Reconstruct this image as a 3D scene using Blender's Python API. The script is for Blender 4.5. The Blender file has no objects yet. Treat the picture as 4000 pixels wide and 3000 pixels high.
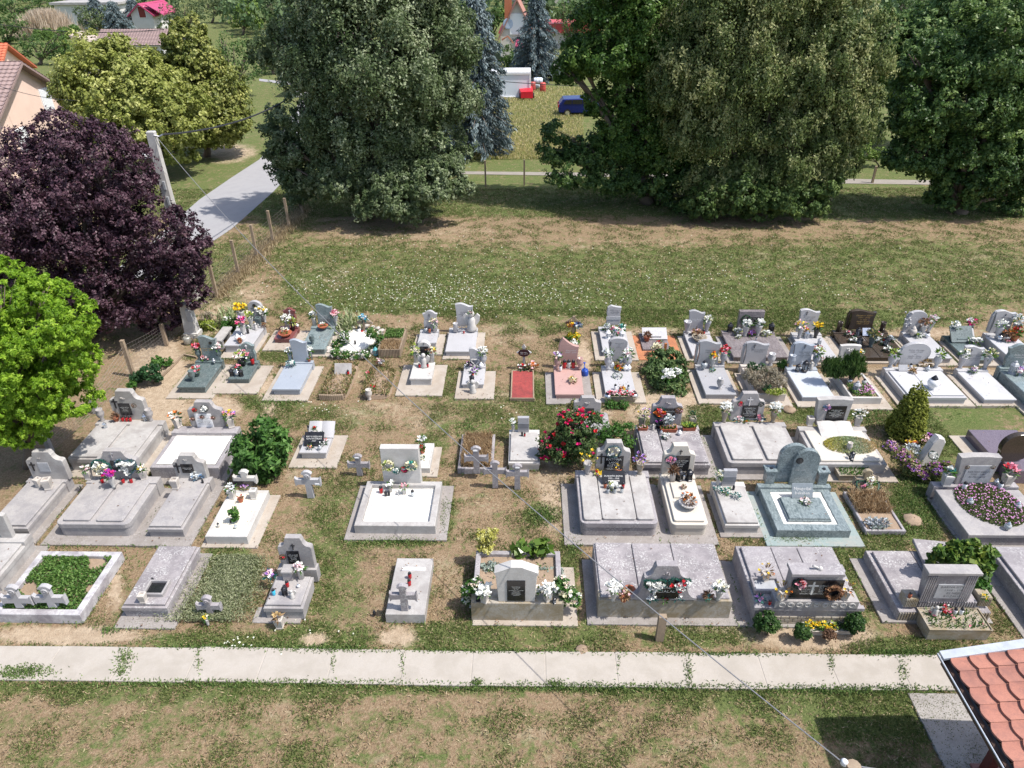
import bpy, math, random
import numpy as np
from mathutils import Vector, Matrix, noise as mnoise
random.seed(7); rng = np.random.default_rng(7)
SC = bpy.context.scene; COL = SC.collection
# ------------------------------------------------------------------ camera
F = 2800.0; H = 13.0; PITCH, YAW, ROLL = 31.7, 1.35, -0.5
def _rx(a): c, s = math.cos(a), math.sin(a); return np.array([[1,0,0],[0,c,-s],[0,s,c]])
def _rz(a): c, s = math.cos(a), math.sin(a); return np.array([[c,-s,0],[s,c,0],[0,0,1]])
CM = _rz(math.radians(YAW)) @ _rx(math.radians(90-PITCH)) @ _rz(math.radians(ROLL))
cd = bpy.data.cameras.new('camera'); cam = bpy.data.objects.new('camera', cd); COL.objects.link(cam)
cd.sensor_width = 36; cd.lens = F/4000*36; cd.clip_end = 5000; cd.clip_start = .1
mw = Matrix.Identity(4)
for i in range(3):
    for j in range(3): mw[i][j] = CM[i, j]
mw[2][3] = H; cam.matrix_world = mw; SC.camera = cam
SC.render.resolution_x = 1024; SC.render.resolution_y = 768
# ------------------------------------------------------------------ light
SUNV = Vector((1.41, -.40, 2.5)).normalized()
W = bpy.data.worlds.new("World"); SC.world = W; W.use_nodes = True
nt = W.node_tree; sky = nt.nodes.new('ShaderNodeTexSky'); sky.sky_type = 'NISHITA'; sky.sun_disc = False
sky.sun_elevation = math.asin(SUNV.z); sky.sun_rotation = math.atan2(SUNV.x, SUNV.y)
sky.air_density = 1.0; sky.dust_density = 2.0
nt.links.new(sky.outputs[0], nt.nodes['Background'].inputs[0]); nt.nodes['Background'].inputs[1].default_value = 0.15
sl = bpy.data.lights.new('sun', 'SUN'); sl.energy = 4.2; sl.angle = math.radians(.53); sl.color = (1, .955, .89)
so = bpy.data.objects.new('sun', sl); COL.objects.link(so); so.rotation_euler = SUNV.to_track_quat('Z', 'Y').to_euler(); so.location = (30, -10, 60)
SC.view_settings.view_transform = 'Standard'; SC.view_settings.look = 'None'; SC.view_settings.exposure = 0.52; SC.view_settings.gamma = 1
# ------------------------------------------------------------------ photo position -> place in the world
def G(u, v, z=0.0):
    d = CM @ np.array([(u-2000)/F, -(v-1500)/F, -1.0]); t = (z-H)/d[2]
    return Vector((d[0]*t, d[1]*t, z))
def onY(u, v, Y):
    d = CM @ np.array([(u-2000)/F, -(v-1500)/F, -1.0]); t = Y/d[1]
    return Vector((d[0]*t, Y, H+d[2]*t))
def proj(X, Y, Z):
    d = CM.T @ np.array([X, Y, Z-H]); return 2000+F*d[0]/-d[2], 1500-F*d[1]/-d[2]
def depth(p): return -(CM.T @ np.array([p[0], p[1], p[2]-H]))[2]
REG = dict(A1=(0,2000,2.212),A2=(900,2000,2.212),A3=(1700,2000,2.212),A4=(2300,2000,2.212),A5=(3100,2000,2.4578),
 B1=(0,1500,2.4578),B2=(800,1500,2.4578),B3=(1600,1500,2.4578),B4=(2200,1500,2.4578),B5=(3100,1500,2.4578),
 C1=(600,1100,2.765),C2=(1200,1100,2.765),C3=(1900,1100,2.765),C4=(2600,1100,2.765),C5=(3200,1100,2.765),
 D1=(0,0,2.212),D2=(1000,0,2.212),D3=(1800,0,2.212),D4=(3000,0,2.212),D5=(0,700,1.0575),D6=(3000,2400,1.27),FF=(0,0,.553))
S = REG['FF']
def reg(n):
    global S; S = REG[n]
def uv(x, y): return S[0]+x/S[2], S[1]+y/S[2]
def g(x, y, z=0.0): u, v = uv(x, y); return G(u, v, z)
def hgt(x, y, yb):                       # height of a point seen at (x,y) whose foot is seen at row yb
    u, v = uv(x, y); vb = S[1]+yb/S[2]; lo, hi = 0.0, 8.0
    for _ in range(40):
        m = (lo+hi)/2; p = G(u, v, m)
        if proj(p.x, p.y, 0)[1] < vb: lo = m
        else: hi = m
    return lo
# ------------------------------------------------------------------ materials
MATS = {}
def nmat(name):
    m = bpy.data.materials.new(name); m.use_nodes = True; t = m.node_tree; b = t.nodes['Principled BSDF']; return m, t, b
def N(t, typ, **kw):
    n = t.nodes.new(typ)
    for k, v in kw.items(): setattr(n, k, v)
    return n
def ramp(t, fac, stops):
    r = N(t, 'ShaderNodeValToRGB'); e = r.color_ramp.elements
    while len(e) < len(stops): e.new(.5)
    for i, (p, c) in enumerate(stops):
        e[i].position = p; e[i].color = (c[0], c[1], c[2], 1) if hasattr(c, '__len__') else (c, c, c, 1)
    t.links.new(fac, r.inputs[0]); return r.outputs[0]
def noi(t, pos, scale, detail=4, rough=.6, dist=0):
    n = N(t, 'ShaderNodeTexNoise'); n.inputs['Scale'].default_value = scale; n.inputs['Detail'].default_value = detail
    n.inputs['Roughness'].default_value = rough; n.inputs['Distortion'].default_value = dist
    t.links.new(pos, n.inputs['Vector']); return n.outputs['Fac']
def mixc(t, fac, a, b, mode='MIX'):
    n = N(t, 'ShaderNodeMix', data_type='RGBA', blend_type=mode)
    for s, x in ((0, fac), (6, a), (7, b)):
        if hasattr(x, 'is_linked') or hasattr(x, 'links'): t.links.new(x, n.inputs[s])
        elif s == 0: n.inputs[0].default_value = x
        else: n.inputs[s].default_value = (x[0], x[1], x[2], 1)
    return n.outputs[2]
def wpos(t): return N(t, 'ShaderNodeNewGeometry').outputs['Position']
def bump(t, b, h, strength=.4, dist=.02):
    n = N(t, 'ShaderNodeBump'); n.inputs['Strength'].default_value = strength; n.inputs['Distance'].default_value = dist
    t.links.new(h, n.inputs['Height']); t.links.new(n.outputs[0], b.inputs['Normal'])
def sc(c, k): return tuple(min(1, x*k) for x in c)
def plain(name, c, rough=.7, metal=0, var=.12, scale=8, trans=0):
    k = ('p', name)
    if k in MATS: return MATS[k]
    m, t, b = nmat(name); p = wpos(t); f = noi(t, p, scale)
    t.links.new(ramp(t, f, [(.3, sc(c, 1-var)), (.7, sc(c, 1+var))]), b.inputs['Base Color'])
    b.inputs['Roughness'].default_value = rough; b.inputs['Metallic'].default_value = metal
    if trans: b.inputs['Transmission Weight'].default_value = trans
    MATS[k] = m; return m
def stone(name, c, stain=.5, stainc=(.16,.15,.15), lichen=0.0, rough=.8, speck=.15, dirt=.0, bumpk=.3):
    """weathered stone: broad staining, fine grain, pale lichen blotches"""
    k = ('s', name)
    if k in MATS: return MATS[k]
    m, t, b = nmat(name); p = wpos(t)
    big = noi(t, p, 1.7, 5, .62, .4); mid = noi(t, p, 9, 4, .65); fine = noi(t, p, 60, 2, .7)
    col = mixc(t, ramp(t, fine, [(.3, 0), (.7, 1)]), sc(c, 1-speck), sc(c, 1+speck))
    fac = ramp(t, big, [(.44, 0), (.63, stain)])
    col = mixc(t, fac, col, stainc)
    col = mixc(t, ramp(t, mid, [(.48, 0), (.64, stain*.7)]), col, sc(stainc, 1.2))
    if lichen:
        v = N(t, 'ShaderNodeTexVoronoi'); v.inputs['Scale'].default_value = 7; t.links.new(p, v.inputs['Vector'])
        v2 = noi(t, p, 24, 3, .7); 
        mm = N(t, 'ShaderNodeMath', operation='MULTIPLY'); t.links.new(ramp(t, v2, [(.52, 0), (.6, 1)]), mm.inputs[0]); t.links.new(ramp(t, noi(t, p, 2.6, 3), [(.42, 0), (.6, 1)]), mm.inputs[1])
        f2 = N(t, 'ShaderNodeMath', operation='MULTIPLY'); t.links.new(mm.outputs[0], f2.inputs[0]); f2.inputs[1].default_value = lichen
        col = mixc(t, f2.outputs[0], col, (.5, .495, .48))
        col = mixc(t, ramp(t, v.outputs['Distance'], [(.03, lichen), (.05, 0)]), col, (.66, .66, .63))
    t.links.new(col, b.inputs['Base Color']); b.inputs['Roughness'].default_value = rough
    if bumpk: bump(t, b, mid, bumpk, .01)
    MATS[k] = m; return m
def granite(name, c, c2, rough=.25, scale=14, wav=0.0):
    k = ('g', name)
    if k in MATS: return MATS[k]
    m, t, b = nmat(name); p = wpos(t)
    mp = N(t, 'ShaderNodeMapping'); mp.inputs['Rotation'].default_value = (.4, .2, .5); mp.inputs['Scale'].default_value = (1, .45 if wav else 1, 1); t.links.new(p, mp.inputs[0])
    f = noi(t, mp.outputs[0], scale, 5, .75, 1.6 if wav else 0)
    col = ramp(t, f, [(.35, c), (.66, c2)])
    col = mixc(t, ramp(t, noi(t, p, 2.2, 3), [(.35, 0), (.8, .25)]), col, sc(c2, 1.25))
    t.links.new(col, b.inputs['Base Color']); b.inputs['Roughness'].default_value = rough
    MATS[k] = m; return m
def leafm(name, c1, c2, c3, tr=.35, rough=.55):
    """leaf colour differs from leaf to leaf (attribute 'tint')"""
    k = ('l', name)
    if k in MATS: return MATS[k]
    m, t, b = nmat(name); a = N(t, 'ShaderNodeAttribute', attribute_name='tint')
    col = ramp(t, a.outputs['Fac'], [(0, c1), (.55, c2), (1, c3)])
    t.links.new(col, b.inputs['Base Color']); b.inputs['Roughness'].default_value = rough; b.inputs['Specular IOR Level'].default_value = .35
    ts = N(t, 'ShaderNodeBsdfTranslucent'); t.links.new(mixc(t, .5, col, col), ts.inputs[0])
    mx = N(t, 'ShaderNodeMixShader'); mx.inputs[0].default_value = tr
    t.links.new(b.outputs[0], mx.inputs[1]); t.links.new(ts.outputs[0], mx.inputs[2]); t.links.new(mx.outputs[0], t.nodes['Material Output'].inputs[0])
    MATS[k] = m; return m
# ------------------------------------------------------------------ mesh building
class MB:
    def __init__(s): s.v = []; s.f = []; s.m = []; s.xf = None
    def add(s, vs, fs, mi=0):
        o = len(s.v); vs = [Vector(v) for v in vs]
        if s.xf is not None: vs = [s.xf @ v for v in vs]
        s.v += vs; s.f += [tuple(i+o for i in f) for f in fs]; s.m += [mi]*len(fs)
    def box(s, c, d, rz=0, mi=0, bev=.008):
        x, y, z = d[0]/2, d[1]/2, d[2]/2; b = min(bev, x*.4, y*.4, z*.4)
        R = Matrix.Rotation(rz, 3, 'Z'); vs = []
        for zz, i in ((-z, 0), (z-b, 0), (z, b)):
            for sx, sy in ((-1,-1),(1,-1),(1,1),(-1,1)):
                vs.append(Vector(c)+R@Vector((sx*(x-i), sy*(y-i), zz)))
        fs = [(3,2,1,0)]
        for r in (0, 4):
            for k in range(4): a = r+k; bb = r+(k+1) % 4; fs.append((a, bb, bb+4, a+4))
        fs.append((8,9,10,11)); s.add(vs, fs, mi)
    def stack(s, cx, cy, w, l, r, levels, rz=0, mi=0, seg=5):
        """rounded rectangle in plan, ring per (z, inset)"""
        rings = []; fs = []; R = Matrix.Rotation(rz, 3, 'Z'); vs = []
        n = 4*(seg+1) if r > 0 else 4
        for z, ins in levels:
            hw, hl = w/2-ins, l/2-ins; rr = max(0.001, r-ins) if r > 0 else 0
            if r > 0:
                for (sx, sy, a0) in ((1,1,0),(-1,1,90),(-1,-1,180),(1,-1,270)):
                    for k in range(seg+1):
                        a = math.radians(a0+90*k/seg)
                        vs.append(Vector((cx, cy, z))+R@Vector((sx*(hw-rr)+rr*math.cos(a), sy*(hl-rr)+rr*math.sin(a), 0)))
            else:
                for sx, sy in ((1,1),(-1,1),(-1,-1),(1,-1)): vs.append(Vector((cx, cy, z))+R@Vector((sx*hw, sy*hl, 0)))
        for q in range(len(levels)-1):
            for k in range(n): fs.append((q*n+k, q*n+(k+1) % n, (q+1)*n+(k+1) % n, (q+1)*n+k))
        fs.append(tuple(range(n-1, -1, -1))); fs.append(tuple((len(levels)-1)*n+k for k in range(n)))
        s.add(vs, fs, mi)
    def frame(s, cx, cy, w, l, k, z0, z1, rz=0, mi=0, bev=.012):
        R = Matrix.Rotation(rz, 3, 'Z'); vs = []; fs = []
        for hw, hl, z in ((w/2, l/2, z0), (w/2, l/2, z1-bev), (w/2-bev, l/2-bev, z1), (w/2-k+bev, l/2-k+bev, z1), (w/2-k, l/2-k, z1-bev), (w/2-k, l/2-k, z0)):
            for sx, sy in ((1,1),(-1,1),(-1,-1),(1,-1)): vs.append(Vector((cx, cy, z))+R@Vector((sx*hw, sy*hl, 0)))
        for q in range(5):
            for j in range(4): fs.append((q*4+j, q*4+(j+1) % 4, q*4+4+(j+1) % 4, q*4+4+j))
        s.add(vs, fs, mi)
    def prism(s, pts, y0, y1, mi=0, bev=.012):
        """outline in x,z; front face at y0, back at y1; small chamfer in front"""
        n = len(pts); cx = sum(p[0] for p in pts)/n; cz = sum(p[1] for p in pts)/n
        ww = max(abs(p[0]-cx) for p in pts)+1e-6; hh = max(abs(p[1]-cz) for p in pts)+1e-6
        kx, kz = max(0, 1-bev/ww), max(0, 1-bev/hh); vs = []
        for p in pts: vs.append((cx+(p[0]-cx)*kx, y0, cz+(p[1]-cz)*kz))
        for p in pts: vs.append((p[0], y0+bev, p[1]))
        for p in pts: vs.append((p[0], y1, p[1]))
        fs = [tuple(range(n-1, -1, -1)), tuple(range(2*n, 3*n))]
        for q in (0, 1):
            for k in range(n): fs.append((q*n+k, q*n+(k+1) % n, q*n+n+(k+1) % n, q*n+n+k))
        s.add(vs, fs, mi)
    def tube(s, pts, rad, n=8, mi=0):
        pts = [Vector(p) for p in pts]; vs = []; fs = []
        if not hasattr(rad, '__len__'): rad = [rad]*len(pts)
        for i, p in enumerate(pts):
            d = (pts[min(i+1, len(pts)-1)]-pts[max(i-1, 0)]).normalized()
            a = d.orthogonal().normalized() if i == 0 else (a-d*a.dot(d)).normalized()
            b = d.cross(a)
            for k in range(n):
                t = 2*math.pi*k/n; vs.append(p+(a*math.cos(t)+b*math.sin(t))*rad[i])
        for i in range(len(pts)-1):
            for k in range(n): fs.append((i*n+k, i*n+(k+1) % n, (i+1)*n+(k+1) % n, (i+1)*n+k))
        fs.append(tuple(range(n-1, -1, -1))); fs.append(tuple((len(pts)-1)*n+k for k in range(n)))
        s.add(vs, fs, mi)
    def lathe(s, c, prof, n=12, mi=0):
        vs = []; fs = []
        for r, z in prof:
            for k in range(n): t = 2*math.pi*k/n; vs.append((c[0]+r*math.cos(t), c[1]+r*math.sin(t), c[2]+z))
        for i in range(len(prof)-1):
            for k in range(n): fs.append((i*n+k, i*n+(k+1) % n, (i+1)*n+(k+1) % n, (i+1)*n+k))
        fs.append(tuple(range(n-1, -1, -1))); fs.append(tuple((len(prof)-1)*n+k for k in range(n)))
        s.add(vs, fs, mi)
    def blob(s, c, r, mi=0, jit=.25, sq=1.0):
        """rough little ball: a bloom or a pebble"""
        rings = ((0, 1), (60, .5), (120, -.5), (180, -1)); vs = []; fs = []
        vs.append((c[0], c[1], c[2]+r*sq))
        for zz, off in ((.45, 0), (-.45, 36)):
            for k in range(5):
                a = math.radians(72*k+off); q = r*random.uniform(1-jit, 1+jit)
                vs.append((c[0]+q*.89*math.cos(a), c[1]+q*.89*math.sin(a), c[2]+zz*q*sq))
        vs.append((c[0], c[1], c[2]-r*sq))
        for k in range(5):
            j = (k+1) % 5; fs += [(0, 1+k, 1+j), (1+k, 6+k, 1+j), (1+j, 6+k, 6+j), (11, 6+j, 6+k)]
        s.add(vs, fs, mi)
    def bloom(s, c, r, mi=0, n=7):
        c = Vector(c)
        for k in range(n):
            a = 6.283*k/n+random.random(); t = random.uniform(.1, .9); d = Vector((math.cos(a)*(1-t*.5), math.sin(a)*(1-t*.5)-.25, t)).normalized()*r*random.uniform(.8, 1.3); u = d.cross(Vector((random.gauss(0,1), random.gauss(0,1), random.gauss(0,1)))).normalized()*r*.42
            s.add([c-d*.15, c+d*.6+u, c+d, c+d*.6-u], [(0,1,2,3)], mi)
    def leaf(s, c, d, L, wd, mi=0):
        d = Vector(d).normalized(); u = d.cross(Vector((random.gauss(0,1), random.gauss(0,1), random.gauss(0,1)))).normalized()
        c = Vector(c); nn = d.cross(u)
        s.add([c, c+d*L*.5+u*wd*.5+nn*L*.06, c+d*L, c+d*L*.5-u*wd*.5+nn*L*.06], [(0,1,2,3)], mi)
    def build(s, name, mats, parent=None, smooth=False, tint=False):
        me = bpy.data.meshes.new(name); off = Vector((0,0,0))
        if parent is not None and parent.get('_o') is not None: off = Vector(parent['_o'])
        me.from_pydata([tuple(v-off) for v in s.v], [], s.f)
        if not isinstance(mats, (list, tuple)): mats = [mats]
        for m in mats: me.materials.append(m)
        me.polygons.foreach_set('material_index', s.m)
        if smooth: me.polygons.foreach_set('use_smooth', [True]*len(s.f))
        if tint:
            at = me.attributes.new('tint', 'FLOAT', 'FACE'); at.data.foreach_set('value', [random.random() for _ in s.f])
        o = bpy.data.objects.new(name, me); COL.objects.link(o)
        if parent is not None: o.parent = parent
        o['_o'] = tuple(off); return o
def tag(o, label=None, cat=None, group=None, kind=None):
    if label: o['label'] = label
    if cat: o['category'] = cat
    if group: o['group'] = group
    if kind: o['kind'] = kind
    return o
def empty(name, loc, label=None, cat=None, group=None):
    o = bpy.data.objects.new(name, None); COL.objects.link(o); o.location = loc; o.empty_display_size = .2; o['_o'] = tuple(loc)
    return tag(o, label, cat, group)
def copy_tree(o, parent=None):
    c = o.copy(); COL.objects.link(c)
    if parent is not None: c.parent = parent
    for ch in list(o.children): copy_tree(ch, c)
    return c
def np_leaves(name, P, D, Nn, L, Wd, mat, parent=None, tint=None):
    """many leaf-sized rhombs: P centres, D along, Nn normal"""
    D = D/np.linalg.norm(D, axis=1, keepdims=True); U = np.cross(D, Nn); U /= (np.linalg.norm(U, axis=1, keepdims=True)+1e-9)
    L = np.asarray(L).reshape(-1, 1)*np.ones((len(P), 1)); Wd = np.asarray(Wd).reshape(-1, 1)*np.ones((len(P), 1)); C = np.cross(D, U)
    V = np.stack([P-D*L*.5, P+U*Wd*.5+C*L*.08, P+D*L*.5, P-U*Wd*.5+C*L*.08], 1).reshape(-1, 3)
    off = np.zeros(3)
    if parent is not None and parent.get('_o') is not None: off = np.array(tuple(parent['_o']))
    V = V-off; n = len(P); me = bpy.data.meshes.new(name); me.vertices.add(4*n); me.vertices.foreach_set('co', V.astype(np.float32).ravel())
    me.loops.add(4*n); me.loops.foreach_set('vertex_index', np.arange(4*n, dtype=np.int32)); me.polygons.add(n)
    me.polygons.foreach_set('loop_start', np.arange(0, 4*n, 4, dtype=np.int32)); me.materials.append(mat); me.update()
    at = me.attributes.new('tint', 'FLOAT', 'FACE'); at.data.foreach_set('value', (rng.random(n) if tint is None else tint).astype(np.float32))
    me.update(); me.validate()
    o = bpy.data.objects.new(name, me); COL.objects.link(o)
    if parent is not None: o.parent = parent
    o['_o'] = tuple(off); return o
def rdir(n):
    d = rng.normal(size=(n, 3)); return d/np.linalg.norm(d, axis=1, keepdims=True)
# ------------------------------------------------------------------ palette
conc   = stone('old_concrete', (.335,.315,.305), .65, (.20,.19,.20), .25)
concd  = stone('dark_concrete', (.30,.28,.29), .6, (.17,.155,.165), .6)
concl  = stone('lichen_concrete', (.30,.275,.28), .65, (.15,.135,.145), 1.0)
concw  = stone('white_terrazzo', (.39,.375,.36), .65, (.235,.215,.205), .1)
whites = stone('white_stone', (.50,.485,.465), .55, (.34,.32,.30), 0, .6)
cream  = stone('cream_terrazzo', (.52,.485,.42), .4, (.45,.40,.36), 0, .6)
apr    = stone('apron_concrete', (.38,.335,.285), .5, (.26,.21,.165), .0)
aprd   = stone('grey_apron_concrete', (.27,.245,.23), .5, (.17,.15,.135), .3)
ochre  = stone('mossy_concrete', (.33,.295,.245), .75, (.20,.15,.075), .3)
limed  = stone('flaking_limewash', (.46,.45,.46), .8, (.20,.18,.2), .3)
gravelw= stone('white_gravel', (.72,.70,.66), .2, (.55,.50,.43), 0, .9, .25, 0, .8)
gravelc= stone('cream_gravel', (.70,.65,.54), .2, (.55,.46,.33), 0, .9, .25, 0, .8)
soil   = stone('dry_soil', (.30,.22,.155), .4, (.17,.125,.085), 0, .95, .3, 0, .8)
orangem= stone('orange_bark', (.42,.17,.08), .5, (.22,.09,.05), 0, .95, .5, 0, 1)
redm   = stone('red_bark', (.30,.05,.045), .6, (.13,.03,.03), 0, .9, .5, 0, 1)
fiber  = stone('grey_stele', (.38,.375,.385), .35, (.28,.27,.28), 0)
ggrey  = granite('grey_granite', (.27,.27,.285), (.38,.38,.395), .3, 60)
gwhite = granite('pale_granite', (.345,.34,.35), (.455,.45,.46), .3, 60)
gblue  = granite('blue_grey_granite', (.25,.28,.325), (.36,.39,.435), .3, 60)
gdark  = granite('dark_green_granite', (.045,.065,.068), (.16,.20,.20), .16, 16, 1)
gdark2 = granite('grey_green_granite', (.09,.12,.125), (.26,.31,.31), .16, 13, 1)
gmarb  = granite('green_marble', (.07,.095,.10), (.27,.315,.32), .22, 11, 1)
gred   = granite('red_granite', (.10,.03,.03), (.24,.09,.085), .14, 50)
gbrown = granite('brown_grey_granite', (.11,.095,.10), (.26,.23,.235), .16, 9, 1)
gblack = granite('black_brown_granite', (.030,.022,.017), (.075,.058,.045), .1, 40)
gpurp  = granite('purple_granite', (.085,.065,.085), (.19,.155,.185), .12, 40)
gpink  = granite('pink_granite', (.36,.22,.195), (.47,.31,.28), .4, 60)
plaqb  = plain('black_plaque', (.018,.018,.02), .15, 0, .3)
plaqw  = plain('white_plaque', (.75,.75,.76), .35, 0, .05)
plaqg  = plain('grey_plaque', (.36,.37,.39), .4, 0, .15, 5)
txtw   = plain('pale_lettering', (.62,.62,.6), .5, 0, .05); txtd = plain('dark_lettering', (.10,.10,.11), .5, 0, .1)
txtg   = plain('gold_lettering', (.55,.36,.12), .35, .4, .05)
iron   = plain('dark_iron', (.035,.035,.04), .35, .5); chrome = plain('polished_metal', (.62,.63,.65), .18, .8, .05)
glassc = plain('clear_glass', (.62,.66,.68), .1, 0, .05, 8, .5); glassr = plain('red_glass', (.42,.01,.015), .12, 0, .1, 8, .2)
wood   = stone('weathered_wood', (.30,.23,.16), .5, (.15,.11,.08), 0, .85)
woodo  = plain('orange_wood', (.40,.13,.04), .6); woodd = plain('dark_brown_wood', (.06,.03,.02), .6)
terra  = plain('terracotta', (.36,.10,.05), .7); potg = stone('vase_stone', (.50,.46,.42), .4, (.28,.25,.22), 0)
CC = dict(white=(.80,.80,.76), cream=(.72,.68,.48), yellow=(.78,.56,.03), orange=(.72,.22,.03), red=(.55,.02,.03), pink=(.75,.28,.36), pale=(.74,.52,.54),
 magenta=(.60,.015,.17), violet=(.45,.25,.60), purple=(.38,.05,.38), blue=(.14,.26,.42), teal=(.04,.30,.26), black=(.02,.02,.022), dark=(.05,.06,.07), brown=(.22,.11,.06), silver=(.55,.58,.60),
 green=(.07,.17,.03), dgreen=(.02,.08,.045), lime=(.28,.36,.05), sage=(.32,.38,.33), grey=(.35,.35,.36), lblue=(.08,.42,.62), navy=(.02,.06,.22), straw=(.48,.34,.16), dry=(.30,.17,.09), gold=(.5,.33,.1), lav=(.42,.38,.30))
def cm(n, rough=.6): return plain('petal_'+n, CC[n], rough, 0, .18, 25)
LF = dict(green=leafm('leaf_green', (.03,.09,.015), (.06,.16,.025), (.13,.25,.05)), dgreen=leafm('leaf_dark', (.012,.045,.015), (.025,.08,.025), (.05,.13,.04)),
 lime=leafm('leaf_lime', (.12,.20,.02), (.32,.40,.06), (.60,.60,.22)), sage=leafm('leaf_sage', (.14,.19,.15), (.30,.36,.31), (.48,.54,.50)),
 dry=leafm('leaf_dry', (.14,.08,.04), (.28,.18,.09), (.45,.32,.18)), grassy=leafm('leaf_grassy', (.05,.11,.02), (.11,.20,.04), (.22,.30,.08)),
 brown=leafm('leaf_brown', (.09,.05,.03), (.18,.10,.06), (.30,.19,.12)), teal=leafm('leaf_teal', (.01,.06,.06), (.02,.13,.12), (.05,.25,.2)),
 black=leafm('leaf_black', (.01,.015,.02), (.025,.035,.045), (.05,.08,.09)), mix=leafm('leaf_mixed', (.05,.10,.02), (.17,.19,.06), (.38,.30,.14)), bluen=leafm('leaf_blue', (.03,.07,.12), (.10,.18,.25), (.3,.38,.42)))
# ------------------------------------------------------------------ headstone outlines (unit width and height)
def profile(n):
    P = []
    if n == 'rect': P = [(-.5,0),(-.5,1),(.5,1),(.5,0)]
    elif n == 'baroque':
        L = [(-.5,0),(-.5,.66),(-.47,.70),(-.43,.71)]
        for k in range(7): a = math.radians(90*k/6); L.append((-.43+.17*math.sin(a)*1.0, .71+.20*(1-math.cos(a))))
        L += [(-.245,.93),(-.22,1.0)]; P = L+[(-x, z) for x, z in reversed(L)]
    elif n == 'wide':
        L = [(-.5,0),(-.5,.05)]
        for k in range(7): a = math.radians(90*k/6); L.append((-.5+.17*math.sin(a), .05+.45*(1-math.cos(a))))
        L += [(-.31,.66)]
        for k in range(5): a = math.radians(90*k/4); L.append((-.31+.13*math.sin(a), .66+.25*(1-math.cos(a))))
        L += [(-.15,1.0)]; P = L+[(-x, z) for x, z in reversed(L)]
    elif n in ('wave', 'waver'):
        s = 1; L = []
        for k in range(9): z = .86*k/8; L.append((-.5+.05*math.sin(math.pi*z*1.1), z))
        for k in range(11): t = k/10; L.append((-.5+t, .925+.075*math.cos(math.pi*(t-.27)*1.45)+(.035*(t-.8)/.2 if t > .8 else 0)))
        for k in range(9): z = .84*(1-k/8); L.append((.5-.05*math.sin(math.pi*z*1.1), z))
        P = [(s*x, z) for x, z in L]
        if s < 0: P.reverse()
    elif n == 'arch':
        P = [(-.5,0),(-.5,.7)]+[(-.5*math.cos(math.radians(180*k/14)), .7+.3*math.sin(math.radians(180*k/14))) for k in range(1, 14)]+[(.5,.7),(.5,0)]
    elif n == 'crown':
        P = [(-.42,0),(-.47,.4),(-.40,.6),(-.5,.84)]+[(-.36+.72*k/10, .86+.14*math.sin(math.pi*k/10)) for k in range(11)]+[(.5,.84),(.40,.6),(.47,.4),(.42,0)]
    elif n == 'oval':
        P = [(-.42,0),(-.44,.12)]+[(-.5*math.cos(math.radians(-25+230*k/22)), .52+.48*math.sin(math.radians(-25+230*k/22))) for k in range(23)]+[(.30,.1),(.1,.0)]
    elif n == 'bulb':
        L = []
        for k in range(9): z = k/8*.75; L.append((-.36-.14*math.sin(math.pi*.5*z/.75)+.05*math.sin(math.pi*z/.75), z))
        L += [(-.5*math.cos(math.radians(90*k/6)), .8+.2*math.sin(math.radians(90*k/6))) for k in range(7)]; P = L+[(-x, z) for x, z in reversed(L)]
    elif n == 'gable': P = [(-.42,0),(-.47,.76),(-.5,.78),(-.5,.84),(-.12,1),(.12,1),(.5,.84),(.5,.78),(.47,.76),(.42,0)]
    elif n == 'concave':
        P = [(-.46,0),(-.5,.55),(-.44,.8),(-.30,1.0)]+[(-.30+.8*k/8, 1.0-.36*math.sin(math.pi*.5*k/8)) for k in range(1, 9)]+[(.42,0)]
    elif n == 'flare': P = [(-.40,0),(-.5,.97),(-.42,.97),(-.2,1),(.2,1),(.42,.97),(.5,.97),(.44,0)]
    elif n == 'rough': P = [(-.5,0),(-.45,.3),(-.2,.8),(.0,1),(.35,.97),(.5,.85),(.44,.3),(.4,0)]
    elif n == 'shell':
        P = [(-.5,0),(-.38,.3),(-.48,.6),(-.42,.9),(-.2,1)]+[(-.2+.7*k/8, 1-.09*(k/8)**2-.04*math.sin(math.pi*k/8)) for k in range(1, 9)]+[(.44,.55),(.5,.25),(.42,0)]
    return P
_TX = {}
def lettering(lines, w, h, mat, parent, at, name='inscription', italic=False):
    """raised or painted lettering, centred on `at` (front of the plate), real width and height"""
    cu = bpy.data.curves.new(name, 'FONT'); cu.body = '\n'.join(lines); cu.align_x = 'CENTER'; cu.align_y = 'CENTER'; cu.size = 1; cu.space_line = 1.05; cu.resolution_u = 1
    if italic: cu.shear = .3
    o = bpy.data.objects.new(name, cu); COL.objects.link(o); dg = bpy.context.evaluated_depsgraph_get(); me = bpy.data.meshes.new_from_object(o.evaluated_get(dg))
    bpy.data.objects.remove(o); bpy.data.curves.remove(cu)
    xs = [v.co.x for v in me.vertices]; ys = [v.co.y for v in me.vertices]
    if not xs: return None
    ax, bx, ay, by = min(xs), max(xs), min(ys), max(ys); k = min(w/(bx-ax), h/(by-ay))*.95; off = Vector(parent['_o']); kx = min(w*.95/(bx-ax), k*1.3)
    for v in me.vertices: v.co = Vector(((v.co.x-(ax+bx)/2)*kx, 0, (v.co.y-(ay+by)/2)*k))+Vector(at)-off
    me.materials.clear(); me.materials.append(mat); ob = bpy.data.objects.new(name, me); COL.objects.link(ob); ob.parent = parent; ob['_o'] = tuple(off); return ob
NAP = [0]; FOOT = []
class T: pass
CUR = T()
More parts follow.
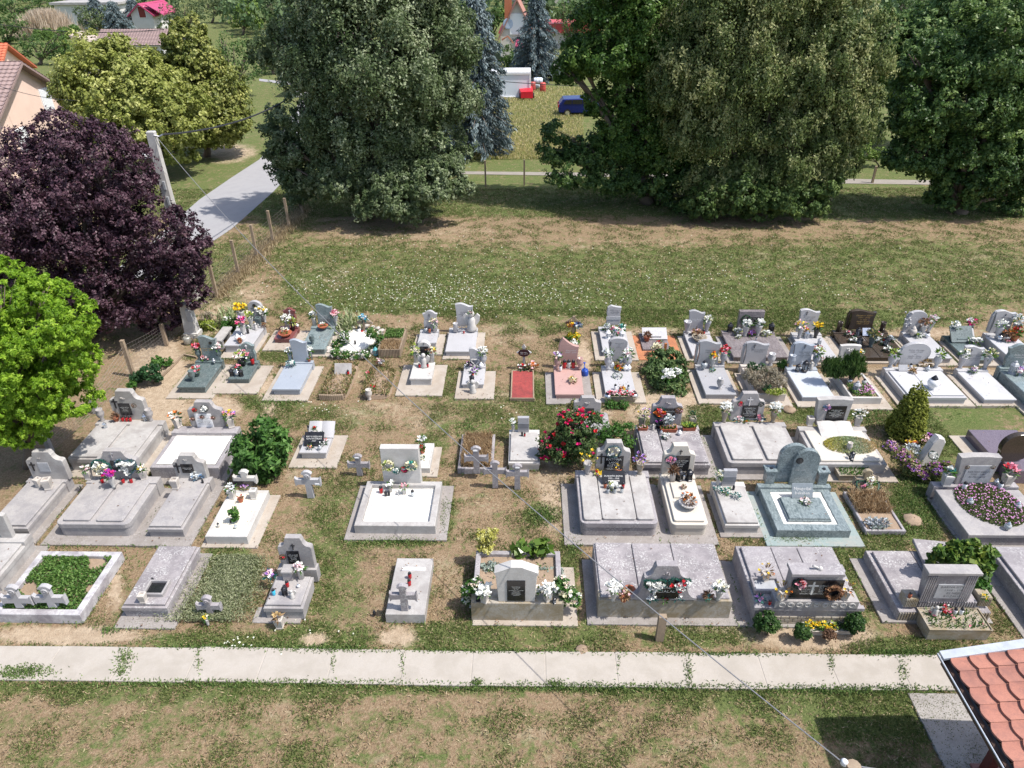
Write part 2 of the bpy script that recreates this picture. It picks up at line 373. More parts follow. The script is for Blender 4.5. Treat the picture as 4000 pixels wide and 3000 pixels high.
def headstone(root, x0, x1, top, base, zb, prof='rect', m=None, t=.12, plq=None, ins=None, cross=None, relief=None, band=None, lines=None, bm=None, back=False):
    """stone slab standing at the row `base`, on a surface at height zb"""
    m = m or CUR.m; xc = (x0+x1)/2; u, v = uv(xc, base); p = G(u, v, zb); Y = p.y
    uu0, v0 = uv(x0, base); uu1, _ = uv(x1, base); k = 1
    zt = onY(*uv(xc, top), Y).z; mid = (top*.6+base*.4)
    xa, xb = onY(*uv(x0, mid), Y).x, onY(*uv(x1, mid), Y).x; w = xb-xa; h = zt-zb; X = (xa+xb)/2
    b = MB(); b.prism([(X+px*w, zb+pz*h) for px, pz in profile(prof)], Y, Y+t)
    if lines:                                   # carved fan of ridges on one shoulder
        for i in range(3):
            q = X+lines*(w*.5+.02+i*.028); b.prism([(q-.012, zb+h*.05), (q-.02, zb+h*.5), (q-.012, zb+h*(.93-.06*i)), (q+.012, zb+h*(.93-.06*i)), (q+.006, zb+h*.5), (q+.012, zb+h*.05)], Y+.01, Y+t-.01)
    hs = b.build('headstone', m, root)
    if plq:
        a0, c0, a1, c1, pm = plq[:5]; P0 = onY(*uv(a0, c0), Y); P1 = onY(*uv(a1, c1), Y); b = MB()
        b.box(((P0.x+P1.x)/2, Y-.005, (P0.z+P1.z)/2), (abs(P1.x-P0.x), .022, abs(P0.z-P1.z)), bev=.003); pl = b.build('plaque', pm, hs)
        if ins: lettering(ins[0], abs(P1.x-P0.x)*.85, abs(P0.z-P1.z)*.85, ins[1], hs, ((P0.x+P1.x)/2, Y-.019, (P0.z+P1.z)/2), italic=len(ins) > 2)
    elif ins:
        a0, c0, a1, c1 = ins[3]; P0 = onY(*uv(a0, c0), Y); P1 = onY(*uv(a1, c1), Y)
        lettering(ins[0], abs(P1.x-P0.x), abs(P0.z-P1.z), ins[1], hs, ((P0.x+P1.x)/2, Y-.003, (P0.z+P1.z)/2), italic=ins[2])
    if cross:
        for cc in (cross if isinstance(cross, list) else [cross]):
            a, c0, c1, m2 = cc; P0 = onY(*uv(a, c0), Y); P1 = onY(*uv(a, c1), Y); hh = P0.z-P1.z; b = MB(); wdt = hh*.11
            b.box((P0.x, Y-.012, (P0.z+P1.z)/2), (wdt, .022, hh), bev=.003); b.box((P0.x, Y-.012, P1.z+hh*.7), (hh*.58, .020, wdt), bev=.003); b.build('cross', m2, hs)
    if relief:
        for rr in (relief if isinstance(relief, list) else [relief]):
            a, c, r = rr[:3]; P0 = onY(*uv(a, c), Y); b = MB(); r = r/S[2]*depth(P0)/F
            if len(rr) > 3 and rr[3] == 'photo':
                b.xf = Matrix.Translation((P0.x, Y-.004, P0.z)) @ Matrix.Rotation(math.pi/2, 4, 'X'); b.lathe((0,0,0), [(r*.7,0),(r*.7,.02),(r*.5,.025)], 16); b.build('portrait_medallion', plaqb, hs)
            else:
                for k in range(9): b.blob((P0.x+random.uniform(-1,1)*r, Y-.005, P0.z+random.uniform(-.5,.5)*r), r*random.uniform(.22,.4), jit=.3)
                b.build('carved_relief', m, hs, smooth=True)
    if band:
        c0, c1, m2 = band; P0 = onY(*uv(xc, c0), Y); P1 = onY(*uv(xc, c1), Y); b = MB(); b.box((X, Y-.004, (P0.z+P1.z)/2), (w*.97, .02, P0.z-P1.z), bev=.002); b.build('name_band', m2, hs)
    return hs, X, Y, w, h
def tomb(label, ftl, ftr, bk, yb=None, h=None, w=None, m=None, name='grave', cat='grave', r=0, covers=1, ct=.07, inset=.07, seam=.012, fill=None, k=.11,
         plinth=None, apron=None, am=None, mcov=None, ledge=True, coverm=None, gap=0, over=0, cw=None, ph=None, front=None, fz=-.05, group=None):
    """a grave: ftl/ftr = front corners of its top, bk = (x, y, side) a back corner of its top, yb = row of the foot of its front"""
    m = m or conc
    if h is None: h = hgt(ftl[0] if ftl else ftr[0], ftl[1] if ftl else ftr[1], yb)
    B = g(bk[0], bk[1], h)
    if ftl: L = g(ftl[0], ftl[1], h)
    if ftr: R = g(ftr[0], ftr[1], h)
    if not ftl: L = Vector((R.x-w, R.y, h))
    if not ftr: R = Vector((L.x+w, L.y, h))
    yf = (L.y+R.y)/2; 
    if bk[2] == 'L': xl = (L.x+B.x)/2; xr = (xl+w) if w else R.x
    else: xr = (R.x+B.x)/2; xl = (xr-w) if w else L.x
    w = xr-xl; l = B.y-yf; cx = (xl+xr)/2; cy = yf+l/2
    root = empty(name, (cx, cy, 0), label, cat, group or 'graves of the cemetery')
    c = CUR; c.h = h; c.m = m; c.root = root; c.xl, c.xr, c.yf, c.yb, c.w, c.l, c.cx, c.cy = xl, xr, yf, B.y, w, l, cx, cy; c.zt = h
    ap = apron or (0,0,0,0); FOOT.append((c, cx, cy, w, l, xl-ap[0], xr+ap[1], yf-ap[2], B.y+ap[3], h, bool(fill)))
    if apron:
        al, ar, af, ab = apron; b = MB(); NAP[0] += 1; b.box((cx+(ar-al)/2, cy+(ab-af)/2, .0), (w+al+ar, l+af+ab, .07+NAP[0]*.0011)); b.build('apron', am or apr, root)
    if fill:
        b = MB(); b.frame(cx, cy, w, l, k, 0, h); b.build('kerb', m, root)
        zf = h+fz; b = MB(); n = 14; vs = []; fs = []
        for j in range(n+1):
            for i in range(n+1): 
                x = cx+(w-2*k)*(i/n-.5); y = cy+(l-2*k)*(j/n-.5); vs.append((x, y, zf+.012*mnoise.noise((x*6, y*6, 0))))
        for j in range(n):
            for i in range(n): fs.append((j*(n+1)+i, j*(n+1)+i+1, (j+1)*(n+1)+i+1, (j+1)*(n+1)+i))
        b.add(vs, fs); b.build('bed', fill, root); c.zt = zf
    else:
        b = MB()
        if over: hb = h-ct; b.stack(cx, cy, w-2*over, l-2*over, r, [(0, 0), (hb, 0)])
        else:
            hb = h; lv = [(0, .025)] if ledge else [(0, 0)]
            if ledge: lv += [(h*.68, .02), (h*.7, 0)]
            lv += [(hb-.012, 0), (hb, .012)]; b.stack(cx, cy, w, l, r, lv)
        b.build('body', m, root)
        cw2 = w if over else w-2*inset; cl = l if over else l-2*inset; z0 = hb; tot = sum(cw) if cw else covers; x = cx-cw2/2
        for i in range(covers):
            ww = cw2*((cw[i]/tot) if cw else 1/covers); b = MB(); q = x+ww/2; g2 = max(seam, gap)
            wi = ww-(g2 if covers > 1 else 0); dz = random.uniform(-.006, .006) if covers > 1 and not over else 0
            b.stack(q, cy+(random.uniform(-.02,.02) if covers > 1 and not over else 0), wi, cl, max(0, r-inset) if not over else r*.5, [(z0-.004, .0 if over else .006), (z0+ct-.012+dz, 0), (z0+ct+dz, .012)]); b.build('cover_slab', mcov or m, root); x += ww
        c.zt = z0+ct if covers else h
    c.zp = c.zt
    if plinth:                          # (front row of plinth top, height above h, extra width)
        yp, dh, ex = plinth[:3]; pp = g((bk[0]), yp, h+dh); y0 = pp.y; y1 = c.yb+.02; 
        if y1-y0 < .16: y1 = y0+.22
        b = MB(); b.box((cx, (y0+y1)/2, (h+dh)/2+.01), (w+2*max(ex, .004), y1-y0, h+dh-.02)); b.build('plinth', m, root); c.zp = h+dh; c.py = y0
    return root
# ------------------------------------------------------------------ small things: prototypes are built once at the origin and copied
PROTO = {}
def petals(b, n, r, c=(0,0,0), size=.035, ncol=1, up=.4, sq=.8):
    for i in range(n):
        d = Vector((random.gauss(0,1), random.gauss(0,1), abs(random.gauss(0,1))*.9+up*.3)).normalized()
        b.bloom(Vector(c)+d*r*random.uniform(.5,1), size*random.uniform(.8,1.35), random.randrange(ncol))
def greens(b, n, r, c=(0,0,0), L=.07, down=0):
    for i in range(n):
        d = Vector((random.gauss(0,1), random.gauss(0,1), random.gauss(.2-down,.7))).normalized(); b.leaf(Vector(c)+d*r*.35, d, L*random.uniform(.8,1.5), L*.35)
VASE = dict(urn=[(.045,0),(.05,.02),(.03,.05),(.075,.14),(.085,.2),(.06,.26),(.075,.29),(.055,.29),(.04,.24)], slender=[(.04,0),(.035,.03),(.045,.12),(.05,.2),(.065,.26),(.05,.26),(.035,.2)],
 tube=[(.055,0),(.055,.2),(.06,.22),(.045,.22),(.045,.14)], cone=[(.05,0),(.035,.04),(.05,.1),(.085,.26),(.09,.28),(.07,.28),(.05,.2)], pot=[(.06,0),(.09,.12),(.1,.12),(.1,.15),(.085,.15),(.08,.12)], bowl=[(.08,0),(.14,.04),(.21,.11),(.23,.15),(.20,.15),(.16,.11)])
def make(kind, a):
    """builds the prototype of a small thing; a = dict of its options"""
    root = empty(kind, (0, 0, 0)); m = a.get('m'); cols = a.get('c', ('white',)); lf = LF[a.get('l', 'green')]; pm = [cm(c) for c in cols]; nc = len(cols)
    def vase(z0=0):
        v = a.get('v', 'urn'); b = MB()
        if v == 'square':
            b.stack(0, 0, .15, .15, 0, [(0, .02), (.02, .01), (.05, .018), (.2, 0), (.24, 0), (.245, .01), (.245, .03), (.2, .035)])
        else: b.lathe((0,0,0), VASE[v], 14)
        b.build('vase', m or potg, root, smooth=v != 'square')
        return .24 if v == 'square' else max(z for r, z in VASE[v])
    if kind == 'flower_vase':
        z = vase(); R = a.get('r', .11); n = a.get('n', 13)
        if n:
            b = MB(); greens(b, 22, R, (0,0,z+.03), .1); b.build('foliage', lf, root, tint=True); b = MB(); petals(b, n, R, (0,0,z+.05), a.get('b', .04), nc); b.build('blossoms', pm, root)
    elif kind == 'empty_vase': vase()
    elif kind == 'bouquet':
        R = a.get('r', .12); b = MB(); greens(b, 26, R*1.2, (0,0,.05), .11); b.build('foliage', lf, root, tint=True)
        b = MB(); petals(b, a.get('n', 14), R, (0,0,.05), a.get('b', .042), nc); b.build('blossoms', pm, root)
    elif kind == 'potted_plant':
        v = a.get('v', 'pot'); b = MB(); b.lathe((0,0,0), VASE[v], 14); b.build('pot', m or terra, root, smooth=True); z = max(q for r, q in VASE[v]); R = a.get('r', .12)
        b = MB(); greens(b, 70, R, (0,0,z+.03), .1); b.build('foliage', lf, root, tint=True)
        if a.get('n', 8): b = MB(); petals(b, a.get('n', 8), R, (0,0,z+.05), a.get('b', .03), nc); b.build('blossoms', pm, root)
    elif kind == 'flower_trough':
        L, D, Z = a.get('d', (.45, .18, .14)); b = MB(); b.stack(0, 0, L, D, 0, [(0, .03), (Z-.03, .008), (Z, 0), (Z, .02), (Z-.03, .025)]); b.build('trough', m or terra, root)
        b = MB()
        for i in range(int(220*L)): b.leaf((random.uniform(-.44,.44)*L, random.uniform(-.4,.4)*D, Z-.03), (random.gauss(0,.5), random.gauss(0,.5), 1), random.uniform(.06,.13), .03)
        b.build('foliage', lf, root, tint=True); n = a.get('n', 16)
        if n:
            b = MB()
            for i in range(n): b.bloom((random.uniform(-.46,.46)*L, random.uniform(-.45,.45)*D, Z+random.uniform(.02,.1)), a.get('b', .03)*1.2, random.randrange(nc))
            b.build('blossoms', pm, root)
    elif kind == 'candle':
        b = MB(); b.lathe((0,0,0), [(.03,0),(.036,.015),(.034,.05),(.04,.09),(.03,.125)], 10); b.build('glass', m or glassr, root, smooth=True)
        b = MB(); b.lathe((0,0,0), [(.031,.123),(.036,.13),(.026,.155),(.006,.18)], 10); b.build('lid', a.get('cap', iron), root, smooth=True)
    elif kind == 'ball_lantern':
        b = MB(); b.lathe((0,0,0), [(.05,0),(.045,.02),(.085,.07),(.1,.12),(.085,.17),(.05,.2)], 14); b.build('glass', m or glassc, root, smooth=True)
        b = MB(); b.lathe((0,0,0), [(.055,.195),(.06,.205),(.045,.225),(.02,.26),(.005,.28)], 10); b.build('lid', a.get('cap', iron), root, smooth=True)
    elif kind == 'lantern':
        b = MB(); b.lathe((0,0,0), [(.075,0),(.075,.02),(.055,.03)], 6)
        for q in range(6): t = math.radians(60*q); b.box((.058*math.cos(t), .058*math.sin(t), .1), (.012, .012, .15))
        b.build('frame', a.get('cap', iron), root); b = MB(); b.lathe((0,0,0), [(.05,.03),(.052,.17)], 6); b.build('glass', m or glassc, root)
        b = MB(); b.lathe((0,0,0), [(.08,.17),(.05,.21),(.03,.22),(.03,.24),(.01,.26)], 6); b.build('roof', a.get('cap', iron), root)
    elif kind in ('wreath', 'heart_wreath'):
        R = a.get('r', .17); b = MB(); pth = []
        for i in range(36):
            t = 2*math.pi*i/36
            if kind == 'wreath': pth.append(Vector((math.cos(t)*R, 0, math.sin(t)*R)))
            else: pth.append(Vector((R*1.15*math.sin(t)**3, 0, R*(1.0*math.cos(t)-.38*math.cos(2*t)-.15*math.cos(3*t)))))
        for q in pth:
            for _ in range(11):
                d = Vector((random.gauss(0,1), random.gauss(0,.5), random.gauss(0,1)))+q.normalized()*.8; b.leaf(q+Vector((0,random.uniform(-.02,.02),0)), d, R*.28, R*.09)
        b.build('greenery', lf, root, tint=True); n = a.get('n', 12); b = MB()
        b.tube(pth+[pth[0]], R*.09, 6); b.build('ring', a.get('ring', cm('dgreen')), root)
        if n:
            b = MB()
            for i in range(n):
                q = random.choice(pth)*(random.random()**.6*.85+.05 if a.get('full', 1) else random.uniform(.9, 1)); b.bloom(q+Vector((0, -.05, 0)), a.get('b', .035)*1.2, random.randrange(nc))
            b.build('blossoms', pm, root)
    elif kind == 'book_stone':
        b = MB(); w, d = a.get('d', (.62, .42)); n = 8
        for s in (-1, 1):
            vs = []; fs = []
            for i in range(n+1):
                t = i/n; x = s*t*w/2; z = .035+.03*math.sin(math.pi*t)*(1-t*.4)
                for y, dz in ((-d/2, 0), (d/2, 0)): vs += [(x, y, z), (x, y, 0)]
            for i in range(n):
                q = i*4; F4 = [(q, q+4, q+6, q+2), (q+1, q+3, q+7, q+5), (q, q+1, q+5, q+4), (q+2, q+6, q+7, q+3)]; fs += F4
            fs += [(n*4, n*4+1, n*4+3, n*4+2)]; b.add(vs, fs)
        b.xf = None; b.build('pages', m or whites, root)
    elif kind == 'angel_figurine':
        b = MB(); b.lathe((0,0,0), [(.07,0),(.075,.03),(.05,.1),(.055,.16),(.03,.2),(.022,.21)], 12); b.build('body', m or whites, root, smooth=True)
        b = MB(); b.lathe((0,0,.2), [(.015,0),(.042,.03),(.045,.06),(.03,.09),(.005,.1)], 10); b.build('head', m or whites, root, smooth=True)
        for s in (-1, 1):
            b = MB(); b.prism([(s*.02,.08),(s*.07,.06),(s*.11,.12),(s*.12,.2),(s*.08,.24),(s*.03,.18)][::s], .03, .055, bev=.004); b.build('wing', m or whites, root)
    elif kind == 'heart_ornament':
        b = MB(); pts = [Vector((.1*math.sin(t)**3, 0, .13+.09*math.cos(t)-.035*math.cos(2*t))) for t in [2*math.pi*i/24 for i in range(25)]]; b.tube(pts, .018, 6); b.box((0,0,.015), (.12,.06,.03)); b.build('heart', m or whites, root, smooth=False)
    elif kind == 'memorial_plaque':
        w, hh = a.get('d', (.32, .24)); b = MB(); b.xf = Matrix.Translation((0, 0, .02)) @ Matrix.Rotation(math.radians(a.get('tilt', -35)), 4, 'X'); b.box((0, 0, hh/2), (w, .03, hh)); b.build('plate', m or plaqb, root)
        b = MB(); b.box((0, .05, .05), (w*.5, .04, .1)); b.build('stand', a.get('sm', m or plaqb), root)
        if a.get('t'):
            o = lettering(a['t'], w*.85, hh*.8, txtd if m in (whites, plaqw, ggrey) else txtw, root, (0, 0, 0)); X = Matrix.Translation((0, 0, .02)) @ Matrix.Rotation(math.radians(a.get('tilt', -35)), 4, 'X') @ Matrix.Translation((0, -.018, hh/2)); o.data.transform(X)
    elif kind == 'watering_can':
        b = MB(); b.lathe((0,0,0), [(.10,0),(.12,.05),(.115,.2),(.10,.24),(.08,.24)], 14); b.build('tank', m, root, smooth=True)
        b = MB(); b.tube([(.1,0,.06),(.2,0,.16),(.28,0,.3)], [.03,.02,.015], 8); b.lathe((.29,0,.29), [(.02,0),(.05,.03),(.04,.04)], 10); b.build('spout', m, root, smooth=True)
        b = MB(); b.tube([(-.1,0,.08),(-.17,0,.16),(-.14,0,.28),(0,0,.33),(.08,0,.25)], .012, 6); b.build('handle', m, root, smooth=True)
    return root
GRP = dict(flower_vase='vases of flowers on the graves', empty_vase='empty stone vases on the graves', bouquet='bouquets laid on the graves', potted_plant='potted plants on the graves', flower_trough='flower troughs by the graves',
 candle='grave candles', ball_lantern='round glass grave lanterns', lantern='small grave lanterns', wreath='wreaths on the graves', heart_wreath='wreaths on the graves', angel_figurine='angel figurines', memorial_plaque='small memorial plaques')
CATN = dict(flower_vase='flower vase', empty_vase='vase', bouquet='bouquet', potted_plant='potted plant', flower_trough='planter', candle='candle', ball_lantern='candle lantern', lantern='lantern', wreath='wreath', heart_wreath='wreath',
 book_stone='stone book', angel_figurine='figurine', heart_ornament='ornament', memorial_plaque='plaque', watering_can='watering can')
def it(kind, x, y, z, s, label, y3=None, rz=None, **a):
    """a small thing whose foot is seen at (x, y), standing at height z; or hung on the vertical plane Y=y3"""
    key = kind+repr(sorted((k, getattr(v, 'name', v)) for k, v in a.items())); r = PROTO.get(key)
    if r is None: r = PROTO[key] = make(kind, a)
    else: r = copy_tree(r)
    s *= dict(flower_vase=.8, bouquet=.85, empty_vase=.82, potted_plant=.85, ball_lantern=.85, lantern=.85, candle=.9, heart_ornament=.85, angel_figurine=.9).get(kind, 1)
    p = g(x, y, z) if y3 is None else onY(*uv(x, y), y3-.045)
    r.location = p; r.scale = (s, s, s); r.rotation_euler = (0, 0, rz if rz is not None else (0 if kind in ('wreath','heart_wreath','memorial_plaque','heart_ornament','angel_figurine','book_stone') else random.uniform(-.6, .6)))
    if kind in ('wreath', 'heart_wreath') and y3 is None: r.rotation_euler = (math.radians(-55 if not a.get('flat') else -85), 0, 0); r.location.z += .05
    r['_o'] = tuple(p); tag(r, label, CATN[kind], GRP.get(kind)); return r
# free standing stone cross
def stonecross(label, x, base, top, x0, x1, ya, zb=0.0, m=None, kind='flare', t=.1, rz=0, name='cross_gravestone', relief=None, plate=None):
    m = m or conc; p = g(x, base, zb); Y = p.y; zt = onY(*uv(x, top), Y).z; za = onY(*uv(x, ya), Y).z; wa = onY(*uv(x1, ya), Y).x-onY(*uv(x0, ya), Y).x; xm = (onY(*uv(x1, ya), Y).x+onY(*uv(x0, ya), Y).x)/2
    root = empty(name, p, label, 'cross', 'cross shaped gravestones'); hh = zt-zb; s = wa*.135; e = s*1.5; a = wa/2; b = MB(); X = xm
    pts = [(X-s*.95, zb), (X-s*.85, za-s*.8), (X-a+s*.6, za-s*.9), (X-a+s*.1, za-e), (X-a, za), (X-a+s*.1, za+e), (X-a+s*.6, za+s*.9), (X-s*.85, za+s*.9), (X-s*.9, zt-s*1.1), (X-e, zt-s*.8), (X-s*.7, zt-.01), (X, zt), (X+s*.7, zt-.01), (X+e, zt-s*.8), (X+s*.9, zt-s*1.1), (X+s*.85, za+s*.9), (X+a-s*.6, za+s*.9), (X+a-s*.1, za+e), (X+a, za), (X+a-s*.1, za-e), (X+a-s*.6, za-s*.9), (X+s*.85, za-s*.8), (X+s*.95, zb)]
    b.prism(pts, Y, Y+t); c = b.build('cross_body', m, root)
    if relief: b = MB(); b.xf = Matrix.Translation((X, Y-.003, zt-s*1.6)) @ Matrix.Rotation(math.pi/2, 4, 'X'); b.lathe((0,0,0), [(s*.8,0),(s*.8,.02),(s*.6,.03),(s*.5,.01),(s*.3,.03)], 14); b.build('medallion', m, c, smooth=True)
    if plate: P = onY(*uv(*plate), Y); b = MB(); b.box((P.x, Y-.006, P.z), (.12, .015, .05), bev=.003); b.build('name_plate', plaqw, c)
    return root, X, Y, za
# ================================================================== SETTING: ground, path, road
def struct(b, name, m, **k): o = b.build(name, m, **k); o['kind'] = 'structure'; return o
GREEN = [ # (x, y, rx, ry) in the 2212 px wide view, amount of green
 (1100,600,1400,70,.72),(1000,560,900,60,.55),(1700,560,600,70,.62),(900,620,320,40,.85),(1230,650,560,34,.95),(1700,690,400,30,.75),(2050,620,300,60,.55),(1150,700,120,20,.5),
 (560,610,60,60,.3),(1300,480,900,60,.3),(620,460,80,50,.6),(1100,440,200,30,.5),(1900,430,400,40,.35),
 (590,868,70,22,.9),(1100,900,180,40,.55),(1150,880,60,70,.7),(960,880,60,60,.4),(700,900,130,30,.5),(1360,650,120,30,.9),(950,820,60,40,.5),(600,770,40,14,.8),
 (1060,900,110,60,.5),(1420,900,40,60,.8),(1520,905,60,30,.9),(1760,890,90,26,.85),(2050,900,170,46,.7),(1990,1090,70,90,.95),(1900,1180,60,50,.9),(2060,960,90,40,.7),(1720,1165,70,12,1),
 (940,950,30,60,.6),(900,1060,60,40,.4),(750,1100,90,90,.5),(700,1240,80,120,.6),(960,1100,25,60,.8),(850,1165,120,16,.9),(1170,1110,40,26,.9),(1230,1210,22,70,.8),
 (490,1230,66,60,.85),(480,1385,180,20,.8),(700,1375,110,34,.85),(740,1300,60,90,.5),(1000,1380,160,40,.8),(1230,1370,120,34,.65),(1500,1370,150,30,.7),(1880,1340,40,90,.5),(1960,1395,120,18,1),(1820,1250,40,80,.8),
 (1100,1485,1500,12,.85),(1900,1540,160,60,.9),(1750,1520,300,30,.7),(400,1500,400,26,.6),(1500,1500,200,20,.7),(2150,1340,60,60,.4),(2100,1260,60,50,.7),
 (480,390,120,40,.55),(500,340,60,60,.5),(420,430,60,30,.5),(1120,300,90,70,.45),(1960,370,120,30,.7)]
BARE = [(150,1372,200,24,1),(430,1260,22,90,.5),(360,830,60,110,.9),(300,920,50,60,.5),(330,790,60,60,.8),(470,880,60,30,.8),(580,850,30,70,.8),(520,660,70,90,.5),(860,1375,50,26,.9),(830,1300,30,60,.4),
 (1000,1080,100,90,.25),(1200,1080,40,90,.7),(1430,890,90,30,.8),(1280,880,50,36,.8),(1260,780,20,60,.8),(1750,1370,150,40,.95),(950,1250,70,60,.45),(1170,1000,60,60,.5),(640,1010,40,40,.4),(1260,900,60,60,.5),(850,900,150,40,.4),(1080,860,60,20,.4),(330,900,60,60,.8),(660,720,40,20,.5),(760,810,30,40,.5),(250,1270,20,60,.8),(1480,720,30,20,.5),(700,600,80,40,.4),(1650,560,300,20,.3),(2100,560,160,20,.35),(1600,1330,40,30,.5),(1500,1355,260,12,.6),(680,1385,40,24,.9),(1060,1000,60,30,.3),(880,720,60,60,.3),
 (1070,720,110,30,.4),(1750,720,500,16,.6),(900,500,200,30,.4),(1300,530,300,20,.3),(450,690,60,50,.6),(620,1540,160,26,.35),(1100,1590,200,24,.35),(1250,1630,100,20,.3),(1500,1610,90,20,.4),(250,1600,120,24,.3),(800,1640,90,14,.4),(430,300,120,60,.3),(500,330,60,20,.8),(1100,310,50,30,.6),(1600,860,400,20,.8),(2000,820,300,30,.7)]
def spaced(a, b, s0, growth, start): 
    r = [a]; 
    while r[-1] < b:
        x = r[-1]; r.append(x+max(s0, s0+(abs(x)-start)*growth if abs(x) > start else s0))
    return np.array(r)
xs = spaced(0, 1600, .16, .05, 26); xs = np.concatenate([-xs[:0:-1], xs]); ys = np.concatenate([[-1500, -300, -60, -10], spaced(3, 1700, .16, .045, 26)])
XX, YY = np.meshgrid(xs, ys); nx, ny = len(xs), len(ys)
def field(Xa, Ya):
    D = np.stack([Xa, Ya, np.full_like(Xa, -H)], -1) @ CM
    zz = -D[..., 2]; ok = zz > 1; zz = np.where(ok, zz, 1); U = (2000+F*D[..., 0]/zz)*.553; Vv = (1500-F*D[..., 1]/zz)*.553
    def acc(lst, base):
        r = np.full_like(Xa, base)
        for cx, cy, rx, ry, a in lst:
            q = ((U-cx)/rx)**2+((Vv-cy)/ry)**2; wgt = np.clip(1.35-q, 0, 1)*.9; r = r*(1-wgt)+a*wgt
        return r
    gr = acc(GREEN, .30); gr = np.where(ok & (Vv < 470), np.maximum(gr, .62), gr); gr = np.where(ok & (Vv > 1540), gr+.10, gr); br = acc(BARE, .06)
    gr = np.where(ok, gr, .4); return gr, br, U, Vv
gr, br, UU, VVv = field(XX, YY)
ZZ = np.zeros_like(XX)
near = (YY < 60) & (YY > 2)
ZZ = np.where(near, -.012+.018*np.sin(XX*1.7+1.3*np.sin(YY*.9))*np.cos(YY*2.1+XX*.6), -.02)
me = bpy.data.meshes.new('ground'); me.vertices.add(nx*ny); me.vertices.foreach_set('co', np.stack([XX, YY, ZZ], -1).astype(np.float32).ravel())
ii = (np.arange(ny-1)[:, None]*nx+np.arange(nx-1)[None]).ravel(); fq = np.stack([ii, ii+1, ii+nx+1, ii+nx], -1).astype(np.int32)
me.loops.add(fq.size); me.loops.foreach_set('vertex_index', fq.ravel()); me.polygons.add(len(fq)); me.polygons.foreach_set('loop_start', np.arange(0, fq.size, 4, dtype=np.int32)); me.update()
for nm, a in (('green', gr), ('bare', br)): me.attributes.new(nm, 'FLOAT', 'POINT').data.foreach_set('value', a.astype(np.float32).ravel())
me.polygons.foreach_set('use_smooth', np.ones(len(fq), bool)); me.validate()
gm, t, b = nmat('ground'); p = wpos(t)
ga = N(t, 'ShaderNodeAttribute', attribute_name='green').outputs['Fac']; ba = N(t, 'ShaderNodeAttribute', attribute_name='bare').outputs['Fac']
n1 = noi(t, p, .9, 6, .7, .5); n2 = noi(t, p, 5.5, 5, .75, .3); n3 = noi(t, p, 22, 4, .75); n4 = noi(t, p, 2.3, 5, .7, .8)
dryc = ramp(t, n3, [(.3, (.135,.09,.05)), (.5, (.25,.18,.11)), (.68, (.37,.29,.19))])
dryc = mixc(t, ramp(t, n4, [(.4, 0), (.65, .7)]), dryc, (.27,.175,.12))
grc = ramp(t, n3, [(.3, (.045,.07,.02)), (.5, (.10,.135,.042)), (.7, (.20,.215,.085))])
grc = mixc(t, ramp(t, n1, [(.4, 0), (.7, .6)]), grc, (.15,.15,.065))
sand = ramp(t, n2, [(.3, (.32,.24,.165)), (.7, (.50,.40,.29))])
def add3(a, b_, c_, k1, k2):
    m1 = N(t, 'ShaderNodeMath', operation='MULTIPLY_ADD'); t.links.new(b_, m1.inputs[0]); m1.inputs[1].default_value = k1; t.links.new(a, m1.inputs[2])
    m2 = N(t, 'ShaderNodeMath', operation='MULTIPLY_ADD'); t.links.new(c_, m2.inputs[0]); m2.inputs[1].default_value = k2; t.links.new(m1.outputs[0], m2.inputs[2]); return m2.outputs[0]
fg = ramp(t, add3(ga, n4, n2, 1.5, 1.2), [(.0, 0), (1, 1)]); 
mm = N(t, 'ShaderNodeMapRange'); t.links.new(add3(ga, n4, n2, 1.3, 1.1), mm.inputs[0]); mm.inputs[1].default_value = 1.5; mm.inputs[2].default_value = 1.78
col = mixc(t, mm.outputs[0], dryc, grc)
mb = N(t, 'ShaderNodeMapRange'); t.links.new(add3(ba, n1, n2, 1.1, .9), mb.inputs[0]); mb.inputs[1].default_value = 1.28; mb.inputs[2].default_value = 1.75
col = mixc(t, mb.outputs[0], col, sand)
t.links.new(col, b.inputs['Base Color']); b.inputs['Roughness'].default_value = .95; b.inputs['Specular IOR Level'].default_value = .1; bump(t, b, n3, .9, .05)
me.materials.append(gm); go = bpy.data.objects.new('ground', me); COL.objects.link(go); go['kind'] = 'structure'
# ---- paved path: one row of concrete slabs
reg('FF'); YP1 = G(2000, 2546).y; YP0 = G(2000, 2682).y
def seamx(u): return (G(u, 2545).x+G(u, 2600).x)/2
us = [-330, -60, 215, 487, 765, 1035, 1305, 1580, 1850, 2130, 2405, 2680, 2960, 3230, 3500, 3780, 4060, 4340, 4620]
b = MB(); X = [seamx(u)+random.uniform(-.02,.02) for u in us]
for i in range(len(X)-1):
    x0, x1 = X[i]+.006, X[i+1]-.006; b.stack((x0+x1)/2, (YP0+YP1)/2+random.uniform(-.02,.02), x1-x0, YP1-YP0, 0, [(-.05, 0), (.035, 0), (.045, .01)], rz=random.uniform(-.006,.006))
b.box(((X[0]+X[-1])/2, (YP0+YP1)/2, 0), (X[-1]-X[0], YP1-YP0-.06, .075))
pathm = stone('path_concrete', (.375,.34,.30), .5, (.28,.25,.21), 0, .9, .08, 0, .2)
struct(b, 'path', pathm)
reg('D6'); q0 = g(690, 392, 0); q1 = g(1000, 520, 0); b = MB(); b.stack((q0.x+15)/2, YP0-.05-1.3, 15-q0.x, 2.6, 0, [(-.05,0),(.02,0),(.03,.01)]); struct(b, 'side_path', stone('side_path_concrete', (.32,.295,.27), .6, (.2,.18,.165), .2, .9, .1, 0, .2))
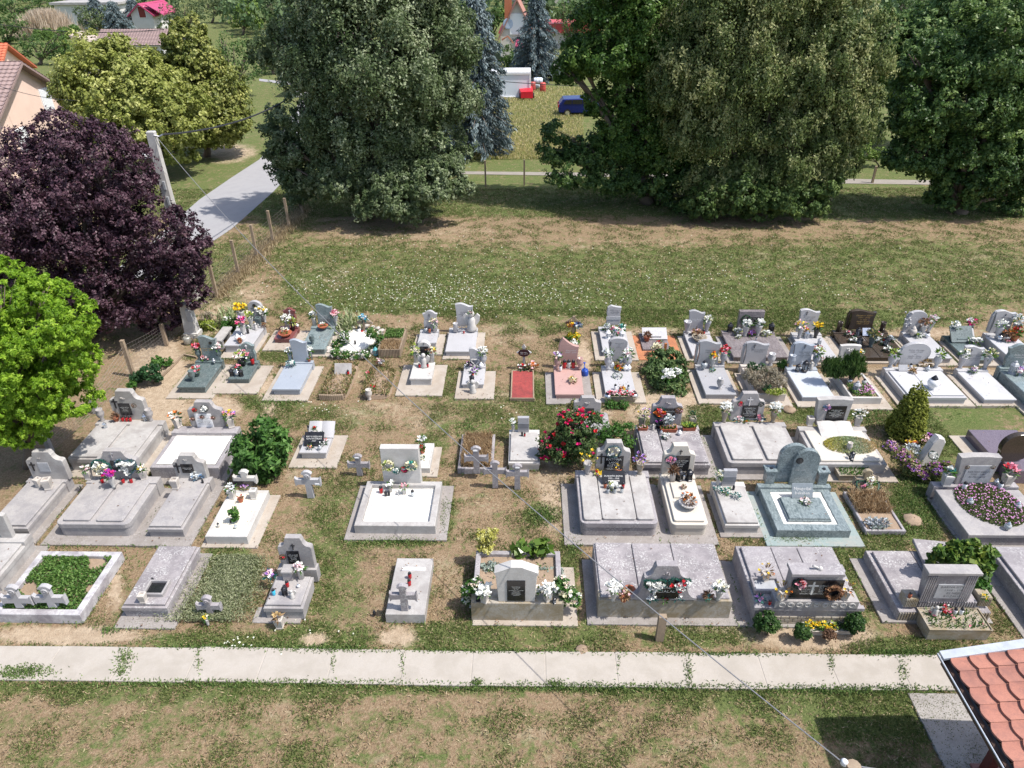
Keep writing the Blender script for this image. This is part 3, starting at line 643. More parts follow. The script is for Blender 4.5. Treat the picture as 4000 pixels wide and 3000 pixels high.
# ---- road behind the fence
reg('FF')
def strip(name, L, Rr, m, z=.0):
    b = MB(); P = [g(x, y, 0) for x, y in L]; Q = [g(x, y, 0) for x, y in Rr]; vs = []
    for a, c in zip(P, Q): vs += [(a.x, a.y, z), (c.x, c.y, z)]
    b.add(vs, [(2*i, 2*i+1, 2*i+3, 2*i+2) for i in range(len(P)-1)]); return struct(b, name, m)
asph = stone('road_asphalt', (.30,.295,.30), .3, (.24,.23,.24), 0, .9, .1, 0, .1)
strip('road', [(230,600),(330,520),(430,432),(500,384),(560,345),(600,300),(650,215)], [(360,600),(420,548),(500,495),(590,415),(650,350),(690,300),(700,222)], asph, .012)
strip('lane', [(980,376),(1180,379),(1500,386),(1800,396),(2212,402),(2600,410)], [(980,370),(1180,372),(1500,377),(1800,386),(2212,393),(2600,399)], stone('lane_gravel', (.27,.24,.21), .5, (.2,.18,.15), 0, .9, .1, 0, .1), .008)
strip('far_lane', [(560,170),(700,186),(800,190)], [(560,175),(700,192),(800,196)], asph, .01)
# ---- grass tufts (uncountable)
def tufts(name, n, x0, x1, y0, y1, L, lm, lo, power=1.0, up=.8, clump=3):
    X = rng.uniform(x0, x1, n*4); Y = rng.uniform(y0, y1, n*4); g_, b_, U, Vv = field(X, Y)
    nz = np.sin(X*2.3+np.sin(Y*1.9)*2)*np.cos(Y*2.7+np.sin(X*1.3)*2)*.35+rng.normal(size=len(X))*.12
    keep = ((g_+nz) > lo) & (U > -20) & (U < 2235) & (Vv > 0) & (Vv < 1680) & (b_ < .7) & ~((Vv > 200) & (Vv < 620) & (U > np.interp(Vv, [200,300,345,384,432,520,600], [690,600,560,500,430,330,230])-4) & (U < np.interp(Vv, [222,300,350,415,495,548,600], [700,690,650,590,500,420,360])+4)) & ~((Y > YP0+.03) & (Y < YP1-.03))
    X, Y = X[keep][:n], Y[keep][:n]; X = np.repeat(X, clump)+rng.normal(size=len(X)*clump)*L*.5; Y = np.repeat(Y, clump)+rng.normal(size=len(Y)*clump)*L*.5; k = len(X)
    D = rng.normal(size=(k, 3))*.7; D[:, 2] = up; P = np.stack([X, Y, np.full(k, L*.25)], -1)
    o = np_leaves(name, P, D, rdir(k), L*rng.uniform(.6, 1.4, k), L*.22, lm, tint=np.clip(rng.normal(.5, .22, k), 0, 1)); return tag(o, kind='stuff')
lg1 = leafm('grass_blades', (.06,.10,.02), (.13,.175,.045), (.27,.28,.11), .3, .7); lg2 = leafm('straw_blades', (.18,.13,.07), (.34,.26,.15), (.52,.43,.27), .2, .8)
tufts('grass', 60000, -13, 13, 7, 27, .075, lg1, .52); tufts('grass', 60000, -24, 34, 24, 44, .11, lg1, .45, up=.6)
tufts('dry_grass', 26000, -12, 12, 7, 25, .075, lg2, .15, up=.35); tufts('dry_grass', 16000, -22, 32, 24, 44, .12, lg2, .2, up=.35)
# fine weeds along the edges and joints of the path
def weeds(name, spots, lm, L=.09, per=60, label=None):
    P = []
    for x, y, rx, ry, n in spots:
        for _ in range(n):
            q = g(x+random.gauss(0, rx*.5), y+random.gauss(0, ry*.5), 0); P.append((q.x, q.y, .05 if YP0 < q.y < YP1 else .03))
    P = np.array(P); k = len(P); D = rng.normal(size=(k, 3))*.6; D[:, 2] = .8
    return tag(np_leaves(name, P, D, rdir(k), L*rng.uniform(.6,1.5,k), L*.25, lm), kind='stuff')
reg('FF'); lgw = leafm('weed_blades', (.06,.12,.025), (.12,.20,.05), (.24,.32,.11), .3, .7)
weeds('path_weeds', [(270,1425,22,26,220),(262,1452,18,14,120),(60,1452,70,14,500),(30,1460,50,14,300),(430,1425,8,40,60),(720,1430,6,30,40),(870,1430,5,30,40),(1487,1450,10,34,110),(1950,1455,14,44,110),(1795,1430,8,30,60),(1337,1430,4,30,20),
 (700,1402,130,10,700),(1100,1408,300,6,700),(1560,1415,200,6,500),(500,1398,140,7,500),(1950,1412,110,10,600),(500,1478,500,9,1300),(1300,1486,500,9,1500),(1850,1492,200,10,900),(1030,1478,14,10,120),(1200,1482,20,12,160),(235,1362,20,10,80)], lgw)
weeds('weeds', [(1172,1112,34,20,500),(963,1095,14,20,160),(957,1130,8,30,120),(1425,905,30,30,300),(590,868,50,16,500),(1010,930,24,30,200),(1900,905,120,30,900),(1720,1166,60,8,500),(1990,1080,50,80,1300),(1940,1120,40,60,500),(1770,1270,20,60,260),(850,1170,90,10,400),
 (1300,970,60,60,300),(1240,1180,18,30,160),(760,720,50,40,200),(560,790,20,10,100),(2080,1230,60,30,300),(270,1205,60,30,60)], lgw, .1)
# clover and daisies in the meadow
X = rng.normal(0, 1, 2600); P = []
for cx, cy, rx, ry, n in ((900,625,260,40,380),(1000,640,200,30,300),(1200,630,150,30,160),(1500,600,300,40,120),(690,600,60,30,60),(1900,600,300,60,90),(1000,560,300,60,200),(1520,640,40,10,20),(520,1385,40,10,14),(640,1300,80,80,14),(1130,880,60,20,10),(700,880,60,14,18),(560,620,40,20,10),(1300,600,500,60,120)):
    for _ in range(n): q = G((cx+rng.normal()*rx*.6)/.553, (cy+rng.normal()*ry*.6)/.553, .06); P.append(tuple(q))
P = np.array(P); k = len(P); D = rdir(k); D[:, 2] *= .15; U_ = np.tile([0, -.5, 1.0], (k, 1))
o = np_leaves('clover_blossoms', P, D, U_, rng.uniform(.03, .07, k), rng.uniform(.025, .06, k), leafm('clover_white', (.6,.6,.45), (.72,.72,.6), (.8,.8,.72), .2)); tag(o, kind='stuff')
# ================================================================== ROOF of the shelter, lower right
reg('D6'); ZE = 2.5; A = G(3685, 2560, ZE); ER = ZE
pe = onY(4000, 2515, A.y); SL = (pe.z-ZE)/(pe.x-A.x); print('roof slope', SL, A, pe)
SL = max(.25, min(.8, SL)); ang = math.atan(SL); RW = 2.2; YB = A.y-6.2
sh = empty('shelter', (A.x+RW, A.y-3, 0), 'small shelter with red tiled roof beside the concrete path', 'shelter')
tile = stone('red_roof_tile', (.37,.155,.11), .7, (.19,.085,.07), 0, .75, .12, 0, .2); flash = plain('zinc_flashing', (.55,.58,.62), .4, .3); gut = plain('dark_gutter', (.05,.055,.065), .5)
b = MB(); crs = .30; tw = .31; nr = int(RW/crs)+1; ncx = int(6.2/tw); R3 = lambda v, u, n_: Vector((A.x+.10+v*math.cos(ang)-n_*math.sin(ang), A.y-.05-u, ZE+v*math.sin(ang)+n_*math.cos(ang)))
for r_ in range(nr):
    for c_ in range(ncx):
        vs = []; fs = []; nu, nv = 6, 3; dz = random.uniform(-.004, .004)
        for j in range(nv+1):
            for i in range(nu+1):
                tu = i/nu; tv = j/nv; low = -.055*math.sin(math.pi*tu)*(1-tv); v = r_*crs+low+tv*(crs+.03); nn = .055*(1-tv)+.022*math.sin(math.pi*tu)+.012+dz
                vs.append(R3(v, c_*tw+tu*(tw-.006), nn))
        for j in range(nv):
            for i in range(nu): a = j*(nu+1)+i; fs.append((a, a+nu+1, a+nu+2, a+1))
        k = len(vs)
        for i in range(nu+1): q = vs[i]; vs.append(R3(0, 0, 0)*0+q-Vector((0, 0, .035)))
        for i in range(nu): fs.append((i, i+1, k+i+1, k+i))
        b.add(vs, fs)
b.build('roof_tiles', tile, sh)
b = MB(); q = [R3(-.12, -.02, -.02), R3(RW, -.02, -.02), R3(RW, 6.25, -.02), R3(-.12, 6.25, -.02)]; b.add([*q, *[v-Vector((0,0,.14)) for v in q]], [(0,1,2,3),(7,6,5,4),(0,4,5,1),(1,5,6,2),(2,6,7,3),(3,7,4,0)]); b.build('roof_deck', woodd, sh)
b = MB(); q = [R3(RW, -.02, -.0), R3(RW*2, -.02, -.0), R3(RW*2, 6.25, -.0), R3(RW, 6.25, -.0)]
for v in q[1:3]: v.z = ZE
b.add([*q, *[v-Vector((0,0,.14)) for v in q]], [(0,1,2,3),(7,6,5,4),(0,4,5,1),(1,5,6,2),(2,6,7,3),(3,7,4,0)]); b.build('far_roof_side', tile, sh)
b = MB(); p0, p1 = R3(-.14, -.06, .06), R3(RW, -.06, .06); b.tube([p0, p1], .045, 4); q = [R3(-.14, -.10, .09), R3(RW, -.10, .09), R3(RW, .06, .09), R3(-.14, .06, .09)]; b.add([*q, *[v-Vector((0,0,.05)) for v in q]], [(0,1,2,3),(7,6,5,4),(0,4,5,1),(1,5,6,2),(2,6,7,3),(3,7,4,0)]); b.build('verge_flashing', flash, sh)
b = MB(); gx = A.x-.02
for s0, s1 in ((-.06, .0), ): pass
pts = [(-.075, .05), (-.07, 0), (-.03, -.05), (.03, -.05), (.07, 0), (.075, .04)]; vs = []; 
for yy in (A.y+.02, A.y-6.2):
    for px, pz in pts: vs.append((gx+px, yy, ZE-.03+pz))
b.add(vs, [(i, i+1, i+7, i+6) for i in range(5)]); b.build('gutter', gut, sh); b = MB(); b.tube([(gx-.075, A.y+.02, ZE+.025), (gx-.075, A.y-6.2, ZE+.025)], .012, 6); b.build('gutter_rim', flash, sh)
PP = g(1072, 790, 0)
for yy in (PP.y, A.y-5.6):
    for xx in (PP.x, A.x+RW*2-.5): b = MB(); b.box((xx, yy, (ZE+.1)/2), (.16, .16, ZE+.05)); b.build('post', plain('red_brown_paint', (.10,.022,.016), .5), sh)
b = MB(); b.box((PP.x+1.4, PP.y-2.5, .03), (3.2, 5.3, .1)); b.build('floor', plain('red_brown_floor', (.22,.09,.07), .6), sh)
# ================================================================== GRAVES. numbers are photo positions; z is found from the ground up
c = CUR
# ---- nearest row -------------------------------------------------------------
reg('A1')
tomb('low whitewashed kerb bed of green plants with two small crosses in front', (-88,885), (690,885), (355,335,'L'), yb=960, m=limed, fill=soil, k=.16, fz=-.10)
BEDS = [(c.cx, c.cy, c.w-.34, c.l-.34, c.zt, 'green')]; z = c.h
stonecross('grey stone cross with oval medallion, left of two on the kerb of the green bed', 135, 832, 650, 5, 275, 770, z, fiber, relief=1)
stonecross('grey stone cross with round medallion, right of two on the kerb of the green bed', 435, 832, 645, 285, 562, 765, z, fiber, relief=1)
tomb('lichen covered single grave slab with square vase and sunken stone trough', (1045,828), (1432,828), (1735,300,'R'), yb=920, m=concl, inset=.05, apron=(.12,.22,.3,.1), am=aprd)
z = c.zt; it('empty_vase', 1245, 775, z, 1.25, 'square stone vase on the lichen covered slab', v='square', rz=0)
it('candle', 1325, 600, z, .8, 'dark burnt candle jar on the lichen covered slab', m=iron)
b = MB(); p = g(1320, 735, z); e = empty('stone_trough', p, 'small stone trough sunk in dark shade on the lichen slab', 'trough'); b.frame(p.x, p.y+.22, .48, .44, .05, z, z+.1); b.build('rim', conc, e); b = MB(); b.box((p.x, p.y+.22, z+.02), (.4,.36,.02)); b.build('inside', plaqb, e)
p = g(185, 350, 0); w_, l_ = 1.1, 2.1
reg('A1'); tomb('cream grave with broken stele at the left edge of the picture', None, (110,590), (150,215,'R'), h=.42, w=1.1, m=concw, apron=(.1,.25,.2,.1), am=aprd)
headstone(c.root, -60, 62, 30, 228, c.h+.1, 'flare', concw, .12); b = MB(); b.box((c.cx, c.yb-.15, c.h+.05), (c.w, .3, .14)); b.build('plinth', concw, c.root)
stonecross('small stone cross on a grave mound, with vase of yellow flowers in front', 1795, 885, 742, 1690, 1907, 828, .12, concd, relief=1)
it('flower_vase', 1800, 975, .02, .95, 'white vase of yellow and white flowers by the small stone cross', v='slender', m=whites, c=('cream','yellow'), n=8, r=.09)
reg('A2')
tomb('narrow grave with scrolled headstone and black plaque, candles on its slab', (283,830), (605,835), (738,560,'R'), yb=932, m=conc, inset=.05, plinth=(500,.03,.02), apron=(.3,-.1,.1,-.6), am=aprd)
z = c.zt; headstone(c.root, 408, 702, 226, 480, c.zp, 'baroque', conc, .14, plq=(483,335,613,450,plaqb), ins=(['KISS JOZSEF','1914 - 1991','ES NEJE','MARIA','1923 - 1999'], txtw), cross=(533,274,322,iron))
Yh = g(550,480,c.zp).y
it('wreath', 450, 390, 0, .55, 'small red brown wreath left of the plaque on the narrow grave', y3=Yh, c=('brown','red'), l='brown', r=.13, n=14, b=.05)
b = MB(); p = g(500,600,z); e = empty('stone_book_stand', p, 'square stone stand before the scrolled headstone on the narrow grave', 'stand'); b.stack(p.x, p.y+.12, .26, .26, 0, [(z,.02),(z+.22,.02),(z+.25,0),(z+.3,0),(z+.31,.01)]); b.build('body', conc, e)
it('flower_vase', 615, 570, z, 1.5, 'tall white vase of white roses right of the black plaque', v='tube', m=whites, c=('white','pale'), n=20, r=.11)
it('bouquet', 345, 560, .38, 1.3, 'violet and white bouquet hanging over the left edge of the narrow grave', c=('violet','white','pale'), n=20, l='teal')
it('candle', 378, 715, z, 1.3, 'sky blue candle jar on the narrow grave', m=plain('blue_glass',(.05,.42,.62),.15), cap=iron)
it('lantern', 475, 710, z, 1.2, 'black six sided lantern in the middle of the narrow grave', m=plaqb)
it('candle', 495, 645, z, 1.3, 'red candle jar behind the black lantern on the narrow grave'); it('angel_figurine', 537, 740, z, .9, 'little white angel figurine on the narrow grave')
it('ball_lantern', 590, 650, z, .5, 'small white glass light beside the stone stand', m=plaqw, cap=chrome)
it('flower_vase', 432, 995, 0, 1.5, 'square stone pot with dry grass stalks at the foot of the narrow grave', v='square', c=('straw',), n=6, l='dry', r=.08)
tomb('plain weathered slab with leaning stone cross and two red candles', (1332,883), (1678,885), (1445,397,'L'), yb=958, m=concw, covers=0, ledge=False)
z = c.zt; stonecross('short stone cross standing on the plain weathered slab', 1505, 858, 640, 1370, 1612, 740, z, concd)
it('candle', 1552, 572, z, 1.35, 'red candle jar nearer the white plate on the weathered slab'); it('candle', 1548, 632, z, 1.35, 'red candle jar just behind the stone cross on the weathered slab')
b = MB(); p = g(1582,505,z); e = empty('name_plate', p, 'small white plate lying on the weathered slab', 'plate'); b.box((p.x, p.y+.04, z+.012), (.56,.1,.024)); b.build('plate', plaqw, e)
it('candle', 1245, 890, .03, 1.0, 'dark bottle lying in the grass by the weathered slab', m=iron)
reg('A3')
tomb('planted grave with gabled white headstone on a thick front wall', (322,782), (1102,795), (350,330,'L'), yb=935, m=concd, fill=soil, k=.12, fz=-.1, apron=(.0,.35,.15,.0), am=apr)
BEDS.append((c.cx, c.cy+.2, c.w-.6, c.l*.3, c.zt, 'few')); b = MB(); yy = g(700,790,c.h).y; b.box((c.cx, yy+.20, c.h/2+.005), (c.w+.04,.42,c.h+.012)); b.build('front_wall', ochre, c.root)
headstone(c.root, 512, 892, 480, 775, c.h+.01, 'gable', whites, .22, plq=(620,590,777,765,plaqb), ins=(['KISS ANTAL','1931-2009','es neje','ROZSNYAI S. ILONA','1936-1983','EMLEKEDET','SZIVUNKBEN','ORIZZUK'], txtw)); z = c.h
it('flower_vase', 428, 775, z, 1.35, 'square vase of big white chrysanthemums left of the gabled headstone', v='square', c=('white',), n=16, r=.16, b=.075)
it('flower_vase', 970, 762, z, 1.35, 'square vase of big white chrysanthemums right of the gabled headstone', v='square', c=('white',), n=16, r=.17, b=.08)
it('lantern', 370, 768, z, .8, 'dark grave lantern left of the gabled headstone', m=plaqb); it('lantern', 1028, 785, z, .8, 'grey grave lantern among the white roses', m=plaqg)
reg('A4')
tomb('wide triple grave of lichen spotted slabs with mossy front wall', (88,780), (1228,742), (40,268,'L'), yb=935, m=concl, covers=3, seam=.02, inset=.03, ledge=False, cw=(3,3.2,3.6), apron=(.25,.35,.22,.0), am=aprd, ct=.05)
yf = c.yf; b = MB(); b.box((c.cx, yf+.13, c.h/2), (c.w+.02,.3,c.h+.006)); b.build('front_wall', ochre, c.root); z = c.zt
headstone(c.root, 368, 962, 465, 762, z, 'wide', concd, .16, plq=(588,580,768,745,plaqb), relief=(675,530,28), ins=(['SZABO','CSALAD'], txtw)); Yh = g(660,762,z).y
it('heart_wreath', 570, 635, 0, 1.15, 'left white and green heart wreath on the triple grave headstone', y3=Yh, l='teal', c=('white',), n=26, b=.045, r=.165)
it('heart_wreath', 785, 625, 0, 1.15, 'right white and green heart wreath on the triple grave headstone', y3=Yh, l='teal', c=('white','white','white','red'), n=26, b=.045, r=.165)
it('bouquet', 545, 745, z, 1.1, 'white chrysanthemums laid under the left heart wreath', c=('white',), n=12, b=.06, l='teal'); it('bouquet', 770, 735, z, 1.1, 'white chrysanthemums laid under the right heart wreath', c=('white',), n=12, b=.06, l='teal')
it('bouquet', 655, 772, z, .8, 'small pot of red flowers between the two heart wreaths', c=('red',), n=10, b=.03)
it('flower_vase', 210, 762, z, 1.5, 'white vase with a large spray of white blossoms at the left of the triple grave', v='cone', m=whites, c=('white',), n=26, r=.17, b=.05)
it('flower_vase', 1115, 755, z, 1.35, 'white vase of white and yellow blossoms at the right of the triple grave', v='cone', m=whites, c=('white','white','cream'), n=22, r=.16, b=.05)
it('potted_plant', 300, 765, z, 1.2, 'terracotta bowl with withered plant in a yellow saucer', v='pot', l='dry', c=('cream','pale'), n=6); it('potted_plant', 1025, 765, z, 1.1, 'brown pot in a turquoise bowl on the triple grave', v='pot', l='brown', n=0, m=plain('turquoise_pot',(.08,.33,.26),.5))
it('potted_plant', 350, 690, z, .7, 'tipped orange clay dish behind the yellow bowl', v='bowl', l='dry', n=0)
tomb('triple grave with black inscribed stone, scroll frieze and brick patterned front', (1463,828), (2362,822), (1250,292,'L'), yb=975, m=concd, covers=3, seam=.014, inset=.09, cw=(3,2.6,3.4), ledge=False, apron=(.3,.1,.1,.0), am=aprd)
z = c.zt; yf = c.yf
b = MB(); 
for r_ in range(3):
    n_ = 12
    for k in range(n_+1):
        bw = (c.w-.1)/n_; x0 = c.xl+.05+k*bw-(bw/2 if r_ % 2 else 0); x1 = min(x0+bw-.018, c.xr-.05); x0 = max(x0, c.xl+.05)
        if x1-x0 > .05: b.box(((x0+x1)/2, yf-.004, .06+r_*.085), (x1-x0, .03, .07), bev=.006)
b.build('brick_facing', ochre, c.root); b = MB(); b.box((c.cx, yf+.02, c.h-.03), (c.w+.08,.1,.09)); b.build('front_cornice', concd, c.root)
P0 = g(1600,825,z-.04); P1 = g(2318,825,z-.04); b = MB(); b.box(((P0.x+P1.x)/2, P0.y+.15, z+.05), (P1.x-P0.x,.3,.22)); fz = b.build('frieze_plinth', conc, c.root)
b = MB()
for k in range(9):
    x = P0.x+.15+(P1.x-P0.x-.3)*k/8; r0 = .075
    b.tube([(x+math.cos(t)*r0*(1-.6*t/9.4), P0.y-.004, z+.05+math.sin(t)*r0*(1-.6*t/9.4)) for t in [9.4*i/16 for i in range(17)]], .011, 5)
b.build('scroll_relief', whites, fz)
headstone(c.root, 1735, 2190, 512, 752, z+.16, 'rect', concd, .2, plq=(1765,585,2160,748,plaqb), ins=(['REZDAN JANOS     REZDAN JANOS','1901 - 1940     1929 - 2014','SEBOK MARIA     KOLLAR EVA','1907 - 1982     1934 - 2015','EMLEKUK SZIVUNKBEN EL'], txtw), cross=(1950,600,708,txtw)); Yh = g(1950,752,z+.16).y
b = MB(); P0 = onY(*uv(1760,545),Yh); P1 = onY(*uv(2170,545),Yh); b.box(((P0.x+P1.x)/2, Yh+.07, P0.z+.09), (P1.x-P0.x+.12,.34,.08)); b.build('cornice', concd, c.root)
it('wreath', 1820, 620, 0, .75, 'dark green wreath with a pink bow on the black inscribed stone', y3=Yh, l='black', c=('pink','pale','red'), n=12, b=.06); it('wreath', 2110, 690, 0, 1.1, 'brown pine cone wreath on the black inscribed stone', y3=Yh, l='brown', c=('brown','dry'), n=44, b=.05, r=.15, full=0, ring=cm('brown'))
for x, y, lb in ((1515,592,'stone vase of yellow yarrow standing alone on the slab left of the black stone'), (1655,752,'carved stone vase of yellow yarrow at the left end of the frieze'), (2205,745,'carved stone vase of yellow yarrow at the right end of the frieze')):
    it('flower_vase', x, y, z+(.16 if y > 700 else 0), 1.35, lb, v='square', c=('yellow','orange'), n=5, r=.2, b=.035, l='dry')
it('flower_vase', 2075, 560, z+.3, .9, 'yellow yarrow stems behind the right end of the black stone', v='tube', c=('yellow','orange'), n=5, r=.16, b=.05, l='dry')
it('bouquet', 1480, 760, z, 1.0, 'pink tulips lying at the left corner of the frieze grave', c=('pink','violet'), n=8, b=.04, l='teal'); it('candle', 1560, 800, z, 1, 'dark red candle at the foot of the scroll frieze')
b = MB(); p = g(1550,705,z); e = empty('stone_trough', p, 'shallow empty stone trough left of the scroll frieze', 'trough'); b.frame(p.x, p.y+.2, .62, .42, .05, z, z+.1); b.build('rim', concd, e); b = MB(); b.box((p.x, p.y+.2, z+.02), (.54,.34,.03)); b.build('inside', plaqg, e)
b = MB(); p = onY(*uv(1975,520),Yh); e = empty('dove_figure', p, 'small white dove and dark crucifix lying on the black stone cornice', 'figurine'); b.lathe((p.x+.06,Yh+.05,p.z+.0), [(.02,0),(.06,.04),(.05,.09),(.01,.12)], 10); b.tube([(p.x-.1,Yh+.05,p.z+.13),(p.x+.12,Yh+.05,p.z+.04)], [.03,.02], 6); b.build('body', whites, e, smooth=True)
reg('A5')
tomb('triple grave with fluted headstone and one slab lying askew under a vine', (1025,965), (1893,955), (682,368,'L'), yb=1055, m=concl, covers=2, seam=.02, inset=.10, cw=(3,2.9), ledge=False, apron=(.32,.1,.06,.0), am=aprd)
z = c.zt; b = MB(); n_ = 34
for k in range(n_): b.box((c.xl+.04+(c.w-.08)*k/(n_-1), c.yf-.005, c.h/2), (.028,.03,c.h-.06), bev=.01)
b.build('fluted_front', ochre, c.root)
p = g(1320,330,z+.08); b = MB(); b.stack(p.x+.05, p.y-.45, .98, 1.2, 0, [(z+.06,0),(z+.13,0),(z+.14,.01)], rz=-.13); b.build('loose_slab', concl, c.root)
P0 = g(1190,905,z); P1 = g(1735,900,z); b = MB(); b.box(((P0.x+P1.x)/2, P0.y+.16, z+.08), (P1.x-P0.x,.32,.16))
for k in range(22): b.box((P0.x+.03+(P1.x-P0.x-.06)*k/21, P0.y-.006, z+.08), (.026,.03,.14), bev=.01)
b.build('fluted_plinth', concd, c.root); hs, X_, Yh, w_, h_ = headstone(c.root, 1245, 1752, 592, 862, z+.16, 'flare', concd, .2, plq=(1392,692,1680,826,plaqg), ins=(['BARNA ISTVAN','1908 - 1985','ES NEJE','ROZALIA'], txtd)); 
for sg in (-1, 1):
    b = MB()
    for k in range(5): b.box((X_+sg*w_*(.45-.04*k), Yh-.006, z+.16+h_*.47), (.028,.035,h_*.9), bev=.01)
    b.build('fluting', concd, hs)
b = MB(); b.box((X_, Yh+.09, z+.16+h_+.02), (w_+.02,.28,.07)); b.build('coping', conc, hs)
for x, lb in ((1115,'left fluted stone box on the vine grave'), (1818,'right fluted stone box on the vine grave')):
    p = g(x, 908 if x < 1500 else 902, z); e = empty('stone_flower_box', p, lb, 'planter', 'fluted stone boxes'); b = MB(); b.box((p.x, p.y+.13, z+.13), (.27,.27,.26))
    for k in range(7): b.box((p.x-.11+.22*k/6, p.y-.005, z+.12), (.02,.03,.22), bev=.006)
    b.build('box', ochre, e)
it('candle', 1110, 820, z+.26, 1.1, 'dark candle in a broken clay cup on the left fluted box', m=terra); it('bouquet', 1825, 825, z+.26, .8, 'yellow green sedum on the right fluted box', c=('lime','yellow'), n=14, b=.035)
it('flower_trough', 1495, 1130, 0, 1, 'large concrete trough of low green plants before the vine grave', d=(1.35,.62,.36), m=ochre, n=8, c=('white','pink'), b=.03, rz=0)
for x, kk, lb in ((1350,'angel_figurine','white candle shaped figurine at the left of the concrete trough'),(1455,'wreath','small pink and white wreath in the middle of the concrete trough')):
    it(kk, x, 985 if kk != 'wreath' else 955, .36, 1, lb, **(dict(c=('white','pink','red'), n=14, l='dgreen', r=.12) if kk == 'wreath' else {}))
for x, lb in ((1390,'silver candle jar beside the left figurine on the trough'),(1540,'white ribbed candle jar right of the small wreath on the trough'),(1600,'black capped candle jar at the right end of the trough')): it('candle', x, 980, .34, 1.3, lb, m=plaqw if x != 1390 else chrome)
tomb('plain grey grave with two slabs at the right edge beside the vine', (2400,1055), None, (1872,328,'L'), h=.45, w=1.9, m=concd, covers=2, seam=.02, inset=.09, apron=(.35,.1,.1,.1), am=aprd, cw=(1,1))
# ---- second row --------------------------------------------------------------
reg('B1')
tomb('single grave at the far left with empty plaque frame in its scrolled headstone', None, (278,1388), (662,900,'R'), yb=1485, w=1.08, m=conc, inset=.06, plinth=(940,.06,.02), apron=(.1,.2,.2,.1), am=aprd)
z = c.zp; headstone(c.root, 250, 604, 655, 915, z, 'baroque', concw, .16, plq=(355,755,492,838,plaqg), cross=(297,750,830,iron), relief=(375,715,16))
p = g(475,1005,c.zt); it('empty_vase', 475, 1005, c.zt, 1.7, 'leaning square stone pot on the grave at the far left', v='square', rz=.2); it('empty_vase', 385, 985, c.zt, 1.4, 'stone pot tipped beside the leaning square pot', v='square', rz=-.3)
tomb('double grave with rounded corners, two heart wreaths and a purple bouquet', (520,1345), (1262,1348), (1512,905,'R'), yb=1475, m=conc, r=.16, covers=2, gap=.16, inset=.09, plinth=(950,.05,.02), apron=(.35,.25,.3,.1), am=aprd)
z = c.zp; headstone(c.root, 915, 1305, 645, 903, z, 'baroque', conc, .16, plq=(1055,735,1160,830,plaqb), cross=(1060,652,708,chrome), ins=(['BIRO','CSALAD'], txtw)); Yh = g(1110,903,z).y
it('wreath', 970, 800, 0, 1.15, 'left teal tinsel wreath of cream roses on the double grave', y3=Yh, l='teal', c=('cream','white'), n=24, b=.05, r=.2); it('heart_wreath', 1215, 790, 0, 1.15, 'heart wreath of large white roses on the double grave', y3=Yh, l='bluen', c=('white',), n=26, b=.055, r=.2)
it('flower_vase', 860, 910, z, 1.5, 'small square vase of yellow and white flowers left of the teal wreath', v='square', c=('yellow','white','pale'), n=8, r=.1); it('flower_vase', 1390, 910, z, 1.5, 'small square vase of yellow and white flowers right of the heart wreath', v='square', c=('yellow','pale','white'), n=8, r=.1)
it('flower_vase', 1095, 990, c.zt, 1.5, 'white goblet with magenta flowers before the double headstone', v='cone', m=whites, c=('purple','magenta'), n=26, r=.15, b=.045)
for x, lb in ((988,'red candle left of the magenta flowers'),(1188,'red candle just right of the magenta flowers'),(1265,'red candle farthest right on the plinth of the double grave')): it('candle', x, 950, z, 1.3, lb)
tomb('single grave with blue bouquet at its headstone and ribbed front corners', (1410,1392), (1780,1396), (2015,905,'R'), yb=1482, m=conc, inset=.05, plinth=(945,.05,.02), apron=(.25,.25,.3,.1), am=aprd)
z = c.zp; headstone(c.root, 1655, 1955, 688, 908, z, 'baroque', concw, .16, plq=(1730,768,1870,852,plaqb), cross=(1690,758,850,iron), relief=(1775,732,18), ins=(['VIRAG ISTVAN','1920-1987'], txtw)); Yh = g(1800,908,z).y
it('bouquet', 1915, 900, z, 1.6, 'large round blue and white bouquet on the single grave', c=('blue','silver','white'), n=46, b=.035, l='bluen', r=.15); it('empty_vase', 1695, 1000, c.zt, 1.6, 'empty square stone vase before the blue bouquet headstone', v='square', rz=0); it('candle', 1950, 955, z, .9, 'tiny dark candle under the blue bouquet', m=iron)
tomb('double grave behind with urns at both ends and a crucifix on its headstone', (635,722), (1330,725), (1572,365,'R'), yb=842, m=concw, covers=2, gap=.12, inset=.07, plinth=(388,.06,.02), apron=(.1,.25,.3,.1), am=apr, r=.1)
z = c.zp; headstone(c.root, 1050, 1372, 70, 343, z, 'baroque', concw, .18, plq=(1128,185,1276,293,plaqb), cross=[(1087,142,232,iron)], relief=(1175,140,24,'p'), ins=(['VARGA LASZLO','1927 - 1990','ES NEJE','JULIANNA'], txtw)); Yh = g(1200,343,z).y
for x, lb in ((985,'grey stone urn left of the crucifix headstone'),(1450,'grey stone urn right of the crucifix headstone')): it('empty_vase', x, 350, z, 1.75, lb, v='urn', m=conc)
it('wreath', 1285, 208, 0, .5, 'small red brown wreath on the crucifix headstone', y3=Yh, l='brown', c=('brown',), n=14, r=.13); it('potted_plant', 1122, 355, z, 1.2, 'withered brown plant in a red pot below the crucifix', l='brown', n=6, c=('dry',), v='pot')
for x, lb in ((1182,'left of three red candles under the crucifix headstone'),(1220,'middle of three red candles under the crucifix headstone'),(1255,'right of three red candles under the crucifix headstone')): it('candle', x, 358, z, 1.3, lb)
it('lantern', 1398, 348, z, 1.1, 'steel lantern beside the right grey urn', cap=chrome); it('lantern', 1015, 420, c.zt, 1.0, 'overturned steel lantern on the left slab of the crucifix grave', cap=chrome)
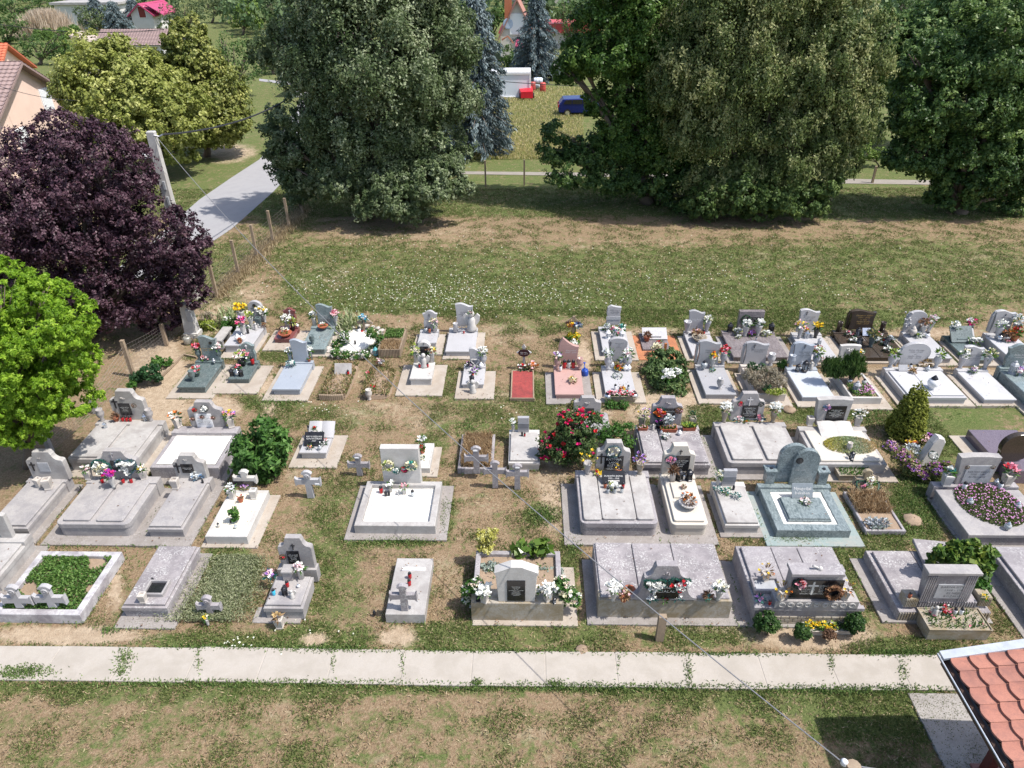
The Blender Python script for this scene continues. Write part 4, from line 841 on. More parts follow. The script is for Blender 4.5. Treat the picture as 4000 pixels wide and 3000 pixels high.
tomb('wide rounded grave filled with bright white gravel', (1435,800), (2088,806), (2318,440,'R'), yb=912, m=concd, fill=gravelw, k=.14, fz=.01, plinth=(470,.12,.0), apron=(.1,.2,.25,.1), am=aprd)
z = c.zp; headstone(c.root, 1798, 2125, 175, 412, z, 'baroque', conc, .16, plq=(1862,285,2058,420,plaqw), ins=(['VENCEL ISTVAN','1908 - 1976','VENCEL SANDOR','JUHASZ ILONA','VENCEL ROZALIA'], txtd)); Yh = g(1960,412,z).y
it('wreath', 1868, 250, 0, .6, 'red ribbon rosette on the white gravel grave headstone', y3=Yh, l='brown', c=('red','brown'), n=20, b=.05, r=.11); it('wreath', 1962, 235, 0, .8, 'black feathered wreath with white centre on the white gravel grave headstone', y3=Yh, l='black', c=('white',), n=10, b=.06, r=.12)
for x, y, lb in ((1850,335,'left dusty pink rosette on the white plaque'),(1940,318,'middle red rosette on the white plaque'),(2045,325,'right dusty pink rosette on the white plaque')): it('wreath', x, y, 0, .55, lb, y3=Yh-.03, l='brown', c=('pale','brown'), n=16, b=.05, r=.11)
it('flower_vase', 1715, 412, z, 1.7, 'carved square vase of white and orange lilies left of the white plaque', v='square', c=('white','white','orange'), n=12, r=.15, l='dgreen')
reg('B2'); it('flower_vase', 258, 412, z, 1.7, 'carved square vase of pink and yellow flowers right of the white plaque', v='square', c=('violet','yellow','pink'), n=14, r=.14)
tomb('low white kerb grave of cream gravel with black and white cross stone', (0,1462), (408,1467), (607,1018,'R'), yb=1545, m=whites, fill=gravelc, k=.12, fz=-.02, apron=(.12,.25,.12,.1), am=apr)
z = c.zt
stonecross('white stone cross with black name band at the head of the cream gravel grave', 385, 1010, 840, 268, 495, 925, z+.02, whites, t=.12); Yh = g(385,1010,z).y
b = MB(); P0 = onY(*uv(275,935),Yh); P1 = onY(*uv(485,965),Yh); b.box(((P0.x+P1.x)/2, Yh-.02, (P0.z+P1.z)/2), (P1.x-P0.x,.03,abs(P0.z-P1.z)+.06)); e = b.build('name_board', plaqb); e['_o'] = (0,0,0); tag(e, 'black name board fixed on the white stone cross', 'plaque')
it('wreath', 385, 985, z+.1, .8, 'round grey and violet wreath before the white cross', c=('violet','pale'), l='mix', n=16, r=.15); it('flower_vase', 270, 1095, z, 1.5, 'white square vase of white flowers at the left of the cream gravel', v='square', m=whites, c=('white','silver'), n=14, r=.13)
it('empty_vase', 480, 1095, z, 1.5, 'empty white square vase at the right of the cream gravel', v='square', m=whites, rz=0); it('flower_vase', 350, 1130, z, 1.0, 'small clay pot with withered twigs on the cream gravel', v='pot', m=terra, c=('brown','red'), n=6, l='dry')
it('candle', 135, 1375, z, 1, 'dark candle stub at the lower left of the cream gravel', m=whites); it('ball_lantern', 300, 1385, z, .6, 'small glass light at the lower middle of the cream gravel', cap=chrome); it('candle', 250, 1330, z, .7, 'little dark lamp under the green seedling', m=iron)
tomb('small pale granite grave with open stone book and many flowers', (903,655), (1167,660), (1248,445,'R'), yb=732, m=gwhite, covers=1, over=.05, ct=.05, apron=(.25,.35,.38,.1), am=apr)
z = c.zt; r_ = it('book_stone', 1125, 440, z+.14, 1.25, 'open white stone book standing at the head of the small granite grave', m=gwhite); r_.rotation_euler = (math.radians(38), 0, 0)
it('memorial_plaque', 1045, 600, z, 1.25, 'black plaque with white names lying on the small granite grave', d=(.46,.34), tilt=-50, t=['KATAI DEZSONE','SZALMA ETELKA','2020'])
for x, y, kk, cs, lb in ((1015,500,'bouquet',('white',),'white roses left of the white goblet on the small granite grave'),(1145,490,'bouquet',('white','silver'),'white roses right of the white goblet on the small granite grave'),(1150,555,'bouquet',('pink','orange','white'),'salmon pink bouquet right of the black plaque'),(1010,620,'bouquet',('white','pink','yellow'),'pink and white bouquet at the front left of the black plaque'),(1135,590,'bouquet',('white','grey'),'grey white bouquet behind the round lamp')):
    it(kk, x, y, z, .95, lb, c=cs, n=16, b=.035, l='dgreen')
it('flower_vase', 1070, 510, z, 1.2, 'white goblet with one red rose on the small granite grave', v='cone', m=whites, c=('red',), n=3, r=.05)
it('ball_lantern', 1105, 630, z, .75, 'round glass lamp at the front right of the black plaque', cap=chrome)
for x, lb in ((1003,'candle jar left of the stone book'),(1215,'candle jar right of the stone book')): it('candle', x, 455, z, 1.5, lb, m=glassc)
stonecross('tall stone cross with round rosette standing in the dry grass', 1010, 1100, 845, 860, 1112, 945, 0, fiber, relief=1, plate=(1078,962)); stonecross('smaller rough stone cross in the grass behind the tall one', 1475, 885, 685, 1365, 1582, 785, 0, concd, plate=(1458,708))
stonecross('pale stone cross half hidden behind the peony bush', 455, 925, 800, 355, 560, 830, 0, concw)
tomb('large white kerb grave with tall blank headstone and flower garland', (1435,1368), (2212,1352), (1553,930,'L'), yb=1457, m=concw, fill=gravelw, k=.17, fz=-.13, apron=(.25,.3,.22,.15), am=aprd)
z = c.zt; headstone(c.root, 1695, 2062, 620, 985, c.zt, 'rect', whites, .2); Yh = g(1880,985,c.zt).y
it('wreath', 1760, 780, 0, .95, 'left cream blossom ring of the garland on the blank headstone', y3=Yh, l='lime', c=('cream','cream','lime'), n=18, b=.06, r=.14, full=0); it('wreath', 1985, 780, 0, .95, 'right cream blossom ring of the garland on the blank headstone', y3=Yh, l='lime', c=('cream','cream','teal'), n=18, b=.06, r=.14, full=0)
it('wreath', 1835, 830, 0, .8, 'teal part of the garland on the blank headstone', y3=Yh, l='teal', c=('teal','white','silver'), n=16, b=.05, r=.12); it('wreath', 1915, 820, 0, .8, 'red and white part of the garland on the blank headstone', y3=Yh, l='green', c=('red','white','magenta'), n=14, b=.05, r=.12)
it('flower_vase', 1785, 1030, z, 1.1, 'vase of white lilies at the foot of the blank headstone', v='tube', m=whites, c=('white',), n=10, r=.14, b=.06); it('flower_vase', 1918, 1055, z, 1.2, 'pale vase of pink flowers at the foot of the blank headstone', v='tube', m=whites, c=('pale','pink'), n=9, r=.13)
it('candle', 1695, 1045, z, 1.6, 'red lantern candle on the white gravel left of the lilies'); it('candle', 1740, 1075, z, 1.2, 'dark candle in front of the lilies', m=iron); it('candle', 1770, 1070, z, 1.1, 'second dark candle in front of the lilies, right one', m=iron); it('candle', 1998, 1078, z, 1.5, 'clear candle jar at the right on the white gravel', m=glassc)
reg('B3')
tomb('tiny white kerb grave beside the tall blank headstone', (78,805), (192,808), (45,565,'L'), yb=865, m=whites, fill=gravelw, k=.05, fz=-.02, apron=(.02,.22,.15,.05), am=apr)
z = c.zt; it('bouquet', 120, 560, z, 1.5, 'tall white artificial flowers at the head of the tiny grave', c=('white','silver'), n=18, b=.04); it('potted_plant', 125, 660, z, 1.1, 'terracotta pot of red flowers on the tiny grave', c=('red','brown'), n=6); it('bouquet', 125, 720, z, .8, 'little white bouquet at the foot of the tiny grave', c=('white','cream'), n=12)
tomb('overgrown kerb grave full of tall dry grass', (475,812), (800,815), (490,480,'L'), yb=862, m=concd, fill=soil, k=.09, fz=-.05); DRY = [(c.cx, c.cy, c.w-.2, c.l-.2, c.zt, 5200, .34)]
for x, ba, tp, a0, a1, ya, pl, lb in ((640,862,610,520,757,722,(630,640),'left of the three stone crosses, on the dry grass grave'),(818,1003,752,708,930,845,None,'middle of the three stone crosses in the dry grass'),(1038,1018,780,920,1148,868,(1035,803),'right of the three stone crosses in the dry grass')): stonecross(lb, x, ba, tp, a0, a1, ya, 0 if ba > 900 else c.h, concd, plate=pl)
tomb('white grave with grey headstone partly shaded by the rose bush', (950,755), (1252,760), (955,470,'L'), yb=832, m=whites, inset=.05, plinth=(478,.06,.0), mcov=concw, cw=(1,))
z = c.zp; headstone(c.root, 1038, 1147, 325, 465, z, 'rect', ggrey, .1, band=(378,422,plain('slate_band',(.16,.17,.19),.4))); it('flower_vase', 995, 455, z, 1.4, 'slender white vase of white roses by the grey headstone', v='slender', m=whites, c=('white',), n=7, r=.1, b=.045)
it('candle', 1080, 498, c.zt, 1.0, 'dark candle on the rose shaded grave', m=iron); it('candle', 1105, 502, c.zt, .9, 'small reddish lamp beside the dark candle', m=glassr)
reg('B4')
tomb('large double grave with rounded base, honeycomb pattern and small book plaque', (165,1340), (915,1337), (808,852,'R'), yb=1477, m=concd, r=.15, covers=3, seam=.02, cw=(2.5,4.6,2.4), mcov=concw, inset=.08, plinth=(888,.06,.02), apron=(.4,.25,.3,.05), am=aprd)
z = c.zp; headstone(c.root, 320, 648, 565, 850, z, 'baroque', concw, .18, plq=(400,690,568,838,plaqb), cross=(370,665,760,iron), ins=(['KATONA','LAJOS','ESZTER','GIZELLA'], txtw)); Yh = g(480,850,z).y
it('wreath', 485, 650, 0, 1.0, 'deep blue feathered wreath with white flowers on the double grave', y3=Yh, l='bluen', c=('white','cream'), n=9, b=.05, r=.18)
it('flower_vase', 228, 865, z, 1.8, 'stone urn of tall yellow yarrow at the left of the plinth', v='cone', m=conc, c=('yellow',), n=6, r=.22, b=.035, l='mix'); it('flower_vase', 730, 865, z, 1.8, 'ochre stone urn of violet dry flowers at the right of the plinth', v='cone', m=ochre, c=('violet','blue'), n=20, r=.17, b=.025, l='dry')
it('bouquet', 335, 870, z, 1.1, 'yellow and pink tulips lying on the plinth', c=('yellow','red','yellow'), n=12, l='lime'); it('flower_vase', 528, 850, z, 1.1, 'small clay pot of yellow yarrow before the black plaque', v='pot', m=terra, c=('yellow',), n=5, r=.18, b=.04, l='dry')
zz = c.zt; it('memorial_plaque', 485, 965, zz, 1, 'white framed dark name plaque leaning on the big double grave', d=(.62,.36), tilt=-48, t=['HORVATH ANTAL','1935 - 1998'], m=plaqb, sm=whites)
it('bouquet', 475, 1000, zz+.05, 1.2, 'white lilies with green leaves before the framed plaque', c=('white',), n=9, b=.075, l='lime')
for x, y, lb, mm_ in ((400,995,'amber candle left of the white lilies',terra),(428,1045,'tall glass candle left in front of the white lilies',glassc),(495,1045,'low glass candle in front of the white lilies',glassc),(562,1042,'tall glass candle right in front of the white lilies',glassc),(572,1000,'red glass candle right of the white lilies',glassr)): it('candle', x, y, zz, 1.3, lb, m=mm_)
tomb('cream rounded single grave with white cross headstone and stone bowl', (1040,1352), (1392,1350), (1258,880,'R'), yb=1472, m=cream, r=.13, inset=.08, mcov=cream, plinth=(905,.06,.01), apron=(.25,.25,.3,.05), am=aprd)
z = c.zp; headstone(c.root, 965, 1270, 595, 868, z, 'baroque', cream, .18, plq=(1055,688,1200,832,plaqb), cross=(1133,632,676,iron), ins=(['NAGY ISTVAN','1928 - 1993','ES NEJE','IRMA'], txtw)); Yh = g(1120,868,z).y
it('wreath', 1033, 725, 0, .9, 'pink and lilac wreath at the left of the black plaque on the cream grave', y3=Yh, l='bluen', c=('pale','violet','pink'), n=14, b=.05, r=.15); zz = c.zt
it('potted_plant', 1045, 930, zz, 1.7, 'white cylinder pot with withered plant on the cream grave', v='tube', m=whites, l='brown', n=4, c=('dry',), r=.06)
it('lantern', 1110, 920, zz, 1.7, 'left black lantern on the cream grave', m=plaqb); it('lantern', 1205, 920, zz, 1.7, 'right black lantern on the cream grave', m=plaqb); it('candle', 1155, 915, zz, 1.6, 'silver candle between the two black lanterns', m=chrome)
b = MB(); p = g(1150,1100,zz); q = g(1062,955,zz); e = empty('raised_plate', p, 'thin raised square stone on the cream grave', 'slab'); b.stack((p.x+q.x)/2+.06, (p.y+q.y)/2, .46, abs(q.y-p.y), 0, [(zz,0),(zz+.04,0),(zz+.05,.01)]); b.build('slab', cream, e)
it('bouquet', 1152, 1000, zz+.05, .75, 'small dried pink flowers on the raised stone', c=('dry','pale','cream'), n=14, l='dry'); it('ball_lantern', 1155, 1075, zz+.03, .6, 'small silver lamp behind the stone bowl', cap=chrome)
it('potted_plant', 1198, 1175, zz, 1.35, 'wide white stone bowl of rust coloured dry plants', v='bowl', m=whites, l='brown', c=('dry','orange'), n=20, r=.2)
tomb('low white single grave with grey headstone and long white flower spray', (1545,1355), (1890,1358), (1440,985,'L'), yb=1447, m=whites, inset=.04, mcov=concw, plinth=(985,.05,.0), apron=(.1,.15,.12,.05), am=aprd)
z = c.zp; headstone(c.root, 1537, 1665, 833, 985, z, 'rect', ggrey, .1, band=(890,938,plain('slate_band',(.16,.17,.19),.4))); it('flower_vase', 1480, 968, z, 1.4, 'slim white vase of cream roses left of the grey headstone', v='slender', m=whites, c=('cream','white'), n=12, r=.11, b=.045)
for x, y, lb in ((1490,1030,'left part of the long white flower spray with green ribbon'),(1575,1050,'middle part of the long white flower spray'),(1660,1090,'right part of the long white flower spray with green ribbon')): it('bouquet', x, y, c.zt, 1.15, lb, c=('white','white','teal'), n=20, b=.032, l='teal' if x != 1575 else 'green', r=.11)
it('candle', 1633, 1015, c.zt, 1, 'dark candle behind the white flower spray', m=iron)
tomb('green marble grave with twin rounded headstones and white gravel border', (2050,1400), (2767,1410), (1880,975,'L'), yb=1482, m=gmarb, fill=gravelw, k=.24, fz=-.03, plinth=(990,.07,.06), apron=(.3,.3,.3,.05), am=stone('green_painted_concrete',(.23,.29,.285),.5,(.30,.28,.25),0))
z = c.zp; b = MB(); b.stack(c.cx, c.cy-.1, c.w-.75, c.l-.85, 0, [(c.zt-.02,.0),(c.zt+.06,0),(c.zt+.065,.03),(c.zt+.10,.03),(c.zt+.11,.04)]); b.build('centre_slab', gmarb, c.root)
reg('FF'); headstone(c.root, 1683, 1745, 962, 1042, z, 'arch', gmarb, .12); reg('B5'); headstone(c.root, 0, 250, 640, 968, z, 'arch', gmarb, .14, relief=(58,735,50,'photo'), ins=(['1942 - 2009'], txtw, False, (20,810,110,840)))
CTR = z; reg('B4')
for xx, yy, rg, lb in ((1980,960,'B4','left granite flower pillar of the green marble grave'),(268,968,'B5','right granite flower pillar of the green marble grave')):
    reg(rg); p = g(xx, yy, z); e = empty('granite_vase', p, lb, 'vase', 'granite vases of the green marble grave'); b = MB(); b.box((p.x, p.y+.12, z+.2), (.24,.24,.4)); b.box((p.x-.02, p.y+.11, z+.43), (.32,.3,.07)); b.build('pillar', gmarb, e); b = MB(); b.lathe((p.x, p.y+.1, z+.465), [(.05,0),(.045,.02)], 12); b.build('opening', plaqb, e)
reg('B5'); it('memorial_plaque', 80, 1100, c.zt+.09, 1.1, 'grey plaque with white handwriting on the green marble grave', d=(.5,.36), tilt=-30, t=['Nyugodjal','bekeben'], m=plain('slate_grey',(.2,.23,.25),.3)); it('bouquet', 108, 1150, c.zt+.09, 1.2, 'white and pink round bouquet before the grey plaque', c=('white','pale','white'), n=26, b=.04, l='green')
tomb('kerb grave of tangled dry stalks with leaning stone cross', (690,1410), (1082,1410), (482,1030,'L'), yb=1450, m=concd, fill=soil, k=.07, fz=-.04); DRY.append((c.cx, c.cy+.3, c.w-.1, c.l-.8, c.zt, 2600, .3)); z = c.zt
stonecross('old stone cross leaning over the tangled dry stalks', 700, 1010, 832, 580, 808, 935, z, ochre); it('heart_wreath', 712, 1015, z+.12, 1.3, 'dark feathered wreath with white flowers at the leaning cross', l='black', c=('white','cream','pink'), n=14, b=.05, r=.2); it('bouquet', 735, 960, z+.25, 1.3, 'tall white gladiolus bouquet on the dark wreath', c=('cream','white'), n=18, b=.04)
for dx, lb in ((730,'left clump of blue grey succulents'),(790,'middle clump of blue grey succulents'),(850,'right clump of blue grey succulents')): it('bouquet', dx, 1350+random.randint(-15,15), z, 1.4, lb+' in the dry kerb grave', c=('silver','grey'), n=34, b=.036, l='sage', r=.14)
reg('B4')
tomb('lichen spotted double grave crowded with troughs and wreaths', (772,772), (1415,777), (700,430,'L'), yb=885, m=concl, covers=2, seam=.025, inset=.04, cw=(2,4.2), plinth=(432,.05,.02), apron=(.1,.2,.1,.05), am=aprd)
z = c.zp; headstone(c.root, 855, 1148, 135, 392, z, 'baroque', concd, .16, plq=(968,232,1070,312,plaqb), relief=(1010,185,22), ins=(['BALOGH','ERNO'], txtw)); Yh = g(1000,392,z).y; zz = c.zt
it('wreath', 925, 275, 0, 1.1, 'red poppy wreath left on the crowded double grave', y3=Yh, l='teal', c=('red','pink','orange'), n=26, b=.05, r=.15); it('wreath', 1110, 255, 0, .8, 'brown straw hat shaped wreath right on the crowded double grave', y3=Yh, l='brown', c=('brown','dry','pale'), n=30, b=.05, r=.13)
it('flower_vase', 755, 395, z, 1.7, 'square stone vase of pale violet flowers left of the poppy wreath', v='square', m=ochre, c=('violet','yellow','white'), n=12, r=.2, b=.025); it('flower_vase', 1235, 400, z, 1.6, 'square stone vase of dark green leaves at the right of the crowded grave', v='square', m=ochre, l='dgreen', n=1, c=('dgreen',))
it('flower_vase', 1000, 425, zz, 1.4, 'glass vase of white blue flowers before the small black plaque', v='tube', m=glassc, c=('white','silver'), n=18, r=.17, b=.05, l='teal')
it('flower_trough', 760, 440, zz, .75, 'left terracotta trough on the crowded grave', d=(.42,.2,.14), n=8, c=('dry','pale'), rz=0); it('flower_trough', 1008, 455, zz, 1, 'middle terracotta trough of dry plants', d=(.5,.2,.14), n=14, c=('pale','straw'), rz=0); it('flower_trough', 1205, 440, zz, .9, 'right terracotta trough of bright green fern', d=(.45,.2,.14), n=60, c=('lime','green'), b=.05, rz=0)
it('ball_lantern', 1115, 490, zz, .8, 'white glass lamp on the crowded grave', m=plaqw, cap=plaqw); it('ball_lantern', 940, 480, zz, .6, 'small clear lamp at the seam of the crowded grave', cap=chrome); it('bouquet', 990, 520, zz, 1.2, 'white roses laid on the middle of the crowded grave', c=('white','silver','white'), n=24, b=.035, l='dgreen')
it('potted_plant', 915, 420, zz, 1.1, 'dark purple foliage pot under the poppy wreath', l='black', c=('purple',), n=6, m=plaqb); it('angel_figurine', 860, 440, zz, .8, 'small pale angel at the left seam of the crowded grave')
tomb('double grave with crucifix headstone and white flowers at both ends', (1597,757), None, (1443,400,'L'), yb=882, w=2.12, m=conc, covers=2, gap=.12, inset=.08, r=.12, plinth=(402,.05,.02), mcov=concw, apron=(.35,.2,.2,.1), am=aprd)
z = c.zp; headstone(c.root, 1625, 1940, 92, 352, z, 'baroque', conc, .16, plq=(1725,205,1852,325,plaqb), cross=(1800,125,205,chrome), ins=(['JUHASZ PAL','1926-1994','ES NEJE','TOTH MARIA','1930-2011'], txtw)); Yh = g(1780,352,z).y
it('wreath', 1703, 190, 0, .65, 'small red rosette wreath upper left on the crucifix headstone', y3=Yh, l='dgreen', c=('red','pink'), n=18, b=.05, r=.12); it('wreath', 1900, 195, 0, .6, 'small black ribbon at the upper right of the crucifix headstone', y3=Yh, l='black', c=('black',), n=8, b=.04, r=.12)
it('flower_vase', 1540, 362, z, 1.8, 'tall stone vase of white roses at the left end of the crucifix grave', v='cone', m=ochre, c=('white',), n=18, r=.14, b=.05); it('flower_vase', 2010, 365, z, 1.8, 'tall stone vase of white roses at the right end of the crucifix grave', v='cone', m=ochre, c=('white',), n=18, r=.14, b=.05)
it('bouquet', 1680, 350, z, 1.5, 'pink white lilies left of the crucifix plaque', c=('pale','white','silver'), n=22, l='teal'); it('bouquet', 1880, 350, z, 1.5, 'pink white lilies right of the crucifix plaque', c=('pale','pink','white'), n=22, l='teal'); it('bouquet', 1755, 375, z, .8, 'orange flower stem on the plinth of the crucifix grave', c=('orange','lime'), n=8)
reg('B5')
tomb('pale double grave with open book and a round bed of succulents', (232,765), (905,775), (40,440,'L'), yb=866, m=concw, covers=2, gap=.1, inset=.08, r=.03, plinth=(445,.07,.02), mcov=cream, apron=(.2,.25,.35,.1), am=apr)
z = c.zp; zz = c.zt; headstone(c.root, 215, 555, 148, 395, z, 'flare', concw, .2, plq=(335,210,476,350,plaqb), ins=(['KADAR ISTVAN','1907-1980','NEDECZKY JULIANNA','SZABO JANOS','KADAR ROZALIA','1931-2001'], txtw)); Yh = g(400,395,z).y
it('wreath', 315, 225, 0, .8, 'blue and lilac rosette on the plaque of the book grave', y3=Yh, l='bluen', c=('blue','violet','pale'), n=14, b=.06, r=.12); it('empty_vase', 148, 395, z, 1.5, 'square stone vase with dry earth left of the book grave headstone', v='square', rz=0)
it('flower_vase', 605, 395, z, 1.6, 'square stone vase of small white daisies right of the book grave headstone', v='square', c=('white',), n=24, r=.17, b=.03, l='dgreen'); r_ = it('book_stone', 405, 458, zz+.02, 1.6, 'large open white stone book on the pale double grave'); r_.rotation_euler = (math.radians(20), 0, 0)
it('lantern', 555, 715, zz, 1.2, 'black lantern in the gap below the succulents', m=plaqg); it('empty_vase', 525, 640, zz, 1.2, 'worn stone vase among the succulents', v='urn'); BEDS.append(('oval', g(540,590,zz), .75, .42, zz, 'succ'))
it('ball_lantern', 265, 400, z, .8, 'pale stone ball beside the open book', m=potg, cap=potg)
it('flower_trough', 560, 905, 0, 1, 'low stone trough of grey green thyme behind the leaning cross', d=(.95,.4,.25), m=ochre, n=0, rz=0)
tomb('polished purple granite grave facing away, black headstone at the right edge', (1975,760), None, (1668,437,'L'), h=.34, w=1.45, m=gpurp, over=.0, covers=0, ledge=False, apron=(.45,.1,.0,.1), am=apr)
p = g(2060,755,.34); b = MB(); b.box((p.x+1.0, p.y-.25, .22), (2.4,.5,.44)); b.build('front_block', gpurp, c.root); headstone(c.root, 2010, 2330, 490, 745, .45, 'oval', gblack, .16)
tomb('broad grave with an oval bed of pink flowers and square planters', (1700,1448), None, (1332,1010,'L'), h=.42, w=2.25, m=concd, covers=2, seam=.03, inset=.0, over=.03, ct=.09, cw=(1.75,.5), plinth=(985,.05,.0), mcov=conc, apron=(.05,.1,.1,.1), am=aprd)
z = c.zp; zz = c.zt; headstone(c.root, 1575, 1965, 700, 965, z, 'flare', conc, .2, plq=(1672,782,1865,945,plaqg), ins=(['KERTESZ JANOS','1918 - 1985','ES FELESEGE'], txtd)); BEDS.append(('oval', g(1880,1150,zz), .80, .88, zz, 'pink'))
for x, y, lb in ((1682,1160,'round glass lamp left of the oval pink bed'),(2140,1200,'round glass lamp right of the oval pink bed'),(2045,1395,'round glass lamp in front of the oval pink bed')): it('ball_lantern', x, y, zz, 1.05, lb, cap=chrome)
it('flower_vase', 1453, 972, z, 1.9, 'white square planter with white rose at the left of the pink bed grave', v='square', m=whites, c=('white','teal'), n=5, r=.09, b=.06); it('flower_vase', 2030, 968, z, 1.9, 'square stone planter with pink carnations at the right of the pink bed grave', v='square', c=('pink','red'), n=6, r=.12, b=.07)
for x, y, lb in ((1630,1010,'white glass lamp behind the left rim of the pink bed'),(1975,1005,'white glass lamp behind the right rim of the pink bed')): it('candle', x, y, z, 1.7, lb, m=plaqw)
it('ball_lantern', 1938, 965, z, .9, 'silver lamp at the right foot of the grey headstone', m=chrome, cap=chrome)
for x, y, r_, lb in ((1670,800,22,'left bunch of dead flowers on the grey headstone'),(1915,800,22,'right bunch of dead flowers on the grey headstone')): it('wreath', x, y, 0, .5, lb, y3=g(1770,965,c.zp).y, l='brown', c=('brown','lav'), n=14, r=.1)
stone_p = g(1290,800,0); e = empty('rough_gravestone', stone_p, 'rough pale natural gravestone leaning among lilac flowers', 'gravestone'); b = MB(); b.xf = Matrix.Translation(stone_p) @ Matrix.Rotation(.10, 4, 'Y') @ Matrix.Rotation(math.radians(-8), 4, 'X')
b.prism([(x*.52, zq*.98) for x, zq in profile('rough')], 0, .24, bev=.04); b.build('stone', whites, e); it('wreath', 1335, 700, .55, .8, 'black and white wreath on the rough natural gravestone', l='black', c=('white',), n=16, b=.045, r=.15)
# ---- third row ---------------------------------------------------------------
reg('C1')
tomb('long dark green granite grave with portrait medallion on a wavy headstone', (250,1135), (537,1140), (772,858,'R'), yb=1218, m=gdark, over=.04, ct=.06, plinth=(868,.06,.0), apron=(.32,.3,.3,.2))
z = c.zp; zz = c.zt; headstone(c.root, 492, 684, 592, 850, z, 'waver', gdark2, .12, relief=(612,662,24,'photo'), ins=(['KOVACS BELA','1938 - 2015'], txtg, False, (515,715,660,750)))
it('flower_vase', 497, 835, z, 1.7, 'dark vase of red carnations left of the medallion headstone', v='urn', m=gdark, c=('red','pink'), n=14, r=.12, b=.05); it('flower_vase', 715, 838, z, 1.7, 'dark vase of pink white carnations right of the medallion headstone', v='urn', m=gdark, c=('pale','white'), n=16, r=.13, b=.05)
it('bouquet', 565, 850, z, 1.3, 'pale pink lilies at the foot of the medallion headstone', c=('pale','pink','white'), n=16); it('flower_vase', 472, 1020, zz, 1.5, 'dark vase of red white flowers with bright leaves on the dark granite slab', v='pot', m=gdark, c=('white','red','pink'), n=12, r=.16, b=.045)
it('empty_vase', 428, 1072, zz, 1.7, 'polished dark empty urn on the dark granite slab', v='urn', m=gdark); it('ball_lantern', 655, 878, z, .8, 'silver lamp near the right vase of the medallion grave', m=chrome, cap=chrome)
tomb('short dark green granite grave with white cross carved on its stone', (805,1045), (1030,1052), (1140,868,'R'), yb=1112, m=gdark, over=.04, ct=.06, plinth=(880,.06,.0), apron=(.35,.45,.62,.1))
z = c.zp; zz = c.zt; headstone(c.root, 925, 1092, 665, 858, z, 'crown', gdark2, .12, cross=(993,683,722,plaqw), ins=(['Varga Jozsef','1950-2018','Varga Jozsefne'], txtw, True, (950,730,1070,775)))
it('flower_vase', 965, 905, zz, 1.9, 'tall bunch of lime green, white and red flowers on the short dark grave', v='pot', m=plaqb, c=('white','lime','pink','cream'), n=34, r=.2, b=.042); it('flower_vase', 930, 1000, zz, 1.3, 'black vase of pink flowers in front on the short dark grave', v='tube', m=plaqb, c=('pink','red'), n=12, r=.11)
it('candle', 1073, 888, z, 2.0, 'tall red candle at the right of the short dark grave'); it('lantern', 848, 1015, zz, 1.3, 'left black lantern cube on the short dark grave', m=plaqb); it('lantern', 950, 1020, zz, 1.3, 'right black lantern cube on the short dark grave', m=plaqb); it('ball_lantern', 910, 1015, zz, 1.1, 'silver ball lamp between the black lantern cubes', m=chrome, cap=chrome)
tomb('long plain blue grey granite grave with matching wavy headstone', (1273,1160), (1567,1162), (1742,865,'R'), yb=1240, m=gblue, over=.04, ct=.06, plinth=(878,.05,.0), apron=(.28,.3,.32,.1))
z = c.zp; headstone(c.root, 1478, 1660, 630, 865, z, 'waver', gblue, .12); it('flower_vase', 1482, 850, z, 1.7, 'blue grey vase of white flowers left of the wavy headstone', v='tube', m=gblue, c=('white','silver'), n=10, r=.1); it('flower_vase', 1697, 835, z, 1.7, 'blue grey vase of white hydrangea right of the wavy headstone', v='tube', m=gblue, c=('white',), n=16, r=.11)
it('bouquet', 1485, 905, z, 1.4, 'white wreath with green ribbon at the left of the blue grey slab', c=('white','teal','white'), n=22, l='teal'); it('flower_vase', 1682, 862, z, .9, 'little clay pot of brown flowers at the right of the blue grey slab', v='pot', m=terra, c=('brown','pale'), n=8)
tomb('long white grave with arched grey headstone under yellow chrysanthemums', (757,685), (1000,690), (1258,490,'R'), yb=778, m=gwhite, covers=1, over=.03, ct=.05, plinth=(492,.05,.0), apron=(.08,.12,.4,.1))
z = c.zp; zz = c.zt; headstone(c.root, 1018, 1172, 215, 430, z, 'arch', fiber, .14, relief=(1085,257,26,'photo'), ins=(['BENKO FERENC','1946 - 2012','ES NEJE'], txtd, False, (1035,285,1150,325)))
for x, y, cs, lb, s_ in ((960,440,('yellow',),'large bunch of yellow chrysanthemums left of the arched headstone',2.2),(1185,430,('yellow','white'),'yellow and white chrysanthemums right of the arched headstone',1.9),(1060,480,('cream','lime'),'cream roses in the middle of the long white grave',1.7),(975,570,('magenta','violet','pink'),'tall white vase of magenta and violet flowers',1.9),(1205,440,('white',),'white chrysanthemums at the right end of the arched headstone',1.6)):
    it('flower_vase', x, y, z if y < 500 else zz, s_, lb, v='cone', m=whites, c=cs, n=24, r=.14, b=.045)
it('flower_vase', 1140, 470, z, 1.7, 'black granite vase before the arched headstone', v='square', m=gdark, n=0, rz=0); it('ball_lantern', 915, 640, zz, 1.3, 'white ball lamp at the front of the long white grave', m=plaqw, cap=plaqw); it('ball_lantern', 965, 640, zz, 1.3, 'white ribbed lamp at the front right of the long white grave', m=plaqw, cap=chrome); it('potted_plant', 938, 665, zz, .9, 'small basket of orange flowers on the long white grave', c=('orange','red','brown'), n=12, l='dry')
